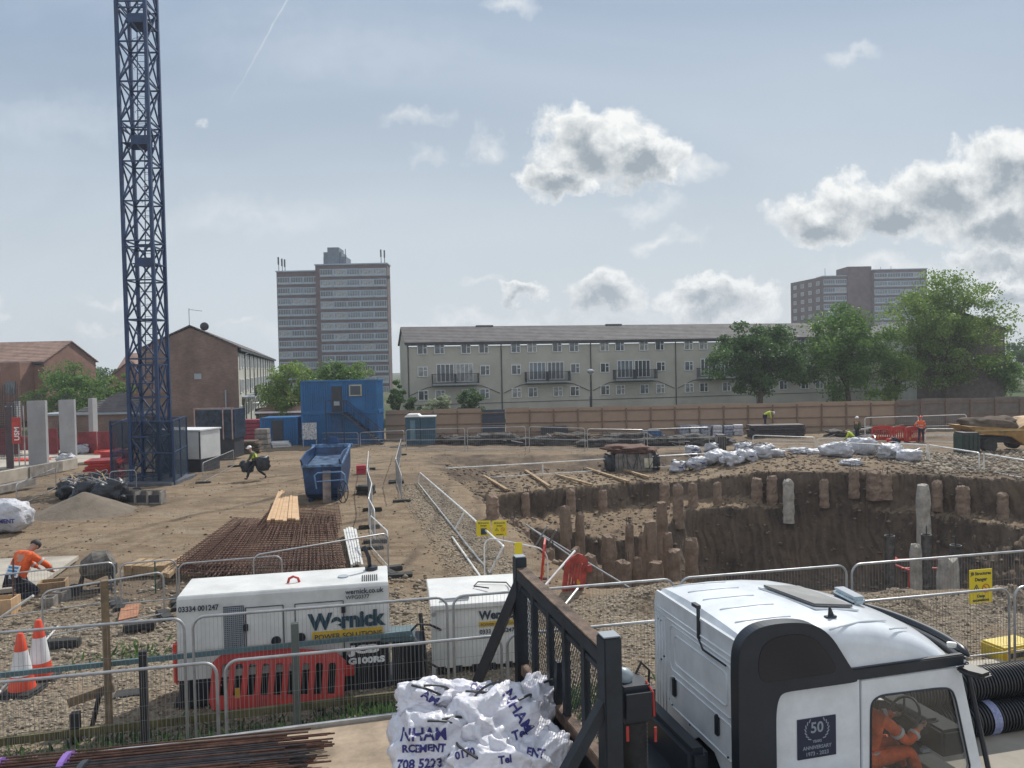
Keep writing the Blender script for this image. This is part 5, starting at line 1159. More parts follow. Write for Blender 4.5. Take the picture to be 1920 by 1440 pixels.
def rebar_mat(label, quad, z, s1, s2, seed, layers=2):
    rs = random.Random(seed); q = [P(x, y, z) for x, y in quad]; c = q[0].copy(); q = [v - c for v in q]; t = thing('rebar_mat', label, 'rebar mat', tuple(c), 0, 'rusty rebar mats stacked behind the generator')
    n1 = int((q[1] - q[0]).length / s1); n2 = int((q[3] - q[0]).length / s2); b = MB(); b2 = MB()
    for k in range(layers):
        dz = -.12 * k; sh = Vector((rs.uniform(-.1, .1), rs.uniform(-.15, .15), 0))
        for i in range(n1 + 1):
            u = i / n1; j = rs.uniform(-.25, .1); a = q[0].lerp(q[1], u); e = q[3].lerp(q[2], u); d = (e - a).normalized(); b.bar(a + sh + d * j + Vector((0, 0, dz)), e + sh + d * rs.uniform(-.1, .25) + Vector((rs.uniform(-.05, .05), 0, dz + rs.uniform(-.03, .03))), .022)
        for i in range(n2 + 1):
            u = i / n2; a = q[0].lerp(q[3], u); e = q[1].lerp(q[2], u); b2.bar(a + sh + Vector((0, 0, dz + .03)), e + sh + Vector((0, 0, dz + .03)), .018)
    b.build('long_bars', m_rust, t); b2.build('cross_bars', m_rust, t)
    return t
rebar_mat('large rusty rebar mat nearest the white generator', ((395, 1062), (652, 1060), (632, 985), (455, 990)), .5, .11, .25, 1, 3)
rebar_mat('rusty rebar mat under the blue skip', ((470, 990), (634, 985), (630, 950), (500, 955)), .35, .12, .25, 2, 3)
rebar_mat('slanting rusty rebar mat at the left of the stack', ((325, 1058), (430, 1062), (490, 975), (440, 972)), .4, .09, .22, 3, 3)
# ------------------------------------------------------------------ blue concrete skip
p = G(566, 945); m_sk = mat('skip_blue', (.010, .05, .145), .45, var=.3, scale=2.5, bump=.15)
t = thing('concrete_skip', 'deep blue tipping skip with tube handles and hand wheel', 'skip', (p.x, p.y, p.z), math.radians(4)); w = 1.5
prof = [(-.35, 1.75), (.05, 1.45), (.1, .35), (.5, .12), (2.0, .12), (2.6, 1.1), (2.7, 1.95), (.9, 1.95)]
b = MB()
for x in (0, w): b.prism([(x - .03 + (.1 if x == 0 else -.1) * (z < .5), y * 1.0 + .3, z) for (y, z) in prof], (.06, 0, 0))
b.prism([(.0, .35, 1.42), (w, .35, 1.42), (w - .12, .42, .3), (.12, .42, .3)], (0, .06, 0)); b.prism([(.12, .7, .1), (w - .12, .7, .1), (w - .12, 2.4, .1), (.12, 2.4, .1)], (0, 0, .05)); b.prism([(.1, 2.35, .1), (w - .1, 2.35, .1), (w, 3.0, 1.95), (0, 3.0, 1.95)], (0, .05, 0))
b.prism([(.12, .42, .3), (w - .12, .42, .3), (w - .12, .75, .1), (.12, .75, .1)], (0, .0, .06)); b.build('hopper', m_sk, t)
b = MB().box((w / 2, 3.02, 1.98), (w + .25, .12, .14)); b.box((w / 2, .33, 1.45), (w + .1, .1, .1))
for x in (-.02, w + .02): b.bar((x, .33, 1.48), (x, 3.0, 1.98), .1)
b.build('rim', mat('worn_blue_rim', (.10, .2, .36), .5, var=.4, scale=6), t)
MB().prism([(.45, 3.1, 2.0), (w - .45, 3.1, 2.0), (w / 2 + .2, 3.1, 2.35), (w / 2 - .2, 3.1, 2.35)], (0, .05, 0)).build('lifting_plate', m_sk, t)
b = MB()
b.path([(.55, .2, .55), (.5, .1, 1.1), (.62, .1, 1.2), (1.55, .1, 1.22), (1.68, .1, 1.1), (1.75, .1, .5)], .03, 8); b.tube((.58, .12, .85), (1.66, .12, .9), .025); b.build('tube_handle', mat('light_blue_tube', (.16, .28, .48), .45), t)
b = MB(); c = Vector((1.62, -.02, .42))
b.path([c + Vector((.32 * math.cos(a) * .55, .32 * math.cos(a) * .5, .42 * math.sin(a))) for a in [2 * PI * k / 20 for k in range(20)]], .022, 6, closed=True)
for k in range(3): a = PI * k / 3; b.tube(c - Vector((.17 * math.cos(a), .16 * math.cos(a), .4 * math.sin(a))), c + Vector((.17 * math.cos(a), .16 * math.cos(a), .4 * math.sin(a))), .014)
b.tube(c, c + Vector((-.4, .4, .1)), .03); b.build('hand_wheel', m_dark, t)
MB().bar((1.0, -.1, .0), (.95, .28, 1.25), .32, .07).build('chute_board', mat('grey_board', (.20, .165, .15), .9, var=.25), t)
for x in (.25, w - .25): MB().bar((x, .4, 0), (x, 2.6, 0), .14, .2).build('skid', m_sk, t)
MB().prism([(.08, .45, 1.35), (w - .08, .45, 1.35), (w - .1, 2.85, 1.6), (.1, 2.85, 1.6)], (0, 0, .03)).build('inner_tray', mat('pale_blue_tray', (.10, .16, .26), .35, var=.4, scale=3), t)
# ------------------------------------------------------------------ generators
m_gen = mat('generator_white', (.66, .66, .64), .45, var=.09, scale=1.6, coat=.2); m_gend = mat('generator_black', (.012, .016, .025), .45, var=.2); m_yb = mat('yellow_band', (.62, .40, .03), .5, var=0); m_line = mat('panel_gap', (.05, .05, .06), .7)
m_redtxt = m_redpaint
gx, gy, grz = -5.33, 11.93, math.radians(10.6); L_, Wd, Hh = 3.3, 1.12, 1.8
t = thing('generator', 'large white rental generator with black skid base and yellow band', 'generator', (gx, gy, -.02), grz)
MB().add([(0, .0, .48), (L_, 0, .48), (L_, Wd, .48), (0, Wd, .48), (0, .03, Hh - .05), (L_, .03, Hh - .05), (L_, Wd, Hh), (0.0, Wd, Hh), (.02, .06, Hh), (L_ - .02, .06, Hh)],
         [(0, 1, 2, 3), (0, 4, 5, 1), (4, 8, 9, 5), (8, 7, 6, 9), (1, 5, 9, 6, 2), (0, 3, 7, 8, 4), (3, 2, 6, 7)]).build('body', m_gen, t, bevel=.012)
b = MB().box((L_ / 2, Wd / 2, .27), (L_ - .02, Wd - .02, .44)); b.box((L_ / 2, Wd / 2, .06), (L_ + .2, Wd * .8, .1)); b.box((L_ / 2 + 1.0, -.02, .56), (1.25, .06, .20)); b.build('skid_base', m_gend, t, bevel=.01)
def door(x0, x1, z0, z1, nm='door'):
    f = MB()
    for (a, b2) in (((x0, z0), (x1, z0)), ((x1, z0), (x1, z1)), ((x1, z1), (x0, z1)), ((x0, z1), (x0, z0))): f.bar((a[0], -.003, a[1]), (b2[0], -.003, b2[1]), .012, .012)
    f.build('panel_gap', m_line, t)
    return MB().box(((x0 + x1) / 2, .012, (z0 + z1) / 2), (x1 - x0 - .03, .03, z1 - z0 - .03)).build(nm, m_gen, t, bevel=.006)
door(1.04, 1.62, .62, 1.56); d2 = door(1.80, 2.56, .62, 1.56)
for x, z in ((1.5, 1.0), (1.88, 1.02)): h_ = MB(); h_.tube((x, -.01, z), (x, -.05, z), .075, 16); h_.build('door_handle', m_gend, t)
for x, z in ((1.04, 1.25), (2.56, 1.42), (2.56, .70)): MB().box((x, -.02, z), (.07, .05, .10)).build('hinge', m_gend, t)
g = MB()
for i in range(10): g.box((.72 + .031 * i, -.008, 1.10), (.010, .012, .98))
for i in range(32): g.box((.86, -.008, .62 + .031 * i), (.30, .012, .010))
g.build('grille', m_panel, t); MB().box((.86, .004, 1.1), (.31, .012, 1.0)).build('grille_recess', m_line, t)
MB().box((.70, -.01, .80), (.13, .03, .13)).build('lock_plate', m_gen, t); MB().tube((.70, -.02, .80), (.70, -.05, .80), .025, 10).build('lock', m_gend, t)
g = MB()
for i in range(8): g.box((2.87 + .034 * i, .36, Hh + .006), (.016, .36, .012))
g.build('roof_vent', m_gend, t); lo = MB(); lo.path([(1.66, .42, Hh), (1.68, .42, Hh + .07), (1.75, .42, Hh + .1), (1.82, .42, Hh + .07), (1.84, .42, Hh)], .022, 8); lo.build('lifting_eye', m_redpaint, t)
MB().tube((2.55, .55, Hh), (2.55, .55, Hh + .02), .09, 20).build('filler_cap', m_panel, t)
ex = MB(); ex.tube((3.02, .9, Hh), (3.02, .9, Hh + .06), .11, 16); ex.path([(3.0, .9, Hh), (2.98, .88, Hh + .22), (2.9, .9, Hh + .42)], .035, 8); ex.build('exhaust', m_gend, t)
def tx(s, x, z, size, m, sq=1.0, bold=0.0, y=-.012, par=None, align='LEFT', nm='lettering'): return text(nm, s, size, m, par or t, TXT, (x, y, z), bold=bold, squash=sq, align=align)
tx('03334 001247', .04, 1.57, .118, m_ink, bold=.003, sq=.88); tx('wernick.co.uk', 2.60, 1.66, .112, m_ink, bold=.003, sq=.95); tx('WPG0377', 2.60, 1.575, .088, m_ink, bold=.001)
tx('Wernick', 2.02, 1.13, .345, mat('dark_teal_ink', (.015, .05, .075), .6, var=0), bold=.018, sq=.95)
bd = MB().box((2.62, -.006, 1.0), (1.12, .01, .17)).build('yellow_band', m_yb, t); tx('POWER SOLUTIONS', 2.09, .955, .118, m_ink, bold=.001, y=-.014)
tx('JCB', 2.66, .70, .17, m_wht, bold=.012, sq=1.7, y=-.056); MB().box((2.96, -.045, .765), (.62, .01, .20)).build('badge', m_gend, t); tx('G100RS', 2.62, .53, .13, m_wht, bold=.008, sq=1.35, y=-.056)
tx('JJA', .50, .36, .13, m_wht, bold=.004, y=-.02, nm='lettering')
# second unit
gx2, gy2 = -1.42, 13.05
t = thing('fuel_tank', 'smaller low white steel tank unit with yellow band behind the headboard', 'fuel tank', (gx2, gy2, 0), math.radians(9)); L2, W2, H2 = 1.72, 1.25, 1.17
MB().box((L2 / 2, W2 / 2, .12 + H2 / 2 - .06), (L2, W2, H2 - .12)).build('body', m_gen, t, bevel=.015)
b = MB()
b.add([(-.06, -.06, H2 - .02), (L2 + .06, -.06, H2 - .02), (L2 + .06, W2 + .06, H2 - .02), (-.06, W2 + .06, H2 - .02), (-.06, -.06, H2 + .06), (L2 + .06, -.06, H2 + .06), (L2 + .06, W2 * .35, H2 + .16), (-.06, W2 * .35, H2 + .16), (L2 + .06, W2 + .06, H2 + .16), (-.06, W2 + .06, H2 + .16)],
      [(0, 1, 2, 3), (0, 4, 5, 1), (4, 7, 6, 5), (7, 9, 8, 6), (1, 5, 6, 8, 2), (0, 3, 9, 7, 4), (3, 2, 8, 9)]); b.build('lid', m_gen, t, bevel=.01)
MB().bar((.12, .1, H2 + .12), (.62, .1, H2 + .12), .03).build('lid_bar', m_panel, t); b = MB()
for k in range(6): b.box((.12 + .29 * k, .03, .09), (.12, .1, .14))
b.build('skid_base', m_gend, t); MB().tube((-.02, -.01, H2 - .08), (-.0, -.07, H2 - .08), .04, 12).build('lifting_eye', m_galv, t)
for x in (-.02,): MB().box((x, -.02, .6), (.06, .06, 1.1)).build('corner_post', m_gen, t)
tx('Wernick', .78, .93, .20, m_ink, bold=.009, sq=.95, y=-.012); MB().box((1.08, -.006, .84), (.62, .01, .09)).build('yellow_band', m_yb, t); tx('POWER SOLUTIONS', .80, .81, .068, m_ink, y=-.014); tx('0333 400 8247', .78, .68, .10, m_ink, bold=.002)
cb = MB(); cb.path([(1.0, .35, H2 + .19), (.75, .5, H2 + .2), (.85, .75, H2 + .2), (1.35, .6, H2 + .2), (1.4, .2, H2 + .18), (1.38, -.07, H2 - .05), (1.36, -.1, H2 - .25)], .012, 6); cb.build('cable', m_rubber, t)
# black power unit between the two
p = P(737, 1296, 0); t = thing('power_box', 'black ribbed power distribution box between the generators', 'distribution box', (p.x, p.y, 0), .1)
MB().box((.24, .3, .42), (.5, .55, .74)).build('body', mat('navy_black', (.015, .022, .035), .5), t, bevel=.03); b = MB()
for k in range(6): b.box((.05 + .08 * k, .0, .42), (.03, .05, .64))
b.build('ribs', m_gend, t); MB().box((.1, .25, .86), (.55, .6, .08)).build('lid', mat('teal_grey', (.09, .14, .16), .5), t, bevel=.02)
b = MB(); b.path([(.3, .2, .9), (.42, .1, 1.05), (.62, .2, 1.0), (.8, .5, .8)], .02, 6); b.path([(.5, -.02, .5), (.75, .1, .3), (.9, .3, .1)], .02, 6); b.build('cable', m_rubber, t)
# red fire point left of the generator
p = P(340, 1300, 0); t = thing('fire_point', 'red plastic fire point stand at the left corner of the large generator', 'fire point', (p.x, p.y, .05), .1)
MB().plate([(0, 0), (.3, 0), (.3, .88), (.24, .95), (.12, .97), (.0, .72)], [], .22, frame_xz(0), (.0, .2, .05)).build('body', m_red, t, bevel=.02)
MB().box((-.09, .1, .42), (.1, .12, .72)).build('extinguisher', m_red2, t, bevel=.04); MB().box((.12, -.04, .68), (.2, .06, .07)).build('shelf', m_red2, t)
# ------------------------------------------------------------------ cones
m_cone = mat('cone_red', (.72, .07, .025), .5, var=.1); m_conew = mat('cone_sleeve', (.66, .66, .68), .5, var=.08)
for i, (px, py, ht, l) in enumerate(((42, 1302, 1187, 'nearer red and white traffic cone at lower left'), (76, 1276, 1162, 'farther red and white traffic cone beside a rubber block'))):
    p = P(px, py, 0); h = hz(p, ht); t = thing('traffic_cone', l, 'traffic cone', (p.x, p.y, 0), .3 * i, 'traffic cones at lower left'); b = MB()
    b.lathe([(.21, .08), (.165, .34)], n=24).build('cone', m_cone, t, smooth=True, auto=True)
    MB().lathe([(.167, .34), (.10, h * .72)], n=24).build('sleeve', m_conew, t, smooth=True, auto=True); MB().lathe([(.10, h * .72), (.052, h - .02), (.035, h), (.02, h)], n=24).build('tip', m_cone, t, smooth=True, auto=True)
    MB().box((0, 0, .04), (.56, .56, .09)).build('base', m_rubber, t, bevel=.03); MB().lathe([(.26, .085), (.215, .11)], n=24).build('collar', m_rubber, t)
# posts and rails of the near left corner
def postbox(label, px, yb, yt, w, m, d=.1, cat='post', name='post', rz=.25, zb=0.0, group=None):
    p = P(px, yb, zb); h = hz(p, yt) - zb; o = MB().box((0, 0, h / 2 - .1), (w, d, h + .2)).build(name, m, bevel=.006); o.location = (p.x, p.y, zb); o.rotation_euler = (0, 0, rz); return tag(o, label, cat, group)
m_oldt = mat('weathered_timber', (.23, .165, .10), .85, var=.25, scale=4, bump=.15); m_olive = mat('olive_rail', (.13, .115, .05), .8, var=.3, scale=3); m_blk = mat('black_post', (.028, .028, .034), .7, var=.3); m_tealr = mat('teal_paint', (.10, .17, .19), .5, var=.15)
postbox('tall square timber post rising between the left fence panels', 205, 1368, 1088, .10, m_oldt, .12, 'post', 'timber_post', .55)
postbox('dark steel post left of the red barrier', 274, 1420, 1220, .10, m_blk, .10, zb=-.1); postbox('grey green steel post in front of the large generator', 559, 1402, 1168, .10, mat('grey_green_post', (.12, .14, .13), .6), .10, zb=-.1)
postbox('short black stub post at lower left', 143, 1398, 1336, .12, m_blk, .12)
pole('leaning dark pole between the generators', P(803, 1280, .0), P(788, 1150, 1.05), .035, m_blk, 'pole', 'pole', None)
a = P(128, 1318, .45); b_ = P(214, 1288, .62); o = MB().bar((0, 0, 0), b_ - a, .05, .13).build('timber_offcut', m_oldt); o.location = a; tag(o, 'short plank nailed across the timber post', 'plank')
a = P(-60, 1398, .2); b_ = P(770, 1300, .2); o = MB().bar((0, 0, 0), b_ - a, .05, .11).build('timber_rail', m_olive); o.location = a; tag(o, 'long olive timber rail running low along the near fence', 'rail')
a = P(-60, 1272, .95); b_ = P(770, 1186, .95); o = MB().bar((0, 0, 0), b_ - a, .045, .075).build('handrail', m_tealr); o.location = a; tag(o, 'long teal grey handrail in front of the generators', 'rail')
pole('bent dark pipe beside the timber post', P(172, 1365, 0), P(186, 1305, .55), .035, m_blk, 'pipe', 'pipe', None)
pole('pale pole slanting behind the nearer cone', P(-20, 1320, .1), P(108, 1175, .1), .02, m_whiterail, 'pole', 'pole', None)
pole('white pole slanting below the kneeling worker', P(-10, 1165, .1), P(62, 1117, .75), .028, m_whiterail, 'pole', 'pole', None)
pole('red brown upright stake beside the kneeling worker', P(25, 1150, 0), P(25, 1048, 1.15), .02, m_rust, 'stake', 'stake', None)
o = postbox('green thin stake in front of the timber stack', 292, 1112, 1052, .03, mat('green_paint', (.03, .10, .06), .5), .03)
def blockbox(label, px, py, s, m, name, cat, rz=0.0, z=0.0, group=None, hollow=False):
    p = P(px, py, z); t = thing(name, label, cat, (p.x, p.y, z), rz, group); w, d, h = s
    if hollow:
        b = MB()
        for x in (-w / 2 + .02, w / 2 - .02): b.box((x, 0, h / 2), (.04, d, h))
        for y in (-d / 2 + .02, d / 2 - .02): b.box((0, y, h / 2), (w - .08, .04, h))
        b.build('shell', m, t)
    else:
        MB().box((0, 0, h / 2), (w, d, h)).build('body', m, t, bevel=min(s) * .12); MB().box((0, -d * .5 - .005, h * .5), (w * .7, .012, h * .3)).build('handle_slot', m_dark, t)
    return t
gBk = 'hollow concrete blocks near the kneeling worker'
blockbox('nearer hollow concrete block below the kneeling worker', 93, 1138, (.27, .3, .24), m_block, 'concrete_block', 'concrete block', .2, 0, gBk, True); blockbox('farther hollow concrete block right of the kneeling worker', 116, 1126, (.27, .3, .24), m_block, 'concrete_block', 'concrete block', -.2, 0, gBk, True)
blockbox('open plywood box at the left edge', 8, 1152, (.5, .45, .38), m_newply, 'plywood_box', 'box', .15, 0, None, True); blockbox('plywood box right of the kneeling worker', 100, 1108, (.6, .45, .26), m_timber, 'plywood_box', 'box', .35, 0, None, True)
blockbox('black rubber fence block lying behind the cones', 118, 1214, (.62, .22, .16), m_rubber, 'rubber_block', 'rubber block', .12); blockbox('black rubber fence block right of the timber post', 262, 1180, (.6, .24, .14), m_rubber, 'rubber_block', 'rubber block', .3)
blockbox('black rubber foot below the walkway barrier', 738, 1084, (.95, .3, .12), m_rubber, 'rubber_block', 'rubber block', .1); blockbox('flat rubber disc on the gravel by the post', 240, 1305, (.4, .3, .06), m_rubber, 'rubber_block', 'rubber block', .3)
blockbox('yellow plastic cable ramp at the right edge', 1893, 1232, (.8, .5, .28), mat('yellow_plastic', (.62, .46, .04), .5), 'cable_ramp', 'cable ramp', .3)
a = P(222, 1166, .02); o = MB().prism([P(x, y, .03) - a for x, y in ((222, 1166), (258, 1158), (263, 1134), (228, 1137))], (0, 0, .04)).build('clay_tile', mat('terracotta', (.40, .19, .11), .9, var=.2)); o.location = a; tag(o, 'flat orange terracotta patch on the gravel behind the timber post', 'clay board')
a = P(0, 1050, .0); o = MB().prism([P(x, y, .03) - a for x, y in ((-60, 1120), (70, 1105), (148, 1048), (-60, 1056))], (0, 0, .1)).build('concrete_pad', m_slab); o.location = a; o['kind'] = 'structure'
# concrete mixer-like machine
p = P(178, 1112, 0); t = thing('cement_mixer', 'muddy grey mixer on a dark frame right of the kneeling worker', 'mixer', (p.x, p.y, 0), .3); m_mud = mat('muddy_metal', (.13, .12, .105), .8, var=.35, scale=5)
MB().lathe([(.12, -.35), (.3, -.2), (.34, .1), (.2, .38), (.17, .38)], (0, .2, .62), 18, Matrix.Rotation(math.radians(62), 3, 'Y')).build('drum', m_mud, t); b = MB()
for x in (-.4, .4):
    for y in (-.1, .5): b.bar((x, y, 0), (x * .6, .2, .62), .04)
b.bar((-.4, -.1, .1), (.4, -.1, .1), .04); b.bar((-.4, .5, .1), (.4, .5, .1), .04); b.build('frame', m_dark, t); MB().tube((-.42, -.18, .15), (-.42, -.1, .15), .15, 16).build('wheel', m_rubber, t); MB().box((.3, .2, .5), (.3, .25, .25)).build('engine', m_dark, t)
# ------------------------------------------------------------------ warning signs
m_ysign = mat('sign_yellow', (.72, .58, .02), .5, var=.04)
def sign(label, p, rz, w, h, lines, symbols=True):
    t = thing('warning_sign', label, 'sign', tuple(p), rz); MB().box((0, 0, h / 2), (w, .012, h)).build('board', m_ysign, t); y = -.009
    for (s, z, sz) in lines: text('lettering', s, sz * h, m_ink, t, TXT, (0, y, z * h), bold=.004 * h, align='CENTER', ext=.001)
    if symbols:
        k = h * .13
        b = MB(); c = Vector((-w * .2, y, h * .42)); tri = [c + Vector((k * math.sin(a), 0, k * math.cos(a))) for a in (0, 2 * PI / 3, 4 * PI / 3)]
        for i in range(3): b.bar(tri[i], tri[(i + 1) % 3], .004, k * .16)
        b.bar(c + Vector((0, 0, -k * .2)), c + Vector((0, 0, k * .45)), .004, k * .16); b.build('warning_triangle', m_ink, t)
        b = MB(); c = Vector((w * .22, y, h * .43)); b.path([c + Vector((k * .9 * math.cos(a), 0, k * .9 * math.sin(a))) for a in [2 * PI * q / 20 for q in range(20)]], k * .1, 4, closed=True); b.bar(c + Vector((-k * .6, 0, k * .6)), c + Vector((k * .6, 0, -k * .6)), .004, k * .18); b.build('prohibition_ring', m_redpaint, t)
    return t
q = R1(7.95); sg = sign('yellow danger sign hung on the fence panel at right', (q[0] + .05, q[1] - .05, 1.04), math.atan(.2), .45, .58, (('JB Structures', .84, .13), ('Danger', .66, .14), ('Deep', .17, .12), ('excavations', .05, .12)))
for x, l, ln, sy in ((907, 'left of the two small yellow signs on the pit fence', (('JB Structures', .82, .13), ('Danger', .64, .14), ('Keep out', .48, .1)), False), (937, 'right of the two small yellow signs on the pit fence', (('JB Structures', .82, .13), ('Danger', .64, .13), ('excavation', .08, .11)), True)):
    p = P(x, 1003, .55); s = sign(l, (p.x, p.y, .52), .05, .40, .43, ln, sy)
    if not sy: MB().box((0, -.009, .12), (.16, .004, .16)).build('pictogram', m_ink, s)
    pole('thin stake holding the %s yellow sign' % ('left' if x < 920 else 'right'), (p.x + .1, p.y + .05, -.1), (p.x + .1, p.y + .05, .9), .012, m_galv, 'stake', 'stake', None)
p = P(975, 1040, 1.9) if False else D(972, 1032, 15.5); s = sign('tiny white sign with a yellow triangle beside the headboard top', (p.x, p.y, p.z - .08), 0, .15, .24, (), False)
# ------------------------------------------------------------------ people
m_skin = mat('skin', (.42, .24, .17), .6, var=.05); m_navy = mat('navy_cloth', (.02, .025, .045), .9, var=.2, scale=6, bump=.4, bscale=20); m_hior = mat('hi_vis_orange', (.80, .12, .02), .7, var=.2, scale=5, bump=1.0, bscale=10)
m_hiye = mat('hi_vis_yellow', (.50, .62, .05), .7, var=.12, scale=6, bump=.4, bscale=16); m_refl = mat('reflective_tape', (.50, .50, .50), .4, var=.05); m_olcl = mat('olive_cloth', (.09, .10, .05), .9, var=.2, bump=.4)
def skin(name, pts, edges, m, parent, root=0, sub=1):
    me = bpy.data.meshes.new(name); bm = bmesh.new(); ly = bm.verts.layers.skin.verify(); vs = []
    for i, (p, r) in enumerate(pts):
        v = bm.verts.new(p); v[ly].radius = (r, r) if not isinstance(r, tuple) else r; v[ly].use_root = (i == root); vs.append(v)
    for a, b in edges: bm.edges.new((vs[a], vs[b]))
    bm.to_mesh(me); bm.free(); o = bpy.data.objects.new(name, me); COL.objects.link(o)
    md = o.modifiers.new('skin', 'SKIN'); md.use_smooth_shade = True
    if sub: s = o.modifiers.new('sub', 'SUBSURF'); s.levels = sub; s.render_levels = sub
    me.materials.append(m); o.parent = parent; return o
def person(label, loc, rz, J, jacket, trousers, helmet=None, tape=True, group=None, scale=1.0, hand_dir=None):
    """J: joints in the person's own frame, x ahead, y left, z up"""
    t = thing('person', label, 'person', tuple(loc), rz, group); t.scale = (scale,) * 3; V = lambda k: Vector(J[k])
    pel, chest, neck, head = V('pelvis'), V('chest'), V('neck'), V('head'); up = (head - neck).normalized(); fw = Vector(J.get('face', (1, 0, 0))).normalized()
    pts = [(pel, .125), (pel.lerp(chest, .5), .12), (chest, .13), (neck, .055), (neck.lerp(head, .5), .062), (head, .088), (head + up * .085, .070)]; ed = [(0, 1), (1, 2), (2, 3), (3, 4), (4, 5), (5, 6)]
    for s in 'lr':
        b = len(pts); sh, el, ha = V('sh' + s), V('el' + s), V('ha' + s); wr = el.lerp(ha, .92)
        pts += [(sh, .055), (sh.lerp(el, .5), .046), (el, .038), (el.lerp(wr, .5), .036), (wr, .027), (ha, .034)]; ed += [(2, b), (b, b + 1), (b + 1, b + 2), (b + 2, b + 3), (b + 3, b + 4), (b + 4, b + 5)]
        d = (ha - wr).normalized(); sd = d.cross(Vector((0, 0, 1)) if abs(d.z) < .8 else Vector((1, 0, 0))).normalized(); cu = d.cross(sd) * -.4
        for k, (off, ln) in enumerate(((-.03, .062), (-.01, .075), (.01, .07), (.028, .055))):
            i = len(pts); p1 = ha + sd * off + d * .035; pts += [(p1, .0105), (p1 + d * ln * .6 + cu * .02, .009), (p1 + d * ln + cu * .06, .0075)]; ed += [(b + 5, i), (i, i + 1), (i + 1, i + 2)]
        i = len(pts); p1 = ha - sd * .034 - d * .01; pts += [(p1, .012), (p1 - sd * .022 + d * .035, .010)]; ed += [(b + 5, i), (i, i + 1)]
        b = len(pts); hp, kn, an, to = V('hp' + s), V('kn' + s), V('an' + s), V('to' + s)
        pts += [(hp, .085), (hp.lerp(kn, .5), .075), (kn, .055), (kn.lerp(an, .4), .052), (an, .038), (to, .032)]; ed += [(0, b), (b, b + 1), (b + 1, b + 2), (b + 2, b + 3), (b + 3, b + 4), (b + 4, b + 5)]
    skin('body', pts, ed, m_skin, t)
    # clothing
    jp = [(pel + (chest - pel) * -.1, .155), (pel.lerp(chest, .5), .15), (chest, .172), (chest.lerp(neck, .85), .098)]; je = [(0, 1), (1, 2), (2, 3)]
    for s in 'lr':
        sh, el, ha = V('sh' + s), V('el' + s), V('ha' + s); b = len(jp); jp += [(sh, .082), (sh.lerp(el, .5), .068), (el, .058), (el.lerp(ha, .5), .055), (el.lerp(ha, .86), .044)]; je += [(2, b), (b, b + 1), (b + 1, b + 2), (b + 2, b + 3), (b + 3, b + 4)]
    jk = skin('jacket', jp, je, jacket, t, 1)
    tp_ = [(pel, .145)]; te = []
    for s in 'lr':
        hp, kn, an = V('hp' + s), V('kn' + s), V('an' + s); b = len(tp_); tp_ += [(hp, .105), (hp.lerp(kn, .5), .092), (kn, .073), (kn.lerp(an, .5), .068), (an, .058)]; te += [(0, b), (b, b + 1), (b + 1, b + 2), (b + 2, b + 3), (b + 3, b + 4)]
        an, to = V('an' + s), V('to' + s); skin('boot', [(an, .055), (an + Vector((0, 0, -.045)), .05), (an.lerp(to, .5) + Vector((0, 0, -.02)), .045), (to, .038)], [(0, 1), (1, 2), (2, 3)], m_blk, t)
    skin('trousers', tp_, te, trousers, t)
    if tape:
        b = MB(); ax = (chest - pel).normalized(); M = ax.to_track_quat('Z', 'Y').to_matrix()
        for u in (.15, .62): c = pel.lerp(chest, u); b.lathe([(.168, -.022), (.17, .022)], c, 20, M)
        for s in 'lr': e_, h_2 = V('el' + s), V('ha' + s); u_ = V('sh' + s); b.lathe([(.064, -.02), (.064, .02)], e_.lerp(h_2, .5), 14, (h_2 - e_).to_track_quat('Z', 'Y').to_matrix()); b.lathe([(.078, -.02), (.078, .02)], u_.lerp(e_, .55), 14, (e_ - u_).to_track_quat('Z', 'Y').to_matrix())
        b.build('reflective_band', m_refl, jk)
    side = up.cross(fw).normalized()
    f = MB()
    for s in (-1, 1): f.box(head + fw * .083 + side * (.032 * s) + up * .015, (.012, .02, .012)); 
    f.build('eye', m_ink, t); MB().tube(head + fw * .08 + up * .01, head + fw * .112 - up * .022, .009, 6, .014).build('nose', m_skin, t)
    e = MB()
    for s in (-1, 1): e.box(head + side * (.088 * s), (.03, .016, .05))
    e.build('ear', m_skin, t)
    M = up.to_track_quat('Z', 'Y').to_matrix()
    if helmet is not None:
        h_ = MB().lathe([(.125, .0), (.122, .04), (.10, .095), (.06, .125), (.02, .135)], head + up * .045, 20, M); h_.box(head + up * .05 + fw * .12, (.09, .15, .012), M=Matrix((fw, side, up)).transposed()); h_.build('helmet', helmet, t, smooth=True, auto=True)
    else:
        MB().lathe([(.096, .0), (.102, .04), (.085, .09), (.03, .11)], head + up * .015 - fw * .012, 16, M).build('hair', m_blk, t, smooth=True)
    return t
def stand(**k):
    J = dict(pelvis=(0, 0, .95), chest=(0, 0, 1.32), neck=(0, 0, 1.48), head=(.02, 0, 1.63), shl=(0, .19, 1.40), shr=(0, -.19, 1.40), ell=(-.02, .26, 1.12), elr=(-.02, -.26, 1.12), hal=(.06, .27, .86), har=(.06, -.27, .86),
             hpl=(0, .09, .90), hpr=(0, -.09, .90), knl=(.02, .1, .50), knr=(.02, -.1, .50), anl=(0, .11, .09), anr=(0, -.11, .09), tol=(.16, .12, .04), tor=(.16, -.12, .04)); J.update(k); return J
m_hwhite = mat('helmet_white', (.75, .75, .72), .35, var=.03); m_hred = mat('helmet_red', (.65, .05, .03), .35, var=.03)
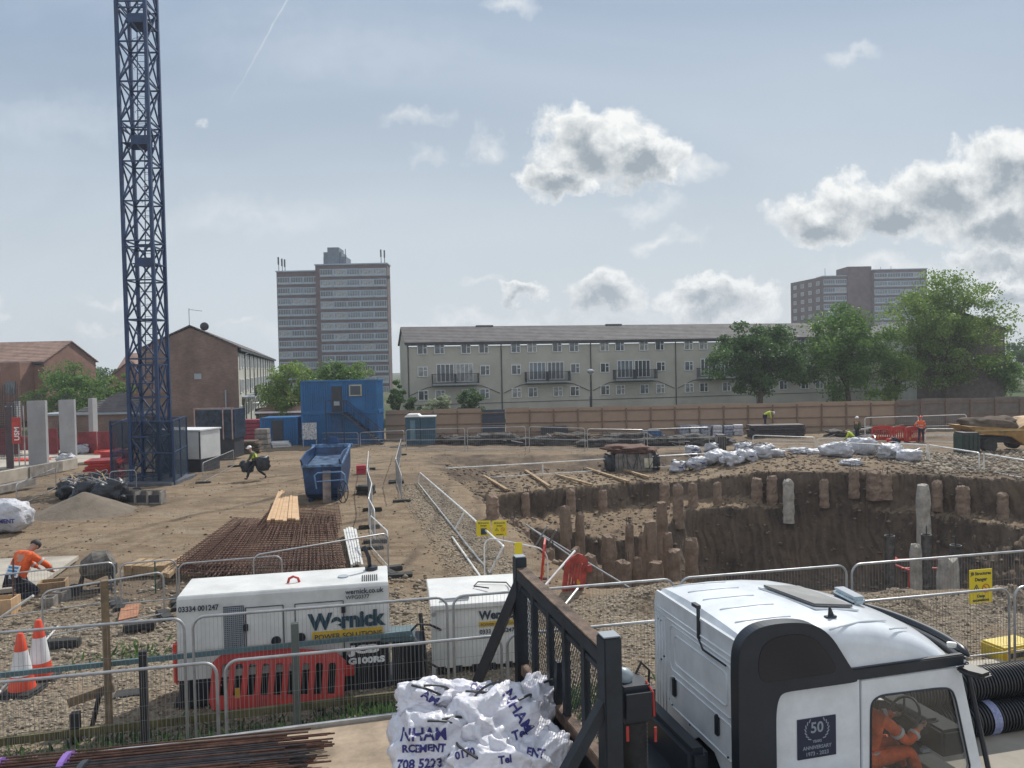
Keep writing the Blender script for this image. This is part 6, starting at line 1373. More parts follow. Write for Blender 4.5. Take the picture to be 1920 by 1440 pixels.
# walking worker with black bags
p = G(480, 900); J = stand(pelvis=(0, 0, .90), chest=(.12, 0, 1.24), neck=(.19, 0, 1.40), head=(.25, 0, 1.53), shl=(.12, .19, 1.32), shr=(.12, -.19, 1.32), ell=(.22, .3, 1.06), elr=(.0, -.3, 1.06), hal=(.36, .32, .95), har=(-.12, -.32, .88),
    hpl=(0, .09, .86), hpr=(0, -.09, .86), knl=(.28, .1, .52), knr=(-.12, -.1, .46), anl=(.40, .1, .12), anr=(-.46, -.1, .20), tol=(.55, .1, .10), tor=(-.40, -.1, .05))
wk = person('worker in white helmet striding left with a black bag in each hand', (p.x, p.y, H(p.x, p.y)), math.radians(186), J, m_olcl, m_navy, m_hwhite, False)
J2 = J; MB().box((.10, 0, 1.18), (.30, .40, .34), M=Matrix.Rotation(.3, 3, 'Y')).build('vest', m_hiye, wk, bevel=.08)
for (dx, dy, s, l) in ((-.45, .05, (.62, .5, .62), 'black sack carried in front by the walking worker'), (.42, -.1, (.72, .5, .80), 'larger black sack carried behind by the walking worker')):
    bag(l, (p.x + dx, p.y + dy, H(p.x, p.y) + .34 + (.1 if dx > 0 else 0)), s, 5 + int(dx > 0), m=m_bag2, marks=False, straps=False, amp=.3, name='carried_sack', n=14)
# kneeling orange worker
p = P(42, 1122, .12); J = stand(pelvis=(-.12, 0, .36), chest=(.06, 0, .76), neck=(.16, 0, .90), head=(.28, 0, .97), shl=(.08, .21, .84), shr=(.08, -.21, .84), ell=(.32, .28, .66), elr=(.30, -.30, .62), hal=(.50, .18, .46), har=(.50, -.18, .44),
    hpl=(-.12, .1, .40), hpr=(-.12, -.1, .40), knl=(.26, .16, .22), knr=(.22, -.16, .10), anl=(-.05, .14, .10), anr=(-.22, -.14, .10), tol=(-.18, .14, .05), tor=(-.34, -.14, .05), face=(.8, 0, -.5))
kn = person('kneeling worker in orange hi vis jacket bent over boards at left', (p.x, p.y, .1), math.radians(68), J, m_hior, m_navy, None, True, scale=1.2)
bpl = MB().box((-.12, 0, .64), (.012, .34, .22), M=Matrix.Rotation(math.radians(48), 3, 'Y')); 
MB().box((-.19, -.03, .60), (.012, .34, .22), M=Matrix.Rotation(math.radians(24), 3, 'Y')).build('back_print', m_wht, kn)
b = MB()
for k in range(3): b.box((-.200 + .026 * (k - 1), -.03, .605 + .058 * (k - 1)), (.008, .26, .04), M=Matrix.Rotation(math.radians(24), 3, 'Y'))
b.build('back_lettering', mat('print_blue', (.05, .25, .50), .6, var=0), kn)
# far workers
p = G(1427, 815); J = stand(pelvis=(0, 0, .98), chest=(.30, 0, 1.18), neck=(.45, 0, 1.22), head=(.56, 0, 1.18), shl=(.32, .19, 1.22), shr=(.32, -.19, 1.22), ell=(.38, .22, .95), elr=(.38, -.22, .95), hal=(.44, .15, .72), har=(.44, -.15, .72), hpl=(0, .09, .93), hpr=(0, -.09, .93), face=(.6, 0, -.8))
person('worker in yellow hi vis bending over the steel cages', (p.x, p.y - 1.0, H(p.x, p.y) + .55), math.radians(-10), J, m_hiye, m_navy, m_hwhite, False, scale=1.05)
p = G(1608, 829); J = stand(pelvis=(0, 0, .95), chest=(.08, 0, 1.3)); person('worker in dark clothes and white helmet behind the sheeted bags', (p.x, p.y, H(p.x, p.y)), math.radians(200), J, m_olcl, m_navy, m_hwhite, False, scale=1.0)
p = G(1600, 838); J = stand(pelvis=(0, 0, .62), chest=(.22, 0, .88), neck=(.36, 0, .96), head=(.46, 0, 1.0), shl=(.24, .19, .94), shr=(.24, -.19, .94), ell=(.36, .24, .68), elr=(.36, -.24, .68), hal=(.48, .14, .5), har=(.48, -.14, .5), hpl=(0, .1, .58), hpr=(0, -.1, .58), knl=(.3, .14, .46), knr=(.3, -.14, .46))
person('crouching worker in green yellow vest among the sheeted bags', (p.x, p.y, H(p.x, p.y)), math.radians(150), J, m_hiye, m_navy, m_olcl, False)
p = G(1727, 829); J = stand(shl=(0, .20, 1.42), shr=(0, -.20, 1.42), ell=(-.05, .42, 1.20), elr=(-.02, -.27, 1.14), hal=(.08, .20, 1.05), har=(.08, -.16, 1.0), anl=(0, .15, .09), anr=(0, -.15, .09), tol=(.16, .17, .04), tor=(.16, -.17, .04), knl=(0, .13, .5), knr=(0, -.13, .5))
person('standing worker in orange jacket and red helmet seen from behind, hand on hip', (p.x, p.y, H(p.x, p.y)), math.radians(85), J, m_hior, m_navy, m_hred, True, scale=1.02)
p = G(1682, 846); J = stand(pelvis=(0, 0, .66), chest=(.28, 0, .78), neck=(.42, 0, .76), head=(.52, 0, .72), shl=(.3, .19, .80), shr=(.3, -.19, .80), ell=(.38, .24, .55), elr=(.38, -.24, .55), hal=(.48, .14, .35), har=(.48, -.14, .35), hpl=(0, .1, .6), hpr=(0, -.1, .6), knl=(.22, .14, .42), knr=(.22, -.14, .42), face=(.5, 0, -.8))
person('worker in navy clothes bending down before the red barriers', (p.x, p.y, H(p.x, p.y)), math.radians(190), J, m_navy, m_navy, m_hred, False)

# ------------------------------------------------------------------ truck
AN = math.radians(14.2); U_ = Vector((math.cos(AN), math.sin(AN), 0)); W_ = Vector((-math.sin(AN), math.cos(AN), 0)); N0 = Vector((2.42, 8.15, 0))
m_tw = mat('truck_white', (.66, .70, .74), .34, var=.07, scale=2.5, coat=.4); m_tb = mat('truck_black', (.014, .020, .030), .38, var=.15, scale=3); m_tg = mat('hatch_grey', (.16, .165, .17), .5); m_int = mat('cab_interior', (.025, .026, .028), .8)
m_cg = bpy.data.materials.new('cab_glass'); m_cg.use_nodes = True; n_ = m_cg.node_tree.nodes; l_ = m_cg.node_tree.links; n_.remove(n_['Principled BSDF'])
a_ = n_.new('ShaderNodeBsdfTransparent'); a_.inputs[0].default_value = (.88, .90, .90, 1); g_ = n_.new('ShaderNodeBsdfGlossy'); g_.inputs['Roughness'].default_value = .03; ms = n_.new('ShaderNodeMixShader'); ms.inputs[0].default_value = .07; l_.new(a_.outputs[0], ms.inputs[1]); l_.new(g_.outputs[0], ms.inputs[2]); l_.new(ms.outputs[0], n_['Material Output'].inputs[0])
tr = thing('truck', 'white flatbed truck cab with black side fairing at the lower right', 'truck', tuple(N0), AN)
def loc_(p): d = Vector(p) - N0; return Vector((d.dot(U_), d.dot(W_), d.z))
WD = 2.2
xs = [0, .05, .3, .7, 1.2, 1.6, 2.0, 2.35, 2.6, 2.8, 2.95, 3.02]; zr = [2.27, 2.335, 2.36, 2.37, 2.35, 2.31, 2.23, 2.13, 2.03, 1.93, 1.83, 1.76]
def roof_z(x, y):
    z = np.interp(x, xs, zr); k = (y - WD / 2) / (WD / 2); return z - .05 * k * k
def roof_x(x, y): k = (y - WD / 2) / (WD / 2); return x - .34 * abs(k) ** 2.2 * (max(0, x - 1.2) / 1.8) ** 1.2
vs = []; fs = []; ny = 26; cols = []
for i, x in enumerate(xs):
    row_ = [];
    sec = [(0.0, 1.74), (0.0, None), (.015, -.10), (.05, -.045), (.11, -.012)] + [(.18 + (WD - .36) * k / (ny - 1), 0) for k in range(ny)] + [(WD - .11, -.012), (WD - .05, -.045), (WD - .015, -.10), (WD, None), (WD, 1.74)]
    for j, (y, dz) in enumerate(sec):
        if dz is None: z = max(1.75, roof_z(x, y) - .17)
        elif dz > 1: z = dz
        else: z = max(1.76, roof_z(x, y) + dz)
        row_.append(len(vs)); vs.append((roof_x(x, y), y, z))
    cols.append(row_)
for i in range(len(xs) - 1):
    for j in range(len(cols[0]) - 1): fs.append((cols[i][j], cols[i][j + 1], cols[i + 1][j + 1], cols[i + 1][j]))
rf = MB().add(vs, fs).build('roof', m_tw, tr, smooth=True, auto=True)
# rear wall: a sheet with pressed beads
RW = Matrix(((0, 0, -1), (1, 0, 0), (0, 1, 0)))     # (y, z, t) -> (-t, y, z)
rw = MB().plate([(0, .35), (WD, .35), (WD, 2.08), (WD - .05, 2.22), (WD - .16, 2.27), (.16, 2.27), (.05, 2.22), (0, 2.08)], [[(.42, .36), (1.25, .36), (1.2, .66), (1.0, .80), (.62, .80), (.46, .66)]], .03, RW, (.0, 0, 0)).build('rear_wall', m_tw, tr, bevel=.004)
def bead(pts, closed=True, r=.013): MB().path([(-.034, y, z) for (y, z) in pts], r, 6, closed=closed).build('pressed_bead', m_tw, rw, smooth=True)
def rr(y0, y1, z0, z1, k=.08): return [(y0 + k, z0), (y1 - k, z0), (y1 - k * .3, z0 + k * .3), (y1, z0 + k), (y1, z1 - k), (y1 - k * .3, z1 - k * .3), (y1 - k, z1), (y0 + k, z1), (y0 + k * .3, z1 - k * .3), (y0, z1 - k), (y0, z0 + k), (y0 + k * .3, z0 + k * .3)]
bead(rr(.18, 1.72, 1.36, 1.94)); bead(rr(.30, 1.60, 1.46, 1.84, .06)); bead(rr(.16, 1.74, .88, 1.28)); bead([(.03, 2.06), (WD - .03, 2.06)], False); bead([(.05, 1.99), (WD - .05, 1.99)], False)
for y in (1.86, 1.95, 2.04, 2.12): bead([(y, .5), (y, 1.95)], False, .009)
for y in (1.59, .51):
    MB().box((-.05, y, 1.17), (.05, .07, .24)).build('rubber_stop', m_tb, tr, bevel=.015)
MB().add([], []) 
b = MB().box((-.05, .92, 2.2), (.03, .035, .36)); b.box((-.05, .97, 2.40), (.05, .14, .04)); b.path([(-.05, .92, 2.02), (-.06, .8, 1.93), (-.05, .3, 1.93)], .012, 5); b.build('gutter_bracket', m_tb, tr)
MB().bar((-.03, .1, 2.255), (-.03, WD - .1, 2.255), .03).build('gutter', m_tw, tr)
bo = MB()
for (y, z) in ((1.9, 1.45), (1.98, 1.38), (1.75, .95), (1.68, .9), (1.2, .86), (.3, .9), (2.05, 1.9), (1.97, 1.9)): bo.tube((-.03, y, z), (-.045, y, z), .012, 8)
bo.build('bolt', m_tb, tr)
# sides
SD = frame_xz(0)
win = [(1.56, .42), (1.58, 1.38), (1.60, 1.45), (1.67, 1.495), (2.56, 1.475), (2.65, 1.45), (2.70, 1.38), (2.94, .42)]
def chaikin(p, n=2):
    for _ in range(n):
        q = []
        for i in range(len(p)):
            a, b = p[i], p[(i + 1) % len(p)]
            if math.hypot(b[0] - a[0], b[1] - a[1]) > .5: q += [(a[0] + (b[0] - a[0]) * .06, a[1] + (b[1] - a[1]) * .06), (b[0] + (a[0] - b[0]) * .06, b[1] + (a[1] - b[1]) * .06)]
            else: q += [(a[0] * .75 + b[0] * .25, a[1] * .75 + b[1] * .25), (a[0] * .25 + b[0] * .75, a[1] * .25 + b[1] * .75)]
        p = q
    return p
win = chaikin([(1.56, .42), (1.575, 1.33), (1.59, 1.44), (1.70, 1.50), (2.50, 1.485), (2.66, 1.46), (2.72, 1.34), (2.94, .42)])
door_out = [(1.455, .2), (1.455, 1.70), (2.80, 1.70), (3.10, .45), (3.12, .2)]
dr = MB().plate(door_out, [win], .05, SD, (0, .05, 0)).build('door', m_tw, tr, bevel=.008)
MB().plate(win, [], .012, SD, (0, .035, 0)).build('side_window', m_cg, dr)
MB().path([(x, -.004, z) for (x, z) in win], .012, 6, closed=True).build('window_seal', m_tb, dr)
MB().plate([(.25, .2), (.25, 1.72), (1.435, 1.72), (1.435, .2)], [], .05, SD, (0, .05, 0)).build('side_panel', m_tw, tr, bevel=.006)
MB().plate([(x, z) for (x, z) in door_out], [[(a, b2) for (a, b2) in win]], .05, SD, (0, WD, 0)).build('far_door', m_tw, tr); MB().plate([(0, .2), (0, 1.74), (1.435, 1.74), (1.435, .2)], [], .05, SD, (0, WD, 0)).build('far_side_panel', m_tw, tr)
MB().box((1.6, -.012, 1.795), (2.42, .07, .13)).build('drip_moulding', m_tb, tr, bevel=.012)
MB().box((2.86, .1, 1.70), (.12, .12, .1)).build('corner', m_tw, tr)
# windscreen, bowed, and its header
def ws(y, z): k = (y - WD / 2) / (WD / 2); return 2.86 + (1.72 - z) * .24 + .24 * (1 - abs(k) ** 2.2)
vs = []; fs = []; ys_ = np.linspace(.06, WD - .06, 15); zs_ = np.linspace(.4, 1.72, 6)
for z in zs_:
    for y in ys_: vs.append((ws(y, z), y, z))
for i in range(5):
    for j in range(14): a = i * 15 + j; fs.append((a, a + 1, a + 16, a + 15))
MB().add(vs, fs).build('windscreen', m_cg, tr, smooth=True)
b = MB(); b.path([(ws(y, 1.74), y, 1.74) for y in ys_], .05, 8); b.path([(ws(.05, z) + .02, .03, z) for z in zs_], .03, 6); b.path([(ws(WD - .05, z) + .02, WD - .03, z) for z in zs_], .03, 6); b.build('windscreen_surround', m_tb, tr)
MB().path([(ws(y, 1.80) + .10, y, 1.79) for y in ys_], [.02] + [.06] * 13 + [.02], 8).build('sun_visor', m_tb, tr, smooth=True)
# near side mirror head on its arm
b = MB().prism([(2.66, -.05, 1.68), (2.90, -.06, 1.69), (2.96, -.30, 1.66), (2.80, -.32, 1.65), (2.70, -.20, 1.65)], (.0, 0, .07)); b.build('mirror_arm', mat('mirror_grey', (.025, .027, .03), .5), tr, bevel=.03)
# interior
b = MB().box((1.9, WD / 2, .2), (2.5, WD - .12, .1)); b.box((.9, WD / 2, .9), (.1, WD - .2, 1.4)); b.box((2.86, WD / 2, .72), (.34, WD - .3, .32)); b.box((2.72, .62, .82), (.28, .5, .2)); b.build('dashboard', m_int, tr, bevel=.03)
for y in (.58, 1.65): s1 = MB().box((1.75, y, .42), (.52, .5, .18)); s1.box((1.45, y, .8), (.16, .48, .75)); s1.box((1.45, y, 1.28), (.12, .28, .2)); s1.build('seat', m_int, tr, bevel=.05)
wh = MB(); c = Vector((2.52, .58, .92)); Mw = Matrix.Rotation(math.radians(-58), 3, 'Y'); wh.path([c + Mw @ Vector((.22 * math.cos(a), .22 * math.sin(a), 0)) for a in [2 * PI * k / 28 for k in range(28)]], .016, 8, closed=True)
for k in range(3): a = 2 * PI * k / 3 + .5; wh.tube(c, c + Mw @ Vector((.21 * math.cos(a), .21 * math.sin(a), 0)), .014)
wh.build('steering_wheel', m_tb, tr); MB().tube((2.52, .58, .92), (2.75, .58, .72), .04).build('steering_column', m_int, tr)
MB().box((2.60, 1.25, .86), (.20, .26, .012), M=Matrix.Rotation(.2, 3, 'Y')).build('papers', m_wht, tr); MB().box((2.55, .28, .62), (.10, .05, .04)).build('door_switch', m_panel, tr)
# black side fairing
fo = [(-.12, .2), (-.12, 2.12), (-.08, 2.30), (.04, 2.42), (.22, 2.475), (.55, 2.475), (.82, 2.42), (1.02, 2.28), (1.20, 2.0), (1.37, 1.74), (1.30, 1.725), (.42, 1.725), (.36, 1.66), (.33, 1.5), (.33, .2)]
fo = chaikin(fo)
fr = MB().plate(fo, [], .16, SD, (0, .08, 0)).build('side_fairing', m_tb, tr, bevel=.045)
MB().plate(chaikin([(.12, 1.86), (.12, 2.18), (.24, 2.32), (.52, 2.36), (.78, 2.30), (.94, 2.14), (1.12, 1.86)]), [], .012, SD, (0, -.072, 0)).build('fairing_inset', mat('fairing_gloss', (.008, .010, .018), .12), fr, bevel=.004)
# anniversary plate
def side_pt(px, py):  # on the near side plane
    r = ray(px, py); t0 = (N0 - cam.location).dot(W_) / r.dot(W_); return loc_(cam.location + r * t0)
a = side_pt(1494, 1350); c = side_pt(1566, 1343); d = side_pt(1496, 1425); pw, ph = c.x - a.x, a.z - d.z
stk = MB().box((a.x + pw / 2, -.006, a.z - ph / 2), (pw, .01, ph)).build('anniversary_plate', mat('plate_navy', (.012, .02, .05), .4, var=.05), tr); m_silver = mat('silver_ink', (.25, .29, .34), .5, var=0)
cxp = a.x + pw / 2
for s, dz, sz in (('50', -.16, .165), ('YEARS', -.27 * 1, .04), ('ANNIVERSARY', -.34, .055), ('1973 - 2023', -.41, .06)):
    text('lettering', s, sz, m_silver, stk, TXT, (cxp, -.014, a.z + dz * ph / .44), bold=.001 if s != '50' else .003, align='CENTER', ext=.001)
b = MB()
for s in (-1, 1):
    for k in range(7): an_ = math.radians(-50 + 17 * k); q_ = Vector((cxp + s * .145 * math.cos(an_), -.013, a.z - .13 + .13 * math.sin(an_))); b.box(q_, (.012, .003, .04), M=Matrix.Rotation(s * (-an_ + .5), 3, 'Y'))
b.build('wreath', m_silver, stk)
# roof fittings
def rp(px, py, z=2.36): return loc_(P(px, py, z))
def lift(p, dz=0.0): return Vector((p.x, p.y, float(roof_z(p.x, p.y)) + dz))
q = [rp(1428, 1103), rp(1498, 1101, 2.33), rp(1603, 1143, 2.25), rp(1527, 1150, 2.28)]
cen = sum(q, Vector()) / 4; q = [lift(cen + (v - cen) * 1.0, .03) for v in q]; MB().prism(q, (0, 0, .035)).build('roof_hatch', m_tg, tr, bevel=.02)
q2 = [lift(cen + (v - cen) * 1.10, .006) for v in q]; MB().prism(q2, (0, 0, .02)).build('hatch_surround', m_tw, tr, bevel=.008)
for (x0, y0, x1, y1) in ((1290, 1108, 1385, 1104), (1318, 1124, 1413, 1120), (1350, 1142, 1450, 1136), (1378, 1163, 1482, 1157), (1556, 1172, 1660, 1168), (1262, 1094, 1360, 1091), (1668, 1155, 1700, 1172)):
    p0, p1 = lift(rp(x0, y0), .004), lift(rp(x1, y1, 2.34 if x1 < 1500 else 2.15), .004); pts = [lift(p0.lerp(p1, k / 6), .002) for k in range(7)]; MB().path(pts, .011, 6).build('roof_rib', m_tw, rf, smooth=True)
p0 = lift(rp(1557, 1167, 2.26), 0); b = MB().box(p0 + Vector((0, 0, .012)), (.14, .06, .03)); b.prism([p0 + Vector(v) for v in ((-.03, -.012, .02), (.05, -.012, .02), (.0, -.012, .13), (-.02, -.012, .13))], (0, .024, 0)); b.build('antenna', m_tb, tr, bevel=.006)
p0 = lift(rp(1592, 1121, 2.2), .03); MB().box(p0 + Vector((0, 0, .035)), (.17, .50, .085), rz=-.1).build('beacon', mat('beacon_lens', (.45, .55, .60), .15, var=.2, scale=8), tr, bevel=.03); MB().box(p0 + Vector((0, 0, .085)), (.14, .46, .02), rz=-.1).build('beacon_lid', m_panel, tr, bevel=.005); MB().box(p0, (.18, .40, .03), rz=-.1).build('beacon_base', m_tb, tr)
MB().tube((2.78, .18, 1.90), (2.86, .12, 1.90), .035, 12).build('marker_lamp', mat('lamp_lens', (.7, .7, .66), .15), tr, bevel=.01)
# chassis, engine intake and pipes behind the cab
b = MB().box((-3.0, WD / 2, .45), (9.5, .85, .3)); b.build('chassis', m_tb, tr)
for x in (.9, -5.2):
    for y in (.02, WD - .3): w_ = MB().tube((x, y, .42), (x, y + .28, .42), .5, 28).build('wheel', m_rubber, tr, bevel=.03); MB().tube((x, y - .01, .42), (x, y + .29, .42), .27, 20).build('rim', m_galv, w_)
b = MB(); pr = []
for k in range(34): pr += [(.165, .05 + .045 * k), (.145, .07 + .045 * k)]
st_ = loc_(D(1185, 1300, 8.35)); b.lathe(pr, (st_.x, st_.y, -.15), 20); b.build('intake_hose', m_rubber, tr, smooth=True)
MB().box((st_.x, st_.y, 1.62), (.42, .42, .40)).build('intake_box', m_tb, tr, bevel=.06); MB().lathe([(.06, 0), (.10, .03), (.10, .1), (.06, .17), (.03, .18)], (st_.x - .02, st_.y + .05, 1.80), 18, Matrix.Rotation(-.8, 3, 'Y')).build('work_lamp', mat('lamp_shell', (.28, .33, .36), .4), tr, smooth=True)
MB().path([(st_.x + .1, st_.y + .15, 1.8), (st_.x + .2, st_.y + .2, 1.92), (st_.x + .32, st_.y + .25, 1.8), (st_.x + .3, st_.y + .3, 1.2)], .016, 6).build('cable', m_rubber, tr); MB().path([(st_.x + .12, st_.y - .1, 1.84), (st_.x + .16, st_.y - .2, 1.75), (st_.x + .16, st_.y - .22, 1.5)], .012, 6).build('red_cable', m_red, tr)
for k in (0, 1): MB().box((st_.x - .15 + .32 * k, st_.y - .22, 1.35 - .05 * k), (.03, .012, .16)).build('red_tag', m_redpaint, tr)
MB().box((-.35, 1.1, .75), (.25, 1.5, .5)).build('tank', m_tb, tr, bevel=.06)
MB().path([(-.05, .9, .5), (-.12, 1.2, .7), (-.14, 1.4, .62), (-.1, 1.6, .35)], .022, 6).build('air_hose', m_rubber, tr)
# headboard
hn, hf = loc_(Vector((.90, 7.5, 0))), loc_(Vector((.05, 10.0, 0))); ZB = .9; dh = hf - hn; m_hb = mat('headboard_black', (.014, .02, .028), .55, var=.25, scale=4); m_hr = mat('rusty_beam', (.14, .095, .07), .85, var=.35, scale=5, bump=.2)
hb = MB()
for (c, zt, s) in ((hn, 2.63, .19), (hf, 2.80, .15)): MB().box((c.x, c.y, (zt + ZB) / 2), (s, s, zt - ZB), rz=math.atan2(dh.y, dh.x)).build('headboard_post', m_hb, tr, bevel=.012); MB().box((c.x, c.y, zt + .006), (s * .9, s * .9, .012)).build('post_cap', m_panel, tr)
def hp_(u, z): v = hn + dh * u; return Vector((v.x, v.y, z))
MB().bar(hp_(.04, 2.40), hp_(.97, 2.58), .15, .15).build('headboard_beam', m_hb, tr, bevel=.01); v0, v1 = hp_(.04, 2.482), hp_(.97, 2.662); MB().bar(v0, v1, .14, .02).build('beam_top', m_hr, tr); 
v, f = cloth(3, .5, .06, .025, .4, 18); 
MB().bar(hp_(.04, 2.22), hp_(.97, 2.40), .05, .05).build('headboard_rail', m_hb, tr); MB().bar(hp_(.05, 1.26), hp_(.95, 1.36), .12, .13).build('lower_beam', m_hr, tr, bevel=.008); MB().bar(hp_(.03, 1.06), hp_(.97, 1.06), .04, .28).build('kick_plate', m_hb, tr)
for u in (.22, .42, .60, .80): MB().bar(hp_(u, 1.3), hp_(u, 2.45), .10, .07).build('headboard_upright', m_hb, tr)
me_ = MB()
for k in range(95): u = k / 95; zt = 2.38 + .18 * u
for k in range(-18, 96, 2):
    for sg_ in (1, -1):
        pts = []
        u0 = k / 95 if sg_ == 1 else (k + 18) / 95; z0, z1 = 1.45, 2.36; u1 = u0 + sg_ * .19
        a0, a1 = u0, u1
        # clip to the frame
        def cl(u, z, uo, zo):
            if u < .04: r_ = (.04 - uo) / (u - uo); return .04, zo + (z - zo) * r_
            if u > .96: r_ = (.96 - uo) / (u - uo); return .96, zo + (z - zo) * r_
            return u, z
        if (u0 < .04 and u1 < .04) or (u0 > .96 and u1 > .96): continue
        ua, za = cl(u0, z0, u1, z1); ub, zb_ = cl(u1, z1, u0, z0); me_.bar(hp_(ua, za), hp_(ub, zb_), .004, .007)
me_.build('expanded_mesh', m_hb, tr)
br1 = loc_(P(886, 1300, ZB)); MB().bar(hp_(.985, 2.52), (br1.x, br1.y, ZB), .12, .12).build('brace', m_hb, tr); MB().bar(hp_(.0, 2.05), hp_(.0, ZB) + Vector((-.75, 0, 0)), .13, .1).build('brace', m_hb, tr)
MB().bar(hp_(.5, 1.9), hp_(.55, ZB) + Vector((-.0, .0, 0)), .08, .08).build('brace', m_hb, tr)
# bed
y0_, y1_ = hn.y, hf.y
MB().box((hn.x - 3.9, (y0_ + y1_) / 2, ZB - .06), (7.8, y1_ - y0_, .10)).build('bed', mat('bed_ply', (.36, .28, .20), .85, var=.2, scale=2), tr)
b = MB().box((hn.x - 3.9, y1_ + .02, ZB - .04), (7.8, .05, .16)); b.box((hn.x - 3.9, y0_ - .02, ZB - .04), (7.8, .05, .16)); b.build('side_rail', m_galv, tr)
# driver
J = stand(pelvis=(-.02, 0, .12), chest=(.0, 0, .50), neck=(.0, 0, .66), head=(.02, 0, .80), shl=(.05, .2, .60), shr=(.08, -.2, .58), ell=(.30, .26, .40), elr=(.36, -.22, .30), hal=(.56, .16, .42), har=(.60, -.14, .40), hpl=(0, .1, .1), hpr=(0, -.1, .1), knl=(.46, .14, .16), knr=(.46, -.14, .16), anl=(.62, .14, -.22), anr=(.62, -.14, -.22), tol=(.76, .14, -.25), tor=(.76, -.14, -.25))
wp = N0 + U_ * 1.92 + W_ * .52; person('driver in orange jacket sitting in the truck cab, arm on the wheel', (wp.x, wp.y, .42), AN, J, m_hior, m_hior, None, True, scale=1.08)
# load: rebar bundles with purple straps
m_purple = mat('purple_strap', (.22, .12, .42), .6, var=.1)
for k, l in enumerate(('rusty rebar bundle at the far side of the truck bed', 'dark rebar bundle in the middle of the truck bed', 'rusty rebar bundle at the near side of the truck bed')):
    t = thing('rebar_bundle', l, 'rebar', tuple(P(585 - 30 * k, 1402 + 22 * k, 1.0)), AN - .09, 'rebar bundles on the truck bed'); b = MB()
    for i in range(64):
        y = rnd.uniform(-.25, .25); z = rnd.uniform(-.08, .14); b.tube((rnd.uniform(-.5, .25), y, z), (-5.6, y + rnd.uniform(-.06, .06), z + rnd.uniform(-.02, .02)), .011, 5)
    b.build('bars', m_rust if k != 1 else m_rebar, t)
    for x in ((-3.3, -2.6) if k == 0 else (-2.2,)): MB().lathe([(.27, -.03), (.27, .03)], (x, 0, .03), 14, Matrix.Rotation(PI / 2, 3, 'Y') @ Matrix.Diagonal((.55, 1, 1))).build('strap', m_purple if k == 0 else m_dark, t)
# load: crumpled white bags with print
from mathutils.bvhtree import BVHTree
m_bagw = mat('woven_bag', (.66, .66, .72), .38, var=.08, scale=3, bump=.15, bscale=9)
def crinkle(m):
    t = m.node_tree; n = t.nodes; l = t.links; tc_ = n.new('ShaderNodeTexCoord'); nz = n.new('ShaderNodeTexNoise'); nz.inputs['Scale'].default_value = 3; nz.inputs['Detail'].default_value = 3; l.new(tc_.outputs['Object'], nz.inputs['Vector'])
    ad = n.new('ShaderNodeVectorMath'); ad.operation = 'MULTIPLY_ADD'; l.new(nz.outputs['Color'], ad.inputs[0]); ad.inputs[1].default_value = (.35, .35, .35); l.new(tc_.outputs['Object'], ad.inputs[2])
    hs = None
    for sc, w in ((5, 1.0), (13, .35)):
        v = n.new('ShaderNodeTexVoronoi'); v.inputs['Scale'].default_value = sc; l.new(ad.outputs[0], v.inputs['Vector']); q = n.new('ShaderNodeMath'); q.operation = 'MULTIPLY_ADD'; l.new(v.outputs['Distance'], q.inputs[0]); q.inputs[1].default_value = w
        if hs is None: q.inputs[2].default_value = 0
        else: l.new(hs, q.inputs[2])
        hs = q.outputs[0]
    bp = n.new('ShaderNodeBump'); bp.inputs['Strength'].default_value = .38; bp.inputs['Distance'].default_value = .12; l.new(hs, bp.inputs['Height']); l.new(bp.outputs[0], n['Principled BSDF'].inputs['Normal'])
crinkle(m_bagw); crinkle(m_bag)
def draped(sack, s, size, x, z, m, rot=0.0):
    cu = bpy.data.curves.new('t', 'FONT'); cu.body = s; cu.size = size; cu.offset = .004; cu.align_x = 'CENTER'; cu.resolution_u = 2
    to = bpy.data.objects.new('t', cu); COL.objects.link(to); dg = bpy.context.evaluated_depsgraph_get(); dg.update(); me = bpy.data.meshes.new_from_object(to.evaluated_get(dg)); bpy.data.objects.remove(to)
    bm = bmesh.new(); bm.from_mesh(me); bmesh.ops.triangulate(bm, faces=bm.faces)
    for _ in range(2): bmesh.ops.subdivide_edges(bm, edges=[e for e in bm.edges if e.calc_length() > .03], cuts=1)
    bv = BVHTree.FromPolygons([v.co.copy() for v in sack.data.vertices], [tuple(p.vertices) for p in sack.data.polygons]); c, q_ = math.cos(rot), math.sin(rot); last = -.4
    par = sack.parent; inv = Matrix.Rotation(-par.rotation_euler.z, 3, 'Z'); d = inv @ Vector((.03, .93, -.36)); d.normalize(); rt = inv @ Vector((1, 0, 0)); up_ = inv @ Vector((0, .3, .95))
    for v in bm.verts:
        u, w = v.co.x * c - v.co.y * q_ + x, v.co.x * q_ + v.co.y * c + z
        o = rt * u + up_ * w - d * 3; h = bv.ray_cast(o, d)
        if h[0] is not None: v.co = h[0] - d * .008; last = (v.co - (rt * u + up_ * w)).dot(d)
        else: v.co = rt * u + up_ * w + d * last
    bm.to_mesh(me); bm.free(); me.materials.clear(); me.materials.append(m); ob = bpy.data.objects.new('print', me); COL.objects.link(ob); ob.parent = sack.parent; return ob
m_pr = mat('bag_print_blue', (.03, .03, .17), .6, var=0)
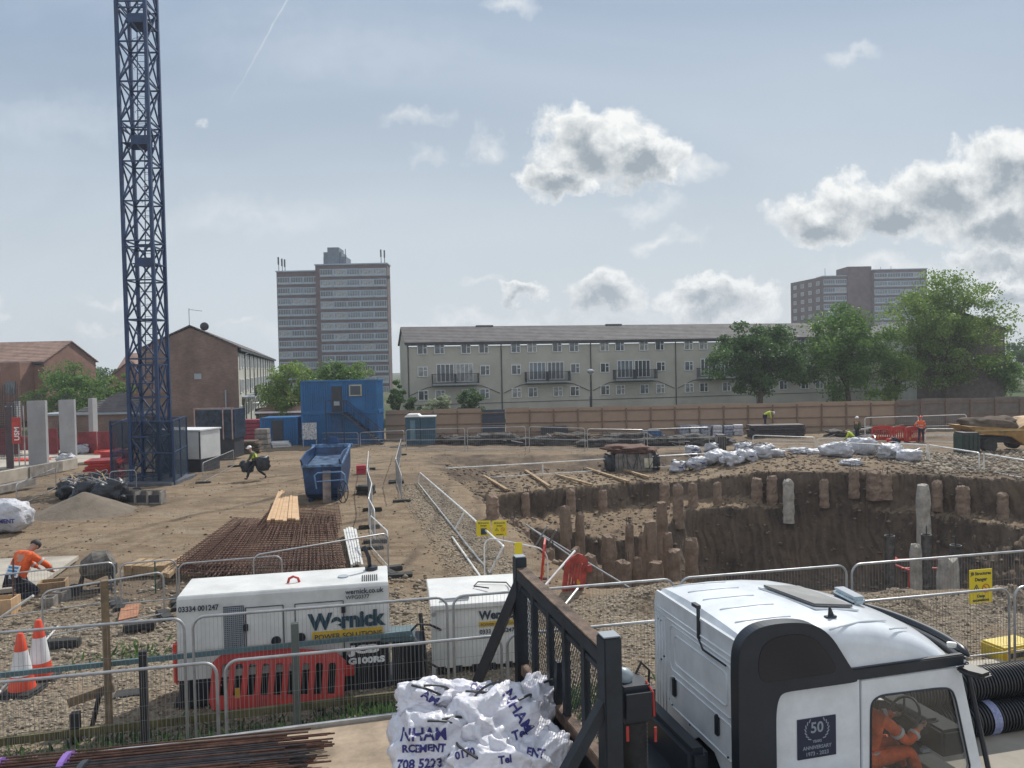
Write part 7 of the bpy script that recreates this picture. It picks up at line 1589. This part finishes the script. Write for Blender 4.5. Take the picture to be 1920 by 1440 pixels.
BG = [((812, 1402, 1.22), (.86, .72, .78), 11, 'upright printed white bag at the left of the load, blue lettering on its front'), ((935, 1372, 1.35), (.95, .80, .80), 12, 'crumpled white bag in the middle of the load'), ((1000, 1330, 1.25), (.62, .7, .75), 13, 'white bag end leaning on the headboard'),
      ((915, 1440, 1.15), (.95, .6, .6), 14, 'torn white bag at the front of the load'), ((1005, 1425, 1.12), (.75, .6, .62), 15, 'white bag squeezed at the foot of the headboard'), ((800, 1312, 1.62), (.62, .42, .42), 16, 'white bag flap standing up at the top left of the load'), ((880, 1325, 1.38), (.7, .55, .5), 17, 'flattened white bag behind the load')]
for i, ((px, py, z), s, sd, l) in enumerate(BG):
    c = P(px, py, z); t = bag(l, (c.x, c.y, z - s[2] / 2), s, sd, m=m_bagw, marks=False, straps=False, group='crumpled white bags loaded against the headboard', amp=.36, rz=(.1, .5, -.3, .2, .9, .3, -.2)[i], n=40); sk = [o for o in t.children][0]
    rs = random.Random(i); b = MB()
    for k in range(2):
        a = rs.uniform(0, 6); pts = [(math.cos(a + u * 1.6) * s[0] * (.34 + .1 * u), math.sin(a + u * 1.6) * s[1] * (.34 + .1 * u), s[2] * (1.02 + .12 * math.sin(u * PI) - .35 * u)) for u in [j / 8 for j in range(9)]]; b.path(pts, .014, 5)
    b.build('strap', m_dark, t)
    H_ = s[2]
    if i == 0: draped(sk, 'NHAM', .17, -.06, H_ * .60, m_pr); draped(sk, 'RCEMENT', .10, -.05, H_ * .46, m_pr); draped(sk, '708 5223 1', .12, -.04, H_ * .27, m_pr)
    if i == 1: draped(sk, 'NHAM', .16, .18, H_ * .7, m_pr, -1.0); draped(sk, 'Tel', .12, .25, H_ * .42, m_pr, .3)
    if i == 5: draped(sk, 'AM', .13, .05, H_ * .45, m_pr, -.6)
    if i == 3: draped(sk, '0170', .10, -.2, H_ * .7, m_pr, .2); draped(sk, 'Tel', .10, .2, H_ * .6, m_pr, .1)
    if i == 6: draped(sk, 'CEM', .10, .1, H_ * .8, m_pr, -.5)
    if i == 4: draped(sk, 'ENT', .10, .0, H_ * .6, m_pr, -.2)
pole('black pipe end standing among the white bags', P(850, 1460, 1.0), P(850, 1400, 1.36), .035, m_blk, 'pipe', 'pipe', None)
# corrugated drainage pipes beyond the cab
m_hdpe = mat('black_corrugated_plastic', (.016, .018, .022), .38, var=.1); m_lab = mat('pipe_label', (.25, .28, .45), .5, var=.2, scale=30)
c0 = D(1880, 1340, 10.5)
for i, (dy, dz, l) in enumerate(((0, 0, 'lower black corrugated pipe with a printed blue band'), (.16, .40, 'upper black corrugated pipe lying on the lower ones'), (.48, 0, 'second lower black corrugated pipe behind the first'))):
    t = thing('corrugated_pipe', l, 'pipe', (c0.x, c0.y + dy, .22 + c0.z * 0 + dz + .12), AN - .02, 'black corrugated pipes right of the truck'); pr = []
    for k in range(120): z = -3.2 + .05 * k; pr += [(.228, z), (.228, z + .022), (.205, z + .027), (.205, z + .048)]
    b = MB().lathe(pr, (0, 0, 0), 26, Matrix.Rotation(PI / 2, 3, 'Y')); b.build('pipe_wall', m_hdpe, t, smooth=True, auto=True)
    if i == 0:
        MB().lathe([(.232, -.35), (.232, -.22)], (0, 0, 0), 26, Matrix.Rotation(PI / 2, 3, 'Y')).build('label_band', m_lab, t)
# pads and netting right of the pipes
a = P(1760, 1262, .0); o = MB().prism([P(x, y, .02) - a for x, y in ((1740, 1290), (1960, 1262), (1960, 1232), (1740, 1252))], (0, 0, .05)).build('concrete_pad', m_slab); o.location = a; o['kind'] = 'structure'
a = P(1800, 1275, .1); m_onet = mat('orange_netting', (.75, .16, .04), .6, var=.2)
o = MB().bar((0, 0, .05), P(1960, 1250, .1) - a, .3, .04).build('orange_netting', m_onet); o.location = a; tag(o, 'strip of orange netting lying behind the corrugated pipes', 'netting')
m_road = mat('worn_concrete_road', (.30, .27, .23), .9, var=.15, scale=.7, bump=.1)
rd = MB().prism([Vector((-9, 7.2, -.1)), Vector((4.6, 10.55, -.1)), Vector((20, 14.3, -.1)), Vector((20, 3, -.1)), Vector((-9, 3, -.1))], (0, 0, .25)).build('pavement', m_road); rd['kind'] = 'structure'
# the hazy summer air over the site: one closed volume round everything
hm = bpy.data.materials.new('haze'); hm.use_nodes = True; hn_ = hm.node_tree.nodes; hl_ = hm.node_tree.links; hn_.remove(hn_['Principled BSDF'])
pv = hn_.new('ShaderNodeVolumePrincipled'); pv.inputs['Color'].default_value = (.86, .91, 1.0, 1); pv.inputs['Density'].default_value = HAZE; pv.inputs['Anisotropy'].default_value = .2
hl_.new(pv.outputs[0], hn_['Material Output'].inputs['Volume'])
if HAZE > 0:
    ho = MB().box((0, 475, 21), (2500, 990, 56)).build('haze', hm); ho['kind'] = 'stuff'
# scrubby weeds in the near corner
def weeds(n, seed):
    r = np.random.RandomState(seed); x = np.empty(0); y = np.empty(0)
    for (cx_, cy_, sx, sy, m_) in ((-3.4, 10.9, .8, .35, 900), (-4.9, 10.6, .5, .3, 500), (-6.2, 10.3, .8, .35, 400), (-2.0, 11.6, .5, .25, 500), (-.6, 12.0, .6, .3, 300), (1.0, 11.9, .5, .3, 300), (-7.2, 14.3, .4, .3, 150)):
        x = np.append(x, cx_ + sx * r.randn(m_)); y = np.append(y, cy_ + sy * r.randn(m_))
    z = height(x, y); n = len(x); a = r.rand(n) * 6.28; h = .04 + .14 * r.rand(n) ** 2; w = .015 + .02 * r.rand(n); lx, ly = (r.rand(n) - .5) * .16, (r.rand(n) - .5) * .16
    c, s = np.cos(a) * w, np.sin(a) * w
    v = np.stack([np.stack([x - c, y - s, z], -1), np.stack([x + c, y + s, z], -1), np.stack([x + lx + c * .4, y + ly + s * .4, z + h], -1), np.stack([x + lx - c * .4, y + ly - s * .4, z + h], -1)], 1).reshape(-1, 3)
    o = npmesh('weeds', v, np.arange(n * 4).reshape(-1, 4), lf3); tag(o, 'patches of low green weeds along the near fences', 'weeds', kind='stuff')
weeds(0, 4)
